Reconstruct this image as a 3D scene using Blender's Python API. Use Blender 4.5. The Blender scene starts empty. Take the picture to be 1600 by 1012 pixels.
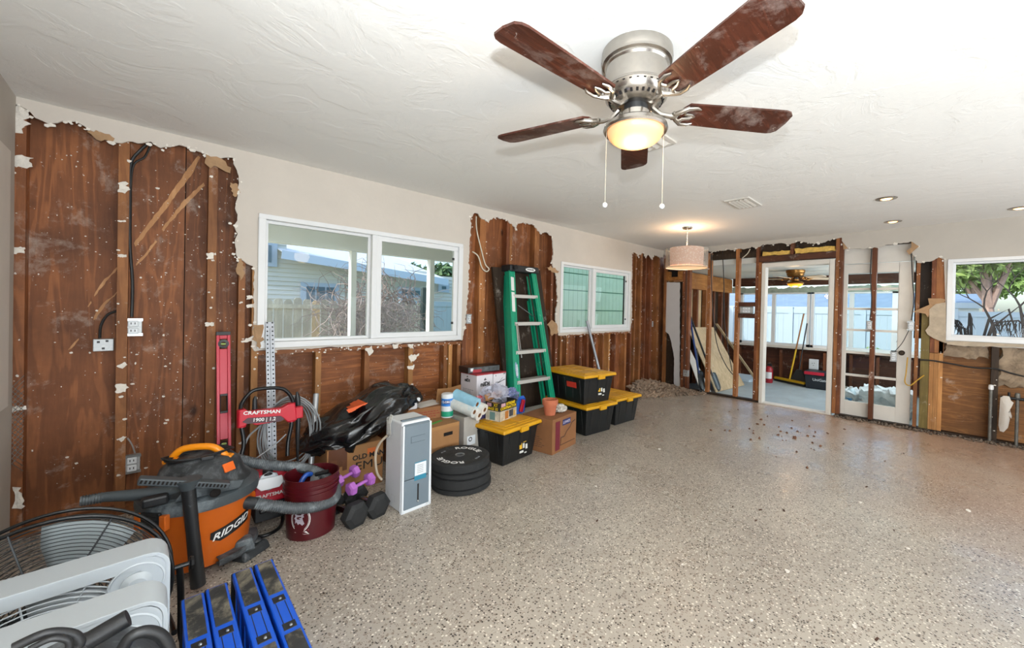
import bpy, bmesh, math, random
from math import sin, cos, pi, radians, atan2, sqrt
from mathutils import Vector, Matrix, noise
from mathutils.geometry import tessellate_polygon
random.seed(7)
SC = bpy.context.scene
COL = SC.collection

# ------------------------------------------------------------------ camera
CX, CY, CZ = 0.0, -3.6265, 1.3481
YAW, PITCH, ROLL, FPX, SX, SY = 0.7791, -0.0082, 0.0224, 616.5503, 67.3774, -18.3225
FW = Vector((cos(YAW)*cos(PITCH), sin(YAW)*cos(PITCH), sin(PITCH)))
_r = Vector((sin(YAW), -cos(YAW), 0)); _u = _r.cross(FW)
RT = _r*cos(ROLL)+_u*sin(ROLL); UP = -_r*sin(ROLL)+_u*cos(ROLL)
CP = Vector((CX, CY, CZ))
cd = bpy.data.cameras.new('camera'); cam = bpy.data.objects.new('camera', cd); COL.objects.link(cam)
cd.sensor_width = 36; cd.lens = FPX*36/1600; cd.shift_x = -SX/1600; cd.shift_y = SY/1600
cd.clip_start = 0.05; cd.clip_end = 300
mw = Matrix.Identity(4)
for i in range(3):
    mw[i][0] = RT[i]; mw[i][1] = UP[i]; mw[i][2] = -FW[i]; mw[i][3] = CP[i]
cam.matrix_world = mw
SC.camera = cam

# ------------------------------------------------------------------ world, sun, lights, exposure
SC.view_settings.view_transform = 'Standard'; SC.view_settings.look = 'None'
SC.view_settings.gamma = 1.0; SC.view_settings.use_curve_mapping = False
SC.view_settings.exposure = -0.12
SC.cycles.use_denoising = True
SC.cycles.max_bounces = 10; SC.cycles.diffuse_bounces = 5; SC.cycles.transparent_max_bounces = 16
SC.cycles.sample_clamp_indirect = 6; SC.cycles.caustics_reflective = False; SC.cycles.caustics_refractive = False
W = bpy.data.worlds.new('World'); SC.world = W; W.use_nodes = True
nt = W.node_tree; bg = nt.nodes['Background']
sky = nt.nodes.new('ShaderNodeTexSky'); sky.sky_type = 'NISHITA'; sky.sun_disc = False
sky.sun_elevation = radians(48); sky.sun_rotation = radians(290); sky.altitude = 0; sky.air_density = 1.0; sky.dust_density = 2.5; sky.ozone_density = 1.5
nt.links.new(sky.outputs[0], bg.inputs[0]); bg.inputs[1].default_value = 0.46

def lamp(name, kind, loc, power, col=(1, 1, 1), size=0.1, rot=None, size_y=None, angle=None):
    l = bpy.data.lights.new(name, kind); l.energy = power; l.color = col
    if kind == 'AREA':
        l.size = size
        if size_y: l.shape = 'RECTANGLE'; l.size_y = size_y
    elif kind == 'SUN': l.angle = angle or 0.01
    else: l.shadow_soft_size = size
    o = bpy.data.objects.new(name, l); COL.objects.link(o); o.location = loc
    if rot: o.rotation_euler = rot
    return o
def aim(o, target):
    o.rotation_euler = (Vector(target)-o.location).to_track_quat('-Z', 'Y').to_euler()
sun = lamp('sun', 'SUN', (0, 0, 20), 3.0, (1, .95, .88), angle=0.012); aim(sun, (9.0, 9.5, 4.0))
sun.rotation_euler = Vector((0.74, -0.28, -0.60)).to_track_quat('-Z', 'Y').to_euler()
fill_right = lamp('right_fill_light', 'AREA', (2.4, -6.35, 1.05), 195, (0.86, 0.94, 1.0), 5.4, size_y=1.5); aim(fill_right, (2.6, -1.4, 3.2))  # added fill lamp before a plain wall, tilted up to brighten the ceiling
fill_side = lamp('side_fill_light', 'AREA', (-0.50, -4.9, 1.1), 115, (0.84, 0.93, 1.0), 2.4, size_y=1.4); aim(fill_side, (4, -2.6, 2.9))  # second added fill, no opening behind it; lifts the ceiling near the camera
flash = lamp('camera_flash', 'POINT', (0.02, -3.66, 1.62), 62, (0.96, 0.98, 1.0), 0.05)
bounce = lamp('flash_ceiling_fill', 'SPOT', (0.02, -3.66, 1.60), 165, (0.86, 0.94, 1.0), 0.02); bounce.data.spot_size = radians(150); bounce.data.spot_blend = 1.0; aim(bounce, (1.6, -2.2, 4.6))  # extra spot at the flash, added to brighten the ceiling and cast fan shadows
fill_sunroom = lamp('sunroom_fill_light', 'AREA', (8.0, -3.42, 1.4), 50, (0.85, 0.94, 1.0), 2.0, size_y=1.2); aim(fill_sunroom, (8.0, 0, 0.9))  # unseen fill lamp added against the closed side wall to brighten the sunroom

# ------------------------------------------------------------------ picture to place: a pixel carried on to a plane of the room
def _ray(px, py): return FW + RT*((px-800-SX)/FPX) - UP*((py-506-SY)/FPX)
def pY(px, py, y=0.0): d = _ray(px, py); return CP + d*((y-CP.y)/d.y)
def pX(px, py, x): d = _ray(px, py); return CP + d*((x-CP.x)/d.x)
def pZ(px, py, z=0.0): d = _ray(px, py); return CP + d*((z-CP.z)/d.z)

# ------------------------------------------------------------------ mesh builder
class MB:
    def __init__(s): s.v = []; s.f = []; s.m = []; s.M = Matrix.Identity(4)
    def add(s, vs, fs, mi=0):
        n = len(s.v); s.v += [s.M @ Vector(v) for v in vs]
        for f in fs: s.f.append([i+n for i in f]); s.m.append(mi)
        return s
    def box(s, x0, x1, y0, y1, z0, z1, mi=0):
        return s.add([(x0,y0,z0),(x1,y0,z0),(x1,y1,z0),(x0,y1,z0),(x0,y0,z1),(x1,y0,z1),(x1,y1,z1),(x0,y1,z1)],
                     [(0,3,2,1),(4,5,6,7),(0,1,5,4),(1,2,6,5),(2,3,7,6),(3,0,4,7)], mi)
    def frustum(s, bx, by, z0, tx, ty, z1, cx=0, cy=0, mi=0):
        v = [(cx+a*bx/2, cy+b*by/2, z0) for a, b in ((-1,-1),(1,-1),(1,1),(-1,1))]+[(cx+a*tx/2, cy+b*ty/2, z1) for a, b in ((-1,-1),(1,-1),(1,1),(-1,1))]
        return s.add(v, [(0,3,2,1),(4,5,6,7),(0,1,5,4),(1,2,6,5),(2,3,7,6),(3,0,4,7)], mi)
    def bar(s, p0, p1, w, h, up=(0,0,1), mi=0):
        p0 = Vector(p0); p1 = Vector(p1); d = (p1-p0); L = d.length; d.normalize(); up = Vector(up)
        if abs(d.dot(up)) > .98: up = Vector((0,1,0))
        x = d.cross(up).normalized(); z = x.cross(d)
        v = []
        for p in (p0, p1):
            for a, b in ((-1,-1),(1,-1),(1,1),(-1,1)): v.append(p+x*(a*w/2)+z*(b*h/2))
        return s.add(v, [(0,1,2,3),(7,6,5,4),(0,4,5,1),(1,5,6,2),(2,6,7,3),(3,7,4,0)], mi)
    def tube(s, pts, r, n=8, mi=0, caps=True, closed=False):
        pts = [Vector(p) for p in pts]; N = len(pts); rr = r if isinstance(r, (list, tuple)) else [r]*N
        base = len(s.v); prev = None; vs = []
        for i, p in enumerate(pts):
            if closed: t = pts[(i+1) % N]-pts[i-1]
            else: t = pts[min(i+1, N-1)]-pts[max(i-1, 0)]
            t.normalize()
            if prev is None:
                a = Vector((0,0,1)) if abs(t.z) < .9 else Vector((1,0,0)); x = t.cross(a).normalized()
            else: x = (prev-t*prev.dot(t)).normalized()
            prev = x; y = t.cross(x)
            for k in range(n): vs.append(p+x*(rr[i]*cos(2*pi*k/n))+y*(rr[i]*sin(2*pi*k/n)))
        fs = []
        for i in range(N if closed else N-1):
            j = (i+1) % N
            for k in range(n): fs.append((i*n+k, i*n+(k+1) % n, j*n+(k+1) % n, j*n+k))
        if caps and not closed: fs.append(tuple(range(n))[::-1]); fs.append(tuple((N-1)*n+k for k in range(n)))
        return s.add(vs, fs, mi)
    def lathe(s, prof, n=24, mi=0, a0=0, a1=2*pi, c=(0,0,0), axis='z'):
        full = abs(a1-a0-2*pi) < 1e-6; vs = []; m = n if full else n+1
        for (r, z) in prof:
            for k in range(m):
                a = a0+(a1-a0)*k/n; q = (r*cos(a), r*sin(a), z)
                if axis == 'y': q = (q[0], q[2], q[1])
                if axis == 'x': q = (q[2], q[0], q[1])
                vs.append((q[0]+c[0], q[1]+c[1], q[2]+c[2]))
        fs = []
        for i in range(len(prof)-1):
            for k in range(n):
                k2 = (k+1) % m if full else k+1
                q = (i*m+k, i*m+k2, (i+1)*m+k2, (i+1)*m+k)
                fs.append(q if axis != 'y' else q[::-1])
        return s.add(vs, fs, mi)
    def prism(s, poly, h0, h1, plane='xz', mi=0, side=None, holes=()):
        """polygon in a plane, extruded from h0 to h1 along the third axis; holes are further loops"""
        loops = [list(poly)]+[list(h) for h in holes]
        flat = [p for l in loops for p in l]
        tris = tessellate_polygon([[Vector((p[0], p[1], 0)) for p in l] for l in loops])
        def P(p, h):
            return (p[0], h, p[1]) if plane == 'xz' else ((h, p[0], p[1]) if plane == 'yz' else (p[0], p[1], h))
        n = len(flat); vs = [P(p, h0) for p in flat]+[P(p, h1) for p in flat]; fs = []; 
        base = len(s.v); s.add(vs, [], mi)
        for t in tris:
            s.f.append([base+i for i in t]); s.m.append(mi); s.f.append([base+n+i for i in t[::-1]]); s.m.append(mi)
        o = 0
        for l in loops:
            k = len(l)
            for i in range(k):
                j = (i+1) % k; s.f.append([base+o+i, base+o+j, base+n+o+j, base+n+o+i]); s.m.append(mi if side is None else side)
            o += k
        return s
    def sphere(s, c, r, n=12, mi=0, sc=(1,1,1)):
        prof = [(r*sin(pi*i/(n//2)), -r*cos(pi*i/(n//2))) for i in range(n//2+1)]
        M0 = s.M; s.M = M0 @ Matrix.Translation(c) @ Matrix.Diagonal((*sc, 1)); s.lathe(prof, n, mi); s.M = M0
        return s

def setp(o, label=None, cat=None, group=None, kind=None):
    if label: o['label'] = label
    if cat: o['category'] = cat
    if group: o['group'] = group
    if kind: o['kind'] = kind
    return o
def build(name, mb, mat, parent=None, smooth=False, bevel=0, world=True, label=None, cat=None, group=None, kind=None, seg=2):
    """links the shape as one mesh object; its coordinates are world ones unless world=False"""
    me = bpy.data.meshes.new(name)
    vs = mb.v
    if parent is not None and world:
        inv = parent_matrix(parent).inverted(); vs = [inv @ v for v in vs]
    me.from_pydata([tuple(v) for v in vs], [], mb.f)
    mats = mat if isinstance(mat, (list, tuple)) else [mat]
    for m in mats: me.materials.append(m)
    if len(mats) > 1: me.polygons.foreach_set('material_index', mb.m)
    bm = bmesh.new(); bm.from_mesh(me); bmesh.ops.remove_doubles(bm, verts=bm.verts, dist=1e-5); bmesh.ops.recalc_face_normals(bm, faces=bm.faces); bm.to_mesh(me); bm.free()
    if smooth:
        me.polygons.foreach_set('use_smooth', [True]*len(me.polygons))
        me.set_sharp_from_angle(angle=radians(smooth if smooth is not True else 40))
    o = bpy.data.objects.new(name, me); COL.objects.link(o)
    if parent is not None: o.parent = parent
    if bevel:
        b = o.modifiers.new('bevel', 'BEVEL'); b.width = bevel; b.segments = seg; b.limit_method = 'ANGLE'; b.angle_limit = radians(35)
        if hasattr(b, 'harden_normals'): pass
    return setp(o, label, cat, group, kind)
def parent_matrix(o):
    M = o.matrix_basis.copy()
    while o.parent: o = o.parent; M = o.matrix_basis @ M
    return M
def thing(name, label, cat, loc=(0,0,0), rz=0, group=None):
    o = bpy.data.objects.new(name, None); COL.objects.link(o); o.location = loc; o.rotation_euler = (0,0,rz); o.empty_display_size = .05
    return setp(o, label, cat, group)
def dup(root, loc=None, rz=None, label=None, group=None):
    r = root.copy(); COL.objects.link(r)
    if loc is not None: r.location = loc
    if rz is not None: r.rotation_euler = (0,0,rz)
    if label: r['label'] = label
    if group: r['group'] = group
    for ch in list(root.children):
        c = ch.copy(); COL.objects.link(c); c.parent = r
        for g in ch.children:
            d = g.copy(); COL.objects.link(d); d.parent = c
    return r
_font = None
def text(name, body, size, mat, parent, M, align='CENTER', depth=.0006, bold=0.0, shear=0, spacing=1.0, sx=1.0, bend=None, world=False):
    """flat lettering as a thin mesh; M places its own x-y plane (in the parent's frame)"""
    cu = bpy.data.curves.new(name, 'FONT'); cu.body = body; cu.size = size; cu.align_x = align; cu.align_y = 'CENTER'; cu.shear = shear
    cu.extrude = depth; cu.offset = bold*size; cu.space_character = spacing; cu.resolution_u = 2
    ob = bpy.data.objects.new(name, cu); me = bpy.data.meshes.new_from_object(ob); bpy.data.objects.remove(ob); bpy.data.curves.remove(cu)
    for v in me.vertices:
        p = Vector((v.co.x*sx, v.co.y, v.co.z))
        if bend: p = Vector(bend(p))
        v.co = M @ p
    me.materials.clear(); me.materials.append(mat)
    if world and parent is not None: me.transform(parent_matrix(parent).inverted())
    o = bpy.data.objects.new(name, me); COL.objects.link(o); o.parent = parent
    return o
def frame(o, xd, yd):
    """matrix with origin o and x, y directions"""
    x = Vector(xd).normalized(); y = Vector(yd); y = (y-x*y.dot(x)).normalized(); z = x.cross(y)
    M = Matrix.Identity(4)
    for i in range(3): M[i][0] = x[i]; M[i][1] = y[i]; M[i][2] = z[i]; M[i][3] = o[i]
    return M

# ------------------------------------------------------------------ materials
def newmat(name):
    m = bpy.data.materials.new(name); m.use_nodes = True; return m, m.node_tree, m.node_tree.nodes['Principled BSDF']
def rgb(h):
    c = [int(h[i:i+2], 16)/255 for i in (0, 2, 4)]
    return tuple((x/12.92 if x <= .04045 else ((x+.055)/1.055)**2.4) for x in c)
def mixc(nt, fac, a, b):
    n = nt.nodes.new('ShaderNodeMix'); n.data_type = 'RGBA'
    for sock, v in ((n.inputs[0], fac), (n.inputs[6], a), (n.inputs[7], b)):
        if hasattr(v, 'is_linked') or hasattr(v, 'links'): nt.links.new(v, sock)
        elif isinstance(v, (int, float)): sock.default_value = v
        else: sock.default_value = (*v[:3], 1)
    return n.outputs[2]
def coords(nt, scale=(1,1,1), rot=(0,0,0), space='Object', loc=(0,0,0)):
    tc = nt.nodes.new('ShaderNodeTexCoord'); mp = nt.nodes.new('ShaderNodeMapping')
    nt.links.new(tc.outputs[space], mp.inputs[0]); mp.inputs['Scale'].default_value = scale; mp.inputs['Rotation'].default_value = rot; mp.inputs['Location'].default_value = loc
    return mp.outputs[0]
def noise_tex(nt, vec, scale, detail=4, rough=.6, dist=0):
    n = nt.nodes.new('ShaderNodeTexNoise'); nt.links.new(vec, n.inputs['Vector']); n.inputs['Scale'].default_value = scale
    n.inputs['Detail'].default_value = detail; n.inputs['Roughness'].default_value = rough; n.inputs['Distortion'].default_value = dist
    return n.outputs['Fac']
def ramp(nt, fac, stops):
    n = nt.nodes.new('ShaderNodeValToRGB'); nt.links.new(fac, n.inputs[0]); e = n.color_ramp.elements
    while len(e) < len(stops): e.new(.5)
    for i, (p, c) in enumerate(stops):
        e[i].position = p; e[i].color = (*c, 1) if isinstance(c, (tuple, list)) else (c, c, c, 1)
    return n.outputs[0]
def bump(nt, b, h, strength=.3, dist=.01):
    n = nt.nodes.new('ShaderNodeBump'); n.inputs['Strength'].default_value = strength; n.inputs['Distance'].default_value = dist
    nt.links.new(h, n.inputs['Height']); nt.links.new(n.outputs[0], b.inputs['Normal'])
def M_(name, col, rough=.6, metal=0, var=0.0, vscale=6, bmp=0, bscale=40, dirt=None, dirt_amt=.5, dscale=9, spec=.5, coat=0, emis=None, estr=0, alpha=1, trans=0, space='Object'):
    m, nt, b = newmat(name)
    if isinstance(col, str): col = rgb(col)
    out = None; v = coords(nt, space=space)
    if var:
        f = noise_tex(nt, v, vscale, 5, .65)
        out = mixc(nt, ramp(nt, f, [(.3, 0.0), (.7, 1.0)]), tuple(c*(1-var) for c in col), tuple(min(1, c*(1+var)) for c in col))
    if dirt is not None:
        if isinstance(dirt, str): dirt = rgb(dirt)
        f = noise_tex(nt, v, dscale, 8, .72, .4)
        out = mixc(nt, ramp(nt, f, [(.62-.25*dirt_amt, 0.0), (.72, min(1, .4+dirt_amt*.6))]), out if out is not None else col, dirt)
    if out is not None: nt.links.new(out, b.inputs['Base Color'])
    else: b.inputs['Base Color'].default_value = (*col, 1)
    b.inputs['Roughness'].default_value = rough; b.inputs['Metallic'].default_value = metal
    b.inputs['Specular IOR Level'].default_value = spec; b.inputs['Coat Weight'].default_value = coat
    b.inputs['Alpha'].default_value = alpha; b.inputs['Transmission Weight'].default_value = trans
    if emis: b.inputs['Emission Color'].default_value = (*(rgb(emis) if isinstance(emis, str) else emis), 1); b.inputs['Emission Strength'].default_value = estr
    if bmp: bump(nt, b, noise_tex(nt, v, bscale, 6, .6), bmp, .01)
    return m
def wood(name, c_dark, c_light, grain='z', gs=1.0, dust=.0, rough=.62, knots=True, figure=1.0, wet=0, dust_col='cfc4b8'):
    """timber: stretched noise along the grain, growth rings, knots and plaster dust"""
    m, nt, b = newmat(name)
    if isinstance(c_dark, str): c_dark = rgb(c_dark)
    if isinstance(c_light, str): c_light = rgb(c_light)
    oi = nt.nodes.new('ShaderNodeObjectInfo')
    sc = {'z': (9, 9, .8), 'x': (.8, 9, 9), 'y': (9, .8, 9)}[grain]
    v0 = coords(nt, tuple(q*gs for q in sc))
    add = nt.nodes.new('ShaderNodeVectorMath'); add.operation = 'MULTIPLY_ADD'
    comb = nt.nodes.new('ShaderNodeCombineXYZ')
    for i in range(3): nt.links.new(oi.outputs['Random'], comb.inputs[i])
    nt.links.new(comb.outputs[0], add.inputs[0]); add.inputs[1].default_value = (37, 53, 71); nt.links.new(v0, add.inputs[2]); v = add.outputs[0]
    n1 = noise_tex(nt, v, 1.3, 3, .5, .6)
    wv = nt.nodes.new('ShaderNodeMath'); wv.operation = 'MULTIPLY'; nt.links.new(n1, wv.inputs[0]); wv.inputs[1].default_value = 22*figure
    sn = nt.nodes.new('ShaderNodeMath'); sn.operation = 'SINE'; nt.links.new(wv.outputs[0], sn.inputs[0])
    rings = ramp(nt, sn.outputs[0], [(0.0, .25), (.55, .7), (1.0, .95)])
    fine = noise_tex(nt, v, 9, 4, .7)
    mx = nt.nodes.new('ShaderNodeMix'); mx.data_type = 'FLOAT'; mx.inputs[0].default_value = .5
    nt.links.new(rings, mx.inputs[2]); nt.links.new(fine, mx.inputs[3])
    base = mixc(nt, mx.outputs[0], c_dark, c_light)
    vo = coords(nt, (1, 1, 1))
    blot = noise_tex(nt, vo, 2.3, 5, .6)
    base = mixc(nt, ramp(nt, blot, [(.32, .55), (.62, 0.0)]), base, tuple(c*.45 for c in c_dark))
    rnd = nt.nodes.new('ShaderNodeHueSaturation'); nt.links.new(base, rnd.inputs['Color'])
    mr = nt.nodes.new('ShaderNodeMapRange'); nt.links.new(oi.outputs['Random'], mr.inputs[0]); mr.inputs[3].default_value = .8; mr.inputs[4].default_value = 1.22
    nt.links.new(mr.outputs[0], rnd.inputs['Value']); base = rnd.outputs[0]
    if knots:
        vk = coords(nt, {'z': (3.2, 3.2, 1.9), 'x': (1.9, 3.2, 3.2), 'y': (3.2, 1.9, 3.2)}[grain])
        vor = nt.nodes.new('ShaderNodeTexVoronoi'); nt.links.new(vk, vor.inputs['Vector']); vor.inputs['Scale'].default_value = 1.0
        base = mixc(nt, ramp(nt, vor.outputs['Distance'], [(.03, .85), (.10, 0.0)]), base, tuple(c*.25 for c in c_dark))
    if dust:
        f = noise_tex(nt, vo, 5.5, 9, .74, .3)
        f2 = noise_tex(nt, vo, 30, 6, .75, 1.2)
        base = mixc(nt, ramp(nt, f, [(.60-.05*dust, 0.0), (.78, .55)]), base, rgb(dust_col))
        base = mixc(nt, ramp(nt, f2, [(.705-.03*dust, 0.0), (.74-.03*dust, .85)]), base, rgb(dust_col))
    nt.links.new(base, b.inputs['Base Color']); b.inputs['Roughness'].default_value = rough; b.inputs['Specular IOR Level'].default_value = .35
    bump(nt, b, mx.outputs[0], .25, .003)
    return m

plaster = M_('wall_paint', 'cac1b6', .75, var=.05, vscale=2, bmp=.12, bscale=25)
plaster_grey = M_('wall_paint_grey', 'b9b2a8', .75, var=.05, vscale=2, bmp=.12, bscale=25)
gypsum = M_('gypsum', 'e4ddd2', .9, var=.12, vscale=30, bmp=.5, bscale=60, dirt='7a5a40', dirt_amt=.25, dscale=14)
paper = M_('kraft_paper', 'a58462', .9, var=.15, vscale=12, bmp=.3)
def ceiling_mat():
    m, nt, b = newmat('ceiling_plaster'); v = coords(nt)
    b.inputs['Base Color'].default_value = (*rgb('ebeae6'), 1); b.inputs['Roughness'].default_value = .85
    a = noise_tex(nt, v, 3.2, 6, .62, .8); c = noise_tex(nt, v, 26, 4, .6, .5)
    r1 = ramp(nt, a, [(.45, 0.0), (.52, 1.0)])
    mx = nt.nodes.new('ShaderNodeMix'); mx.data_type = 'FLOAT'; mx.inputs[0].default_value = .45; nt.links.new(r1, mx.inputs[2]); nt.links.new(c, mx.inputs[3])
    bump(nt, b, mx.outputs[0], .28, .008)
    return m
def terrazzo():
    m, nt, b = newmat('terrazzo'); v = coords(nt)
    base = mixc(nt, ramp(nt, noise_tex(nt, v, 1.1, 5, .6), [(.3, 0.0), (.7, 1.0)]), rgb('9f958a'), rgb('b5ac9f'))
    for sc, lo, hi, c, amt in ((60, .46, .50, '85766a', .8), (85, .48, .52, '2c2520', .95), (75, .52, .56, 'e2dacc', .9), (150, .55, .60, '5b4a3c', .8)):
        vr = nt.nodes.new('ShaderNodeTexVoronoi'); nt.links.new(v, vr.inputs['Vector']); vr.inputs['Scale'].default_value = sc
        sep = nt.nodes.new('ShaderNodeSeparateColor'); nt.links.new(vr.outputs['Color'], sep.inputs[0])
        pick = ramp(nt, sep.outputs[0], [(hi+.14, 0.0), (hi+.18, 1.0)])
        near = ramp(nt, vr.outputs['Distance'], [(.30, 1.0), (.42, 0.0)])
        mul = nt.nodes.new('ShaderNodeMath'); mul.operation = 'MULTIPLY'; nt.links.new(pick, mul.inputs[0]); nt.links.new(near, mul.inputs[1])
        mu2 = nt.nodes.new('ShaderNodeMath'); mu2.operation = 'MULTIPLY'; nt.links.new(mul.outputs[0], mu2.inputs[0]); mu2.inputs[1].default_value = amt
        base = mixc(nt, mu2.outputs[0], base, rgb(c))
    # patches blended into the colour: orange-brown towards the kitchen end, plaster dust in places
    st = nt.nodes.new('ShaderNodeSeparateXYZ'); nt.links.new(v, st.inputs[0])
    ad = nt.nodes.new('ShaderNodeMath'); ad.operation = 'SUBTRACT'; nt.links.new(st.outputs[0], ad.inputs[0]); nt.links.new(st.outputs[1], ad.inputs[1])
    a2 = nt.nodes.new('ShaderNodeMath'); a2.operation = 'MULTIPLY_ADD'; nt.links.new(noise_tex(nt, v, .9, 5, .6), a2.inputs[0]); a2.inputs[1].default_value = 3.2; nt.links.new(ad.outputs[0], a2.inputs[2])
    dv = nt.nodes.new('ShaderNodeMath'); dv.operation = 'DIVIDE'; nt.links.new(a2.outputs[0], dv.inputs[0]); dv.inputs[1].default_value = 14
    base = mixc(nt, ramp(nt, dv.outputs[0], [(.60, 0.0), (.80, .5)]), base, rgb('a97c60'))
    base = mixc(nt, ramp(nt, noise_tex(nt, v, 2.4, 8, .7, .6), [(.62, 0.0), (.75, .45)]), base, rgb('d8cfc2'))
    nt.links.new(base, b.inputs['Base Color'])
    rr = ramp(nt, noise_tex(nt, v, 1.7, 6, .65, .3), [(.35, .20), (.65, .42)]); nt.links.new(rr, b.inputs['Roughness'])
    b.inputs['Specular IOR Level'].default_value = .5
    bump(nt, b, noise_tex(nt, v, 9, 6, .6), .05, .004)
    return m
ceil_m = ceiling_mat(); terr = terrazzo()
ply = wood('sheathing_plywood', '5a3119', 'ac6c40', 'z', .9, dust=1.0, figure=1.6)
ply_h = wood('sheathing_plywood_level_grain', '5c3118', 'b06e3e', 'x', .95, dust=1.0, figure=1.5)
stud_m = wood('stud_timber', '7a4826', 'b57a48', 'z', 1.3, dust=.7, knots=True)
stud_r = wood('stud_timber_red', '5a301b', '955a36', 'z', 1.3, dust=.6)
stud_l = wood('stud_timber_fresh', 'a06a38', 'd09a60', 'z', 1.3, dust=.3)
stud_g = wood('stud_timber_treated', '6a5a2c', '8f7c45', 'z', 1.3, dust=.2)
stud_h = wood('plate_timber', '7a4826', 'b07040', 'x', 1.3, dust=.6)
stud_hy = wood('plate_timber_across', '3a1e12', '6d412a', 'y', 1.3, dust=.6)
hdr_y = wood('header_timber', '8c5526', 'c58a4a', 'x', 1.0, dust=.2)
ply_y = wood('plywood_orange', '5d3718', 'a87440', 'y', .8, dust=.3, figure=3.0)
ply_pale = wood('plywood_pale', 'b39a74', 'd9c4a0', 'z', .5, dust=.2, figure=2.2)
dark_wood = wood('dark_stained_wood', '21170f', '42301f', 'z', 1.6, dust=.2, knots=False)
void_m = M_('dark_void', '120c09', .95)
white_pvc = M_('white_vinyl', 'dfe0e0', .35, var=.02)
white_paint = M_('white_gloss_paint', 'd8d3ca', .45, var=.05, vscale=5)
wh = M_('white_plastic', 'dfe4e8', .4, var=.03, vscale=5, dirt='a8a8a4', dirt_amt=.05)
blk = M_('black_plastic', '1b1c1e', .45, var=.2, bmp=.1, bscale=120)
blk_dusty = M_('dusty_black_plastic', '26292c', .55, var=.2, dirt='8f9498', dirt_amt=.45, dscale=6)
blk_metal = M_('black_powder_coat', '151618', .3, metal=.3)
rubber = M_('black_rubber', '1e1f20', .75, var=.25, vscale=12, dirt='4a4b4c', dirt_amt=.2, bmp=.15, bscale=90)
steel = M_('galvanised_steel', 'a9adae', .35, metal=.9, var=.1, vscale=10)
nickel = M_('brushed_nickel', 'b9b3ab', .27, metal=1.0, var=.06, vscale=30)
alum = M_('aluminium', '9a9da2', .45, metal=.6, var=.08, vscale=14)
cable_m = M_('black_cable', '1c1b1a', .5)
wire_w = M_('white_cable', 'cfc6b2', .55)
card = M_('cardboard', '9a6f45', .85, var=.08, vscale=6, bmp=.08, bscale=60)
card2 = M_('cardboard_brown', '8a5d39', .85, var=.1, vscale=6, bmp=.08, bscale=60)
yel = M_('yellow_lid_plastic', 'd39a10', .45, var=.08, vscale=7, dirt='e0c070', dirt_amt=.1)
red = M_('red_plastic', 'c3203a', .4, var=.05)
def glass_mat(name='window_glass', tint=(1, 1, 1), haze=.0):
    m = bpy.data.materials.new(name); m.use_nodes = True; nt = m.node_tree; nt.nodes.clear()
    o = nt.nodes.new('ShaderNodeOutputMaterial'); t = nt.nodes.new('ShaderNodeBsdfTransparent'); t.inputs[0].default_value = (*tint, 1)
    g = nt.nodes.new('ShaderNodeBsdfGlossy'); g.inputs['Roughness'].default_value = .02; g.inputs[0].default_value = (.38, .38, .38, 1)
    fr = nt.nodes.new('ShaderNodeFresnel'); fr.inputs[0].default_value = 1.45
    mx = nt.nodes.new('ShaderNodeMixShader'); ge = nt.nodes.new('ShaderNodeNewGeometry'); iv = nt.nodes.new('ShaderNodeMath'); iv.operation = 'SUBTRACT'; iv.inputs[0].default_value = 1; nt.links.new(ge.outputs['Backfacing'], iv.inputs[1]); ml = nt.nodes.new('ShaderNodeMath'); ml.operation = 'MULTIPLY'; nt.links.new(iv.outputs[0], ml.inputs[0]); nt.links.new(fr.outputs[0], ml.inputs[1])
    nt.links.new(ml.outputs[0], mx.inputs[0]); nt.links.new(t.outputs[0], mx.inputs[1]); nt.links.new(g.outputs[0], mx.inputs[2])
    nt.links.new(mx.outputs[0], o.inputs[0]); return m
glass = glass_mat('window_glass', (.93, .97, .97))
film = glass_mat('clear_film', (.82, .84, .88))

# ================================================================== STRUCTURE
H = 2.44; XB = 6.4182; XF = -0.546; YR = -6.6
def jag(pts, amp, step=.03, seed=1, closed=False):
    """breaks a line into an irregular torn edge"""
    rnd = random.Random(seed); out = []; n = len(pts)
    for i in range(n-1):
        a = Vector((*pts[i], 0)); b = Vector((*pts[i+1], 0)); L = (b-a).length; k = max(1, int(L/step)); nrm = Vector((-(b-a).y, (b-a).x, 0)).normalized() if L > 1e-6 else Vector((0,0,0))
        for j in range(k):
            t = j/k; p = a.lerp(b, t)
            if j or i: p += nrm*rnd.uniform(-amp, amp)
            out.append((p.x, p.y))
    out.append(tuple(pts[-1])); return out

floor = build('floor', MB().box(XF-.1, XB+.02, YR-.1, .15, -.12, 0), terr, kind='structure')
ceiling = build('ceiling', MB().box(XF-.1, XB+.12, YR-.1, .12, H, H+.1), ceil_m, kind='structure')

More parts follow.
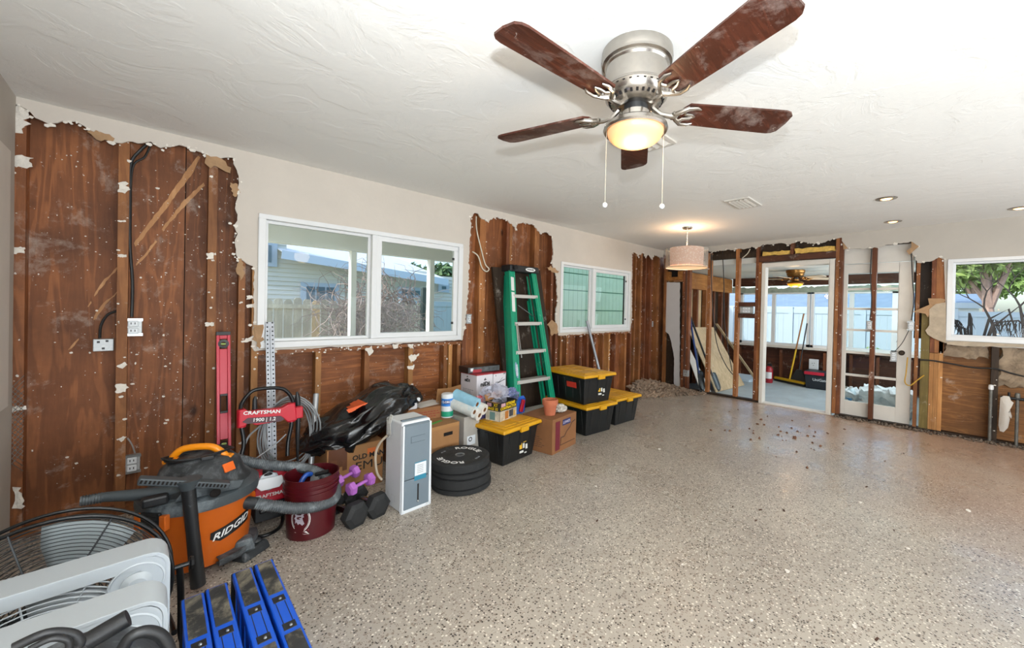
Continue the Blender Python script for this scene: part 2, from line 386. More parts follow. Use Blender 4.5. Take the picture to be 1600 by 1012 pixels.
# ---- long left wall: painted board torn away in three places
h1 = [(-.556,2.393),(-.535,2.401),(-.51,2.379),(-.481,2.351),(-.437,2.331),(-.403,2.346),(-.369,2.373),(-.334,2.382),(-.309,2.36),(-.26,2.335),(-.222,2.309),(-.183,2.302),(-.13,2.323),(-.034,2.353),(.01,2.334),(.054,2.356),(.099,2.378),(.162,2.376),(.233,2.354),(.293,2.332),(.334,2.366),(.369,2.372),(.391,2.314),(.41,2.228),(.404,2.135),(.395,2.041),(.41,1.93),(.382,1.893),(.411,1.838),(.391,1.789),(.406,1.7),(.414,1.659),(.462,1.627),(.505,1.613),(.508,1.2),(.50,1.02),(.52,.985)]
h2 = [(2.281,.995),(2.317,1.14),(2.353,1.619),(2.345,1.9),(2.369,2.20),(2.355,2.31),(2.432,2.372),(2.517,2.311),(2.577,2.307),(2.689,2.363),(2.826,2.373),(2.921,2.33),(2.981,2.28),(2.999,2.343),(3.118,2.379),(3.274,2.374),(3.385,2.288),(3.496,2.329),(3.59,2.278),(3.62,2.075),(3.589,1.947),(3.663,1.829),(3.691,1.706),(3.715,1.455),(3.681,1.286),(3.686,1.119),(3.749,1.0)]
h3 = [(5.421,1.015),(5.46,1.195),(5.44,1.7),(5.423,2.29),(5.53,2.31),(5.60,2.24),(5.67,2.30),(5.75,2.33),(5.83,2.25),(5.92,2.32),(6.03,2.25),(6.12,2.33),(6.30,2.31),(6.39,2.32)]
lower = jag(h1, .006, .02, 1)+jag([(.52,.985),(2.281,.995)], .006, .03, 2)[1:-1]+jag(h2, .010, .02, 3)+jag([(3.749,1.0),(5.421,1.015)], .006, .03, 4)[1:-1]+jag(h3, .010, .02, 5)
poly = [(XF, H)]+[(XF, 2.39)]+lower+[(XB, 2.33), (XB, H)]
w1 = [(.545,1.02),(2.25,1.02),(2.25,2.0),(.545,2.0)]; w2 = [(3.775,1.05),(5.372,1.05),(5.372,1.972),(3.775,1.972)]
mb = MB().prism(poly, 0, .013, 'xz', 0, 1, holes=(w1, w2))
wall_left = build('wall_left', mb, [plaster, gypsum], kind='structure')
def piece(name, x0, x1, z0, z1, mat, y0=.0145, y1=.104, parent=None):
    return build(name, MB().box(x0, x1, y0, y1, z0, z1), mat, parent or wall_left)
for i, (a, b, t, m) in enumerate([(-.563,-.512,2.43,ply),(-.169,-.123,2.43,stud_m),(.25,.297,2.43,stud_m),(.421,.459,2.43,stud_m),(.50,.54,2.0,stud_l),
        (2.29,2.335,2.43,stud_r),(2.49,2.57,2.43,stud_m),(2.86,2.90,2.43,stud_r),(2.905,2.945,2.43,stud_m),(3.30,3.38,2.43,stud_m),(3.60,3.64,2.43,stud_r),(3.70,3.745,2.43,stud_r),
        (5.44,5.48,2.43,stud_r),(5.55,5.58,2.43,stud_m),(5.70,5.76,2.43,stud_m),(5.86,5.89,2.43,stud_r),(6.03,6.10,2.43,stud_r),(6.25,6.32,2.43,stud_m)]):
    piece('stud', a, b, .04, t, m)
for a, b, m in [(.921,.962,stud_l),(1.303,1.345,stud_m),(1.705,1.75,stud_l),(2.078,2.115,stud_m),(2.135,2.175,stud_l),(2.235,2.275,stud_m)]: piece('cripple_stud', a, b, .04, .955, m)
for a, b, m in [(3.80,3.835,stud_m),(3.92,3.955,stud_m),(4.19,4.225,stud_r),(4.35,4.38,stud_r),(4.51,4.55,stud_r),(4.72,4.75,stud_m),(4.86,4.90,stud_l),(5.02,5.05,stud_r),(5.29,5.34,stud_m)]: piece('cripple_stud', a, b, .04, .985, m)
piece('sill_plate', .54, 2.285, .955, .984, stud_h); piece('sill_plate', 3.76, 5.43, .985, 1.014, stud_h)
piece('sole_plate', -.56, 6.418, 0, .04, stud_h)
piece('header', .50, 2.29, 2.012, 2.2, stud_h); piece('header', 3.745, 5.44, 1.985, 2.2, stud_h)
piece('top_plate', -.56, 6.418, 2.40, 2.438, stud_h, .016)
xs = [(-.66,.135),(.14,.53)]
for a, b in xs: piece('sheathing_panel', a, b, 0, 2.5, ply, .104, .122)
for a, b in [(.53,.94),(.943,1.34),(1.343,1.73),(1.733,2.28)]: piece('sheathing_panel', a, b, 0, 1.0, ply_h, .104, .122)
piece('sheathing_panel', .53, 2.28, 2.0, 2.5, ply_h, .104, .122)
for a, b in [(2.28,2.88),(2.883,3.34),(3.343,3.76)]: piece('sheathing_panel', a, b, 0, 2.5, ply, .104, .122)
for a, b in [(3.76,4.53),(4.533,5.40)]: piece('sheathing_panel', a, b, 0, 1.02, ply, .104, .122)
piece('sheathing_panel', 3.76, 5.40, 1.99, 2.5, ply_h, .104, .122)
for a, b in [(5.40,5.88),(5.883,7.0)]: piece('sheathing_panel', a, b, 0, 2.5, ply, .104, .122)
# flaps of torn board and paper that still hang on the edges
def flap(mb, pts, y, curl, mi=0, th=.004):
    cx = sum(p[0] for p in pts)/len(pts); cz = sum(p[1] for p in pts)/len(pts)
    vs = [(p[0], y-curl*(abs(p[0]-cx)+abs(p[1]-cz)), p[1]) for p in pts]; n = len(pts)
    vs += [(v[0], v[1]+th, v[2]) for v in vs]
    mb.add(vs, [tuple(range(n)), tuple(range(n, 2*n))[::-1]]+[(i, (i+1) % n, n+(i+1) % n, n+i) for i in range(n)], mi)
def px_flap(mb, pix, y, curl, mi=0):
    pts = [(pY(a, b, y).x, pY(a, b, y).z) for a, b in pix]; s = (max(p[0] for p in pts)-min(p[0] for p in pts)+max(p[1] for p in pts)-min(p[1] for p in pts))/2
    flap(mb, jag(pts+[pts[0]], s*.10, s*.16, int(pix[0][0]*7+pix[0][1]))[:-1], y, curl, mi)
fl = MB()
px_flap(fl, [(136,206),(150,203),(165,208),(180,217),(176,219),(158,219),(145,215)], -.004, .06)
px_flap(fl, [(322,241),(330,243),(345,250),(362,262),(360,269),(340,262),(323,260)], -.006, .05)
px_flap(fl, [(372,404),(379,404),(382,418),(377,438),(371,424)], -.004, .08)
px_flap(fl, [(395,507),(410,507),(412,525),(404,545),(396,530)], -.008, .10)
px_flap(fl, [(852,508),(862,498),(869,505),(871,520),(862,524),(858,512)], -.008, .12)
px_flap(fl, [(360,285),(372,288),(374,300),(366,308),(361,298)], -.003, .05)
px_flap(fl, [(853,418),(862,416),(873,424),(866,427)], -.006, .08)
build('torn_paper', fl, paper, wall_left)
fl = MB()
px_flap(fl, [(20,165),(30,163),(42,172),(46,186),(38,186),(47,192),(38,196),(36,208),(20,207)], .010, .0)
px_flap(fl, [(20,245),(34,243),(50,246),(46,252),(52,262),(36,262),(22,261)], .010, .02)
px_flap(fl, [(18,385),(39,386),(38,395),(18,397)], .010, .02)
px_flap(fl, [(184,286),(192,283),(200,286),(196,290),(203,296),(195,303),(186,300)], .008, .05)
px_flap(fl, [(183,344),(197,344),(197,347),(184,346)], .008, .02)
px_flap(fl, [(183,397),(198,398),(197,402),(184,401)], .008, .02)
px_flap(fl, [(182,572),(195,565),(200,570),(192,575)], .008, .05)
px_flap(fl, [(181,600),(199,599),(200,605),(196,612),(181,614)], .008, .03)
px_flap(fl, [(182,686),(192,682),(198,682),(190,690)], .002, .05)
px_flap(fl, [(323,395),(334,395),(334,405),(324,405)], .008, .02)
px_flap(fl, [(320,504),(335,503),(335,509),(321,509)], .008, .02)
px_flap(fl, [(20,760),(30,762),(33,775),(40,790),(34,794),(22,793),(24,782)], .005, .1)
px_flap(fl, [(15,635),(42,634),(41,640),(16,643)], .008, .02)
px_flap(fl, [(396,448),(403,447),(404,451),(397,452)], .006, .02); px_flap(fl, [(385,462),(394,461),(396,466),(386,468)], .006, .04)
px_flap(fl, [(385,476),(396,475),(396,480),(386,481)], .006, .04); px_flap(fl, [(376,533),(396,524),(398,530),(384,536)], .002, .06)
px_flap(fl, [(570,545),(580,540),(584,548),(576,556)], .006, .06); px_flap(fl, [(638,556),(655,552),(650,560),(642,567)], .004, .08)
px_flap(fl, [(636,572),(648,570),(646,577),(637,576)], .006, .05); px_flap(fl, [(613,538),(622,537),(622,544),(615,544)], .0, .05)
px_flap(fl, [(636,538),(646,537),(646,545),(640,543)], .0, .05)
build('plaster_scrap', fl, gypsum, wall_left)
scr = MB()
for pix in ([(310,243),(313,246),(300,272),(275,305),(245,345),(212,385),(209,380),(235,345),(262,310),(290,268)],[(318,285),(320,290),(298,312),(270,343),(262,352),(255,362),(252,358),(262,345),(290,310)],
            [(243,375),(245,377),(228,402),(213,415),(212,412),(228,394)],[(183,417),(184,420),(166,440),(148,463),(146,461),(164,436)],[(183,455),(183,458),(165,476),(150,498),(147,500),(146,494),(162,474)],[(123,528),(124,531),(112,545),(107,547),(110,540)],[(142,470),(143,473),(138,480),(137,478)]):
    q = [(pY(a, b, .1035).x, pY(a, b, .1035).z) for a, b in pix]; q = jag(q+[q[0]], .003, .02, int(pix[0][0]))[:-1]; scr.prism(q, .1025, .1045, 'xz')
def onply(r): 
    x = r.choice([r.uniform(-.50,-.18), r.uniform(-.11,.24), r.uniform(-.11,.24), r.uniform(.31,.41)]); return (x, .1035, r.uniform(.2, 2.25)), (0,-1,0), (0,0,1)
build('gouge', scr, wood('bare_gouge', 'b07848', 'd9a876', 'z', 1.5, dust=.1, knots=False), wall_left, kind='stuff')
def flakes(name, parent, n, fn, mat, seed, s0=.006, s1=.018):
    rnd = random.Random(seed); mb = MB()
    for _ in range(n):
        c, nrm, up = fn(rnd); c = Vector(c); nrm = Vector(nrm); up = Vector(up); x = nrm.cross(up).normalized()
        k = rnd.randint(4, 6); s = rnd.uniform(s0, s1); a0 = rnd.random()*6; asp = rnd.uniform(.5, 1.6)
        ring = [c+nrm*rnd.uniform(.001, .006)+x*(s*asp*cos(a0+2*pi*i/k)*rnd.uniform(.6, 1))+up*(s*sin(a0+2*pi*i/k)*rnd.uniform(.5, 1)) for i in range(k)]
        mb.add([c-nrm*.002]+ring, [(0, 1+i, 1+(i+1) % k) for i in range(k)]+[tuple(range(1, k+1))])
    return build(name, mb, mat, parent, kind='stuff')
flakes('plaster_specks', wall_left, 420, onply, gypsum, 31, .0012, .0045)
flakes('plaster_specks', wall_left, 60, onply, gypsum, 32, .004, .011)
def onply2(r):
    x = r.uniform(.56, 2.2); return (x, .1035, r.uniform(.1,.9)), (0,-1,0), (0,0,1)
flakes('plaster_specks', wall_left, 120, onply2, gypsum, 33, .0012, .0045)
def onply3(r):
    x = r.choice([r.uniform(2.36, 3.6), r.uniform(5.5,6.35)]); return (x, .1035, r.uniform(.3,2.2)), (0,-1,0), (0,0,1)
flakes('plaster_specks', wall_left, 260, onply3, gypsum, 34, .0015, .005)
studx = [(-.14,2.35),(-.155,2.35),(.275,2.3),(.28,2.3),(-.54,2.35),(.44,1.6),(.52,1.55),(.94,.93),(1.32,.93),(1.73,.93),(2.1,.93),(2.15,.93),(2.51,2.3),(2.57,2.3),(2.57,2.3),(2.93,2.25),(3.36,2.3),(3.38,2.3),(3.62,1.8),(3.73,.95),(3.82,.95),(3.93,.95),(4.2,.95),(4.53,.95),(4.88,.95),(4.9,.95),(5.31,.95),(5.45,2.2),(5.57,2.2),(5.75,2.2),(5.76,2.2),(6.07,2.2),(6.10,2.2),(6.29,2.2),(6.31,2.2)]
def onstud(r):
    x, t = r.choice(studx); return (x+r.uniform(-.016, .016), .0135, r.uniform(.15, t)), (0,-1,0), (0,0,1)
flakes('plaster_crumbs', wall_left, 260, onstud, gypsum, 3, .004, .013)
def undersill(r):
    x = r.choice([r.uniform(.53, 2.27), r.uniform(.53, 2.27), r.uniform(3.77, 5.42)]); return (x, .0, .975+.02*(x > 3)+r.uniform(-.025, .008)), (0,-1,0), (0,0,1)
flakes('plaster_crumbs', wall_left, 90, undersill, gypsum, 4, .004, .012)
def edge2(r):
    p = r.choice(h2+h3+h1[:36]); return (p[0]+r.uniform(-.02,.02), -.001, p[1]+r.uniform(-.02,.01)), (0,-1,0), (0,0,1)
flakes('plaster_crumbs', wall_left, 150, edge2, gypsum, 5, .006, .018)

# weatherproof skin behind the sheathing
sk = MB()
for a, b, c, d in ((-.70,.53,-.1,2.54),(.53,2.27,-.1,1.0),(.53,2.27,2.01,2.54),(2.27,3.76,-.1,2.54),(3.76,5.385,-.1,1.03),(3.76,5.385,1.985,2.54),(5.385,7.1,-.1,2.54)): sk.box(a, b, .123, .135, c, d)
build('building_paper', sk, M_('building_paper', '1a1613', .95), wall_left)
# ---- windows
def window(name, label_unused, org, xd, wid, z0, z1, mull, right_fixed=True, th=.045, depth=.08, out=(0,1,0)):
    """frame of a two-light vinyl slider; org = inner left end on the wall line, xd along the wall"""
    root = bpy.data.objects.new(name, None); COL.objects.link(root); root.location = (org[0], org[1], z0); root['kind'] = 'structure'
    X = Vector(xd); O = Vector(out); B = Vector((org[0], org[1], 0))
    def bx(mb, a, b, c, d, e, f):
        vs = [B+X*p+O*q+Vector((0,0,r)) for r in (e, f) for q in (c, d) for p in (a, b)]
        mb.add(vs, [(0,1,3,2),(4,6,7,5),(0,4,5,1),(2,3,7,6),(0,2,6,4),(1,5,7,3)])
    m = MB(); bx(m, 0, wid, -.012, depth, z0, z0+th); bx(m, 0, wid, -.012, depth, z1-th*.8, z1); bx(m, 0, th, -.012, depth, z0+th, z1-th*.8); bx(m, wid-th, wid, -.012, depth, z0+th, z1-th*.8)
    build('window_frame', m, white_pvc, root, bevel=.003)
    m = MB(); bx(m, mull-.022, mull+.022, .0, depth*.8, z0+th, z1-th*.8); build('mullion', m, white_pvc, root, bevel=.003)
    for k, (a, b, s, yy) in enumerate(((th, mull-.022, .022, .045), (mull+.022, wid-th, .045, .015))):
        m = MB(); c, d = z0+th, z1-th*.8
        bx(m, a, b, yy, yy+.03, c, c+s); bx(m, a, b, yy, yy+.03, d-s, d); bx(m, a, a+s, yy, yy+.03, c+s, d-s); bx(m, b-s, b, yy, yy+.03, c+s, d-s)
        sash = build('sash', m, white_pvc, root, bevel=.002)
        m = MB(); bx(m, a+s-.003, b-s+.003, yy+.012, yy+.017, c+s-.003, d-s+.003); build('pane', m, glass, sash)
        if k:
            for zz in (c+.13, d-.13):
                m = MB(); bx(m, b-s-.02, b-s, yy-.008, yy+.004, zz-.012, zz+.012); build('latch', m, blk, sash)
    return root
window('window_1', '', (.53, .0), (1,0,0), 1.735, 1.005, 2.008, .84)
window('window_2', '', (3.76, .0), (1,0,0), 1.625, 1.035, 1.98, .70)
window('window_3', '', (XB, -3.640), (0,-1,0), 1.50, 1.09, 2.02, 1.40, out=(1,0,0))

# ---- back wall: open studs, a doorway and a torn strip of board along the ceiling
def yz(pix, x=XB): return [(pX(a, b, x).y, pX(a, b, x).z) for a, b in pix]
top = yz([(1036,398),(1060,399),(1085,397),(1100,391),(1106,391),(1112,394),(1128,391),(1135,390),(1147,391),(1151,388.5),(1162,389.7),(1174,385.5),(1180,388),(1189,384),(1194,382),(1207,382),(1216,379.6),(1231,382),(1242.5,378),(1251,377.8),(1263,378),(1269,381),(1280.5,379.6),(1302,373.6),(1314,371),(1317,380),(1325,389),(1362,388),(1371,386),(1400,380),(1423,377),(1434,385),(1424,391),(1429,400),(1433,410.5),(1443,409),(1453,409),(1468,400),(1475,405)])
low = yz([(1477,470),(1478,536),(1500,540),(1530,541),(1560,542),(1600,545)])+[(-5.3,1.02)]
poly = [(0.0, H), (0.0, 2.31)]+jag(top, .010, .02, 8)+jag(low, .006, .03, 9)+jag([(-5.3,1.02),(-5.35,.02)], .01, .05, 10)[1:]+[(YR, .02), (YR, H)]
w3 = [(-3.655,1.105),(-5.12,1.105),(-5.12,2.005),(-3.655,2.005)]
wall_back = build('wall_back', MB().prism(poly, XB, XB+.013, 'yz', 0, 1, holes=(w3,)), [plaster_grey, gypsum], kind='structure')
def pb(name, y0, y1, z0, z1, mat, x0=XB+.0145, x1=XB+.104, parent=None): return build(name, MB().box(x0, x1, min(y0,y1), max(y0,y1), z0, z1), mat, parent or wall_back)
for a, b, z0, z1, m in [(-.012,-.050,.03,2.30,stud_m),(-.375,-.415,.03,2.33,stud_r),(-.46,-.50,.03,2.33,stud_r),(-.812,-.862,.03,2.33,stud_m),(-1.262,-1.315,.03,2.36,stud_m),(-1.56,-1.60,.03,2.40,stud_r),(-1.60,-1.642,.03,2.13,stud_m),
        (-2.565,-2.605,.03,2.42,stud_m),(-2.607,-2.647,.03,2.40,stud_r),(-2.95,-2.998,.03,2.33,stud_r),(-3.374,-3.408,.03,2.22,stud_m),
        (-3.43,-3.505,.03,1.40,stud_g),(-3.508,-3.545,.03,.93,stud_l),(-3.547,-3.583,.03,.93,stud_l),(-3.585,-3.622,.03,1.10,stud_l),(-3.508,-3.545,.935,2.2,stud_r),(-3.547,-3.625,.935,2.2,stud_m),
        (-4.0,-4.055,.03,1.04,dark_wood),(-4.42,-4.46,.03,1.04,stud_r),(-4.83,-4.87,.03,1.04,stud_r),(-5.17,-5.21,.03,2.3,stud_r)]:
    pb('stud', a, b, z0, z1, m)
pb('header', -1.602, -2.563, 2.125, 2.215, stud_hy); pb('top_plate', 0, -5.2, 2.395, 2.435, stud_hy)
pb('blocking', -.51, -1.56, 2.215, 2.30, dark_wood, XB+.03); pb('blocking', -1.32, -1.555, 1.455, 1.52, stud_hy); pb('blocking', -1.32, -1.555, 1.275, 1.345, stud_hy)
pb('blocking', -2.66, -3.36, 2.25, 2.30, dark_wood, XB+.03)
pb('cripple_stud', -2.02, -2.06, 2.217, 2.39, stud_r)
pb('sole_plate', -.0, -1.64, 0, .028, dark_wood); pb('sole_plate', -2.60, -5.2, 0, .028, dark_wood)
# rim board above the openings closes the ceiling void
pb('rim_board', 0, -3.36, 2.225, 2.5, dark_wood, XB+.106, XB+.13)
ins_y = M_('yellow_insulation', 'd9b25c', .95, var=.25, vscale=25, bmp=.8, bscale=30)
def lumpy(name, x0, x1, y0, y1, z0, z1, mat, parent, amp=.02, n=(4, 22, 5), seed=0, **kw):
    mb = MB(); nx, ny, nz = n
    bm = bmesh.new(); bmesh.ops.create_cube(bm, size=1); bmesh.ops.subdivide_edges(bm, edges=bm.edges, cuts=9, use_grid_fill=True)
    for v in bm.verts:
        p = Vector(((v.co.x+.5)*(x1-x0)+x0, (v.co.y+.5)*(y1-y0)+y0, (v.co.z+.5)*(z1-z0)+z0))
        q = noise.noise_vector(p*11+Vector((seed, seed*3, 0)))*amp+noise.noise_vector(p*31+Vector((seed, 0, 5)))*amp*.5; p += q; v.co = p
    bm.verts.ensure_lookup_table(); mb.add([v.co.copy() for v in bm.verts], [[v.index for v in f.verts] for f in bm.faces]); bm.free()
    return build(name, mb, mat, parent, smooth=60, **kw)
lumpy('insulation', XB+.03, XB+.09, -2.01, -1.655, 2.22, 2.275, ins_y, wall_back, .02, seed=1); lumpy('insulation', XB+.03, XB+.09, -2.55, -2.07, 2.22, 2.29, ins_y, wall_back, .02, seed=2)
# doorway frame
dj = MB().box(XB-.012, XB+.14, -1.70, -1.652, 0, 2.105).box(XB-.012, XB+.14, -2.558, -2.50, 0, 2.105).box(XB-.012, XB+.14, -2.50, -1.70, 2.045, 2.105)
door_1 = build('door_1', dj, white_paint, kind='structure', bevel=.004)
build('threshold', MB().box(XB-.01, XB+.13, -2.50, -1.70, 0, .018), white_paint, door_1, bevel=.003)
# broken white panel in the corner and the sheet above it
pan = jag(yz([(1040,441),(1062,441),(1062,605),(1053,600),(1053,560),(1050,540),(1045,522),(1040,518)], XB+.05), .006, .05, 3)
build('wall_panel', MB().prism(pan, XB+.05, XB+.064, 'yz'), M_('white_panel', 'c9c6c4', .5, var=.03), wall_back)
pb('closing_panel', -.02, -.37, 0, 1.88, dark_wood, XB+.09, XB+.10)
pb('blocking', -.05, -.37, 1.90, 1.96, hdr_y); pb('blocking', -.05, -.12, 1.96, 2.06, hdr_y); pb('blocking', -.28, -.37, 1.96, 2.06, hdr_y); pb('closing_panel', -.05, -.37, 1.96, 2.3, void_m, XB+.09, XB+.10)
# below and beside the right-hand window
for a, b in [(-3.44,-4.03),(-4.033,-4.45),(-4.453,-6.6)]: pb('sheathing_panel', a, b, 0, 1.09, ply_y, XB+.104, XB+.12)
pb('sheathing_panel', -3.36, -3.63, 1.09, 2.5, dark_wood, XB+.104, XB+.12); pb('sheathing_panel', -5.15, -6.6, 1.09, 2.5, ply_y, XB+.104, XB+.12); pb('sheathing_panel', -3.63, -5.15, 2.03, 2.5, ply_y, XB+.104, XB+.12)
pb('sill_plate', -3.63, -5.16, 1.045, 1.075, dark_wood)
batt = M_('torn_insulation_facing', '97836c', .8, var=.35, vscale=5, bmp=.6, bscale=18, dirt='1f1813', dirt_amt=.55, dscale=5)
lumpy('insulation', XB+.055, XB+.10, -3.985, -3.63, .90, 1.04, batt, wall_back, .035, seed=4); lumpy('insulation', XB+.055, XB+.10, -4.40, -4.06, .62, 1.04, batt, wall_back, .045, seed=5)
def onB(r):
    y = r.choice([-.395,-.40,-.48,-.84,-.85,-1.29,-1.30,-1.58,-1.62,-2.59,-2.60,-2.63,-2.97,-2.98,-3.39,-3.52,-3.56,-3.60,-4.03]); return (XB+.0135, y+r.uniform(-.014,.014), r.uniform(.1, 2.15)), (-1,0,0), (0,0,1)
flakes('plaster_crumbs', wall_back, 130, onB, gypsum, 11, .004, .012)
def edgeB(r):
    p = r.choice(top); return (XB-.001, p[0]+r.uniform(-.02,.02), p[1]+r.uniform(-.02,.01)), (-1,0,0), (0,0,1)
flakes('plaster_crumbs', wall_back, 60, edgeB, gypsum, 12, .006, .02)
# torn board with paper around the window's left side
fb = MB()
def bflap(mb, pix, x, curl=.05, th=.004, mi=0):
    pts = [pX(a, b, x) for a, b in pix]; c = sum(pts, Vector())/len(pts); n = len(pts)
    vs = [Vector((p.x-curl*(p-c).length, p.y, p.z)) for p in pts]; vs += [v+Vector((th,0,0)) for v in vs]
    mb.add(vs, [tuple(range(n)), tuple(range(n, 2*n))[::-1]]+[(i, (i+1) % n, n+(i+1) % n, n+i) for i in range(n)], mi)
bflap(fb, [(1426,487),(1452,476),(1450,466),(1470,466),(1478,468),(1470,478),(1456,482),(1450,496),(1446,490)], XB-.012, .1)
bflap(fb, [(1424,377),(1436,385),(1426,393),(1421,398),(1416,392),(1424,386)], XB-.01, .08); bflap(fb, [(1317,378),(1325,388),(1318,390)], XB-.006, .08)
build('torn_paper', fb, paper, wall_back)
fb = MB(); bflap(fb, [(1452,483),(1462,475),(1478,472),(1478,536),(1470,533),(1458,528),(1449,522),(1446,516),(1452,508)], XB-.016, .03, .008)
bflap(fb, [(1478,534),(1500,533),(1540,535),(1570,537),(1600,538),(1600,542),(1560,541),(1520,541),(1500,540),(1480,538)], XB-.014, .0, .01)
build('torn_board', fb, M_('stained_gypsum', 'b3a48f', .9, var=.15, vscale=12, bmp=.4, bscale=40), wall_back)
def lettered(name, parent, x, y0, y1, z1, rows, mat, dz=.014):
    r = random.Random(5); mb = MB()
    for k in range(rows):
        y = y0
        while y > y1:
            w = r.uniform(.012, .035); 
            if r.random() < .85: mb.box(x-.001, x, y-w, y, z1-k*dz, z1-k*dz+.006)
            y -= w+.008
    return build(name, mb, mat, parent)
lettered('print_lines', wall_back, XB-.0165, -3.545, -3.615, 1.36, 8, M_('grey_print', '8d7c68', .9), .022)

# ---- remaining walls of the room
pf = [(.02, H), (.02, 2.39)]+jag([(-.003,2.385),(-.012,2.2),(-.005,1.7),(-.012,1.2),(-.006,.8)], .004, .05, 13)+[(-.02,.35),(-.03,.3),(-.03,0),(YR,0),(YR,H)]
wall_front = build('wall_front', MB().prism(pf, XF-.013, XF, 'yz', 0, 1), [plaster_grey, gypsum], kind='structure')
build('sheathing_panel', MB().box(XF-.13, XF-.11, YR, .13, 0, H), ply, wall_front)
build('wall_right', MB().box(XF-.1, XB+.12, YR-.1, YR, 0, H), plaster, kind='structure')
q0 = pX(9, 330, XF); q1 = pX(-60, 300, XF)
build('trim_1', MB().box(XF, XF+.014, q1.y, q0.y, .78, 2.10), white_paint, kind='structure', bevel=.003)
# expanded metal lath in the torn corner
lm = MB(); a = pY(4, 690, -.02); 
for i in range(16):
    for s in (-1, 1):
        x0 = XF+.004; z0 = .44+i*.028
        lm.tube([(x0, -.03, z0), (x0+.035, -.012, z0+s*.055)], .0016, 4)
build('wire_lath', lm, steel, wall_front)

# ================================================================== SUNROOM BEYOND THE STUDS
XW = 9.3; YL = -.15; YS = -3.5; ZC = 2.13; ZF = -.06
conc = M_('painted_concrete', 'a9b8bd', .5, var=.12, vscale=4, dirt='7c8488', dirt_amt=.2, dscale=7, bmp=.1)
build('floor.001', MB().box(XB+.02, XW+.2, YS-.1, YL+.2, -.2, ZF), conc, kind='structure')
build('ceiling.001', MB().box(XB+.11, XW+.15, YS-.1, YL+.2, ZC, ZC+.1), M_('sunroom_ceiling', 'd3d6d2', .8), kind='structure')
wl = build('wall_sunroom_left', MB().box(XB+.11, XW+.1, YL+.10, YL+.12, ZF, ZC), ply_pale, kind='structure')
build('header', MB().box(XB+.12, XW-.02, YL, YL+.09, 1.80, 2.108), hdr_y, wl)
for x, m in [(6.62,stud_r),(6.95,stud_r),(7.12,stud_m),(7.5,stud_r),(7.9,stud_m),(8.3,stud_r),(8.7,stud_r),(9.05,stud_r)]: build('stud', MB().box(x, x+.06, YL, YL+.09, ZF, 1.80), m, wl)
build('sheathing_panel', MB().box(7.9, 9.2, YL+.08, YL+.10, ZF, 1.8), dark_wood, wl)
build('sheathing_panel', MB().box(6.55, 9.2, YL+.075, YL+.095, ZF, .9), dark_wood, wl)
wsr = build('wall_sunroom_right', MB().box(XB+.11, XW+.1, YS-.05, YS, ZF, ZC+.1), M_('siding_cream', 'd8d5c8', .6), kind='structure')
# far wall with the row of windows
wf = build('wall_sunroom_far', MB().box(XW+.09, XW+.11, YS, YL+.1, ZF, .68), ply_h_y if False else wood('far_sheathing', '3d2014', '6b3d26', 'y', .6, dust=.6, figure=1.5), kind='structure')
for y in [-.3,-.72,-1.15,-1.52,-1.93,-2.35,-2.75,-3.2]: build('stud', MB().box(XW, XW+.09, y-.045, y, ZF, .62), stud_r, wf)
build('sill_plate', MB().box(XW, XW+.09, YS, YL, .60, .64), stud_hy, wf)
build('header', MB().box(XW, XW+.09, YS, YL, 1.95, ZC), stud_hy, wf)
tz = jag([(YL,1.93),(-1.2,1.90),(-2.2,1.93),(YS,1.90)], .02, .05, 21)
build('torn_board', MB().prism(tz+[(YS,1.80),(YL,1.80)], XW-.012, XW, 'yz'), M_('greenish_board', '9aa596', .8, var=.2, dirt='5d6b62', dirt_amt=.4), wf)
build('window_sill', MB().box(XW-.06, XW+.12, YS, YL, .64, .69), white_paint, wf, bevel=.004)
def simple_window(name, ya, yb, z0=.69, z1=1.82, mull=None):
    root = bpy.data.objects.new(name, None); COL.objects.link(root); root.location = (XW, (ya+yb)/2, z0); root['kind'] = 'structure'
    m = MB().box(XW, XW+.09, yb, ya, z0, z0+.05).box(XW, XW+.09, yb, ya, z1-.05, z1).box(XW, XW+.09, ya-.05, ya, z0, z1).box(XW, XW+.09, yb, yb+.05, z0, z1)
    build('window_frame', m, white_pvc, root)
    ys = [ya-.05]+(mull or [])+[yb+.05]
    for y in (mull or []): build('mullion', MB().box(XW+.01, XW+.08, y-.035, y+.035, z0+.05, z1-.05), white_pvc, root)
    for a, b in zip(ys[:-1], ys[1:]): build('pane', MB().box(XW+.04, XW+.045, b, a, z0+.05, z1-.05), glass, root)
simple_window('window_4', -.33, -1.68, mull=[-1.01]); simple_window('window_5', -1.70, -3.0, mull=[-2.36]); simple_window('window_6', -3.0, -3.48)

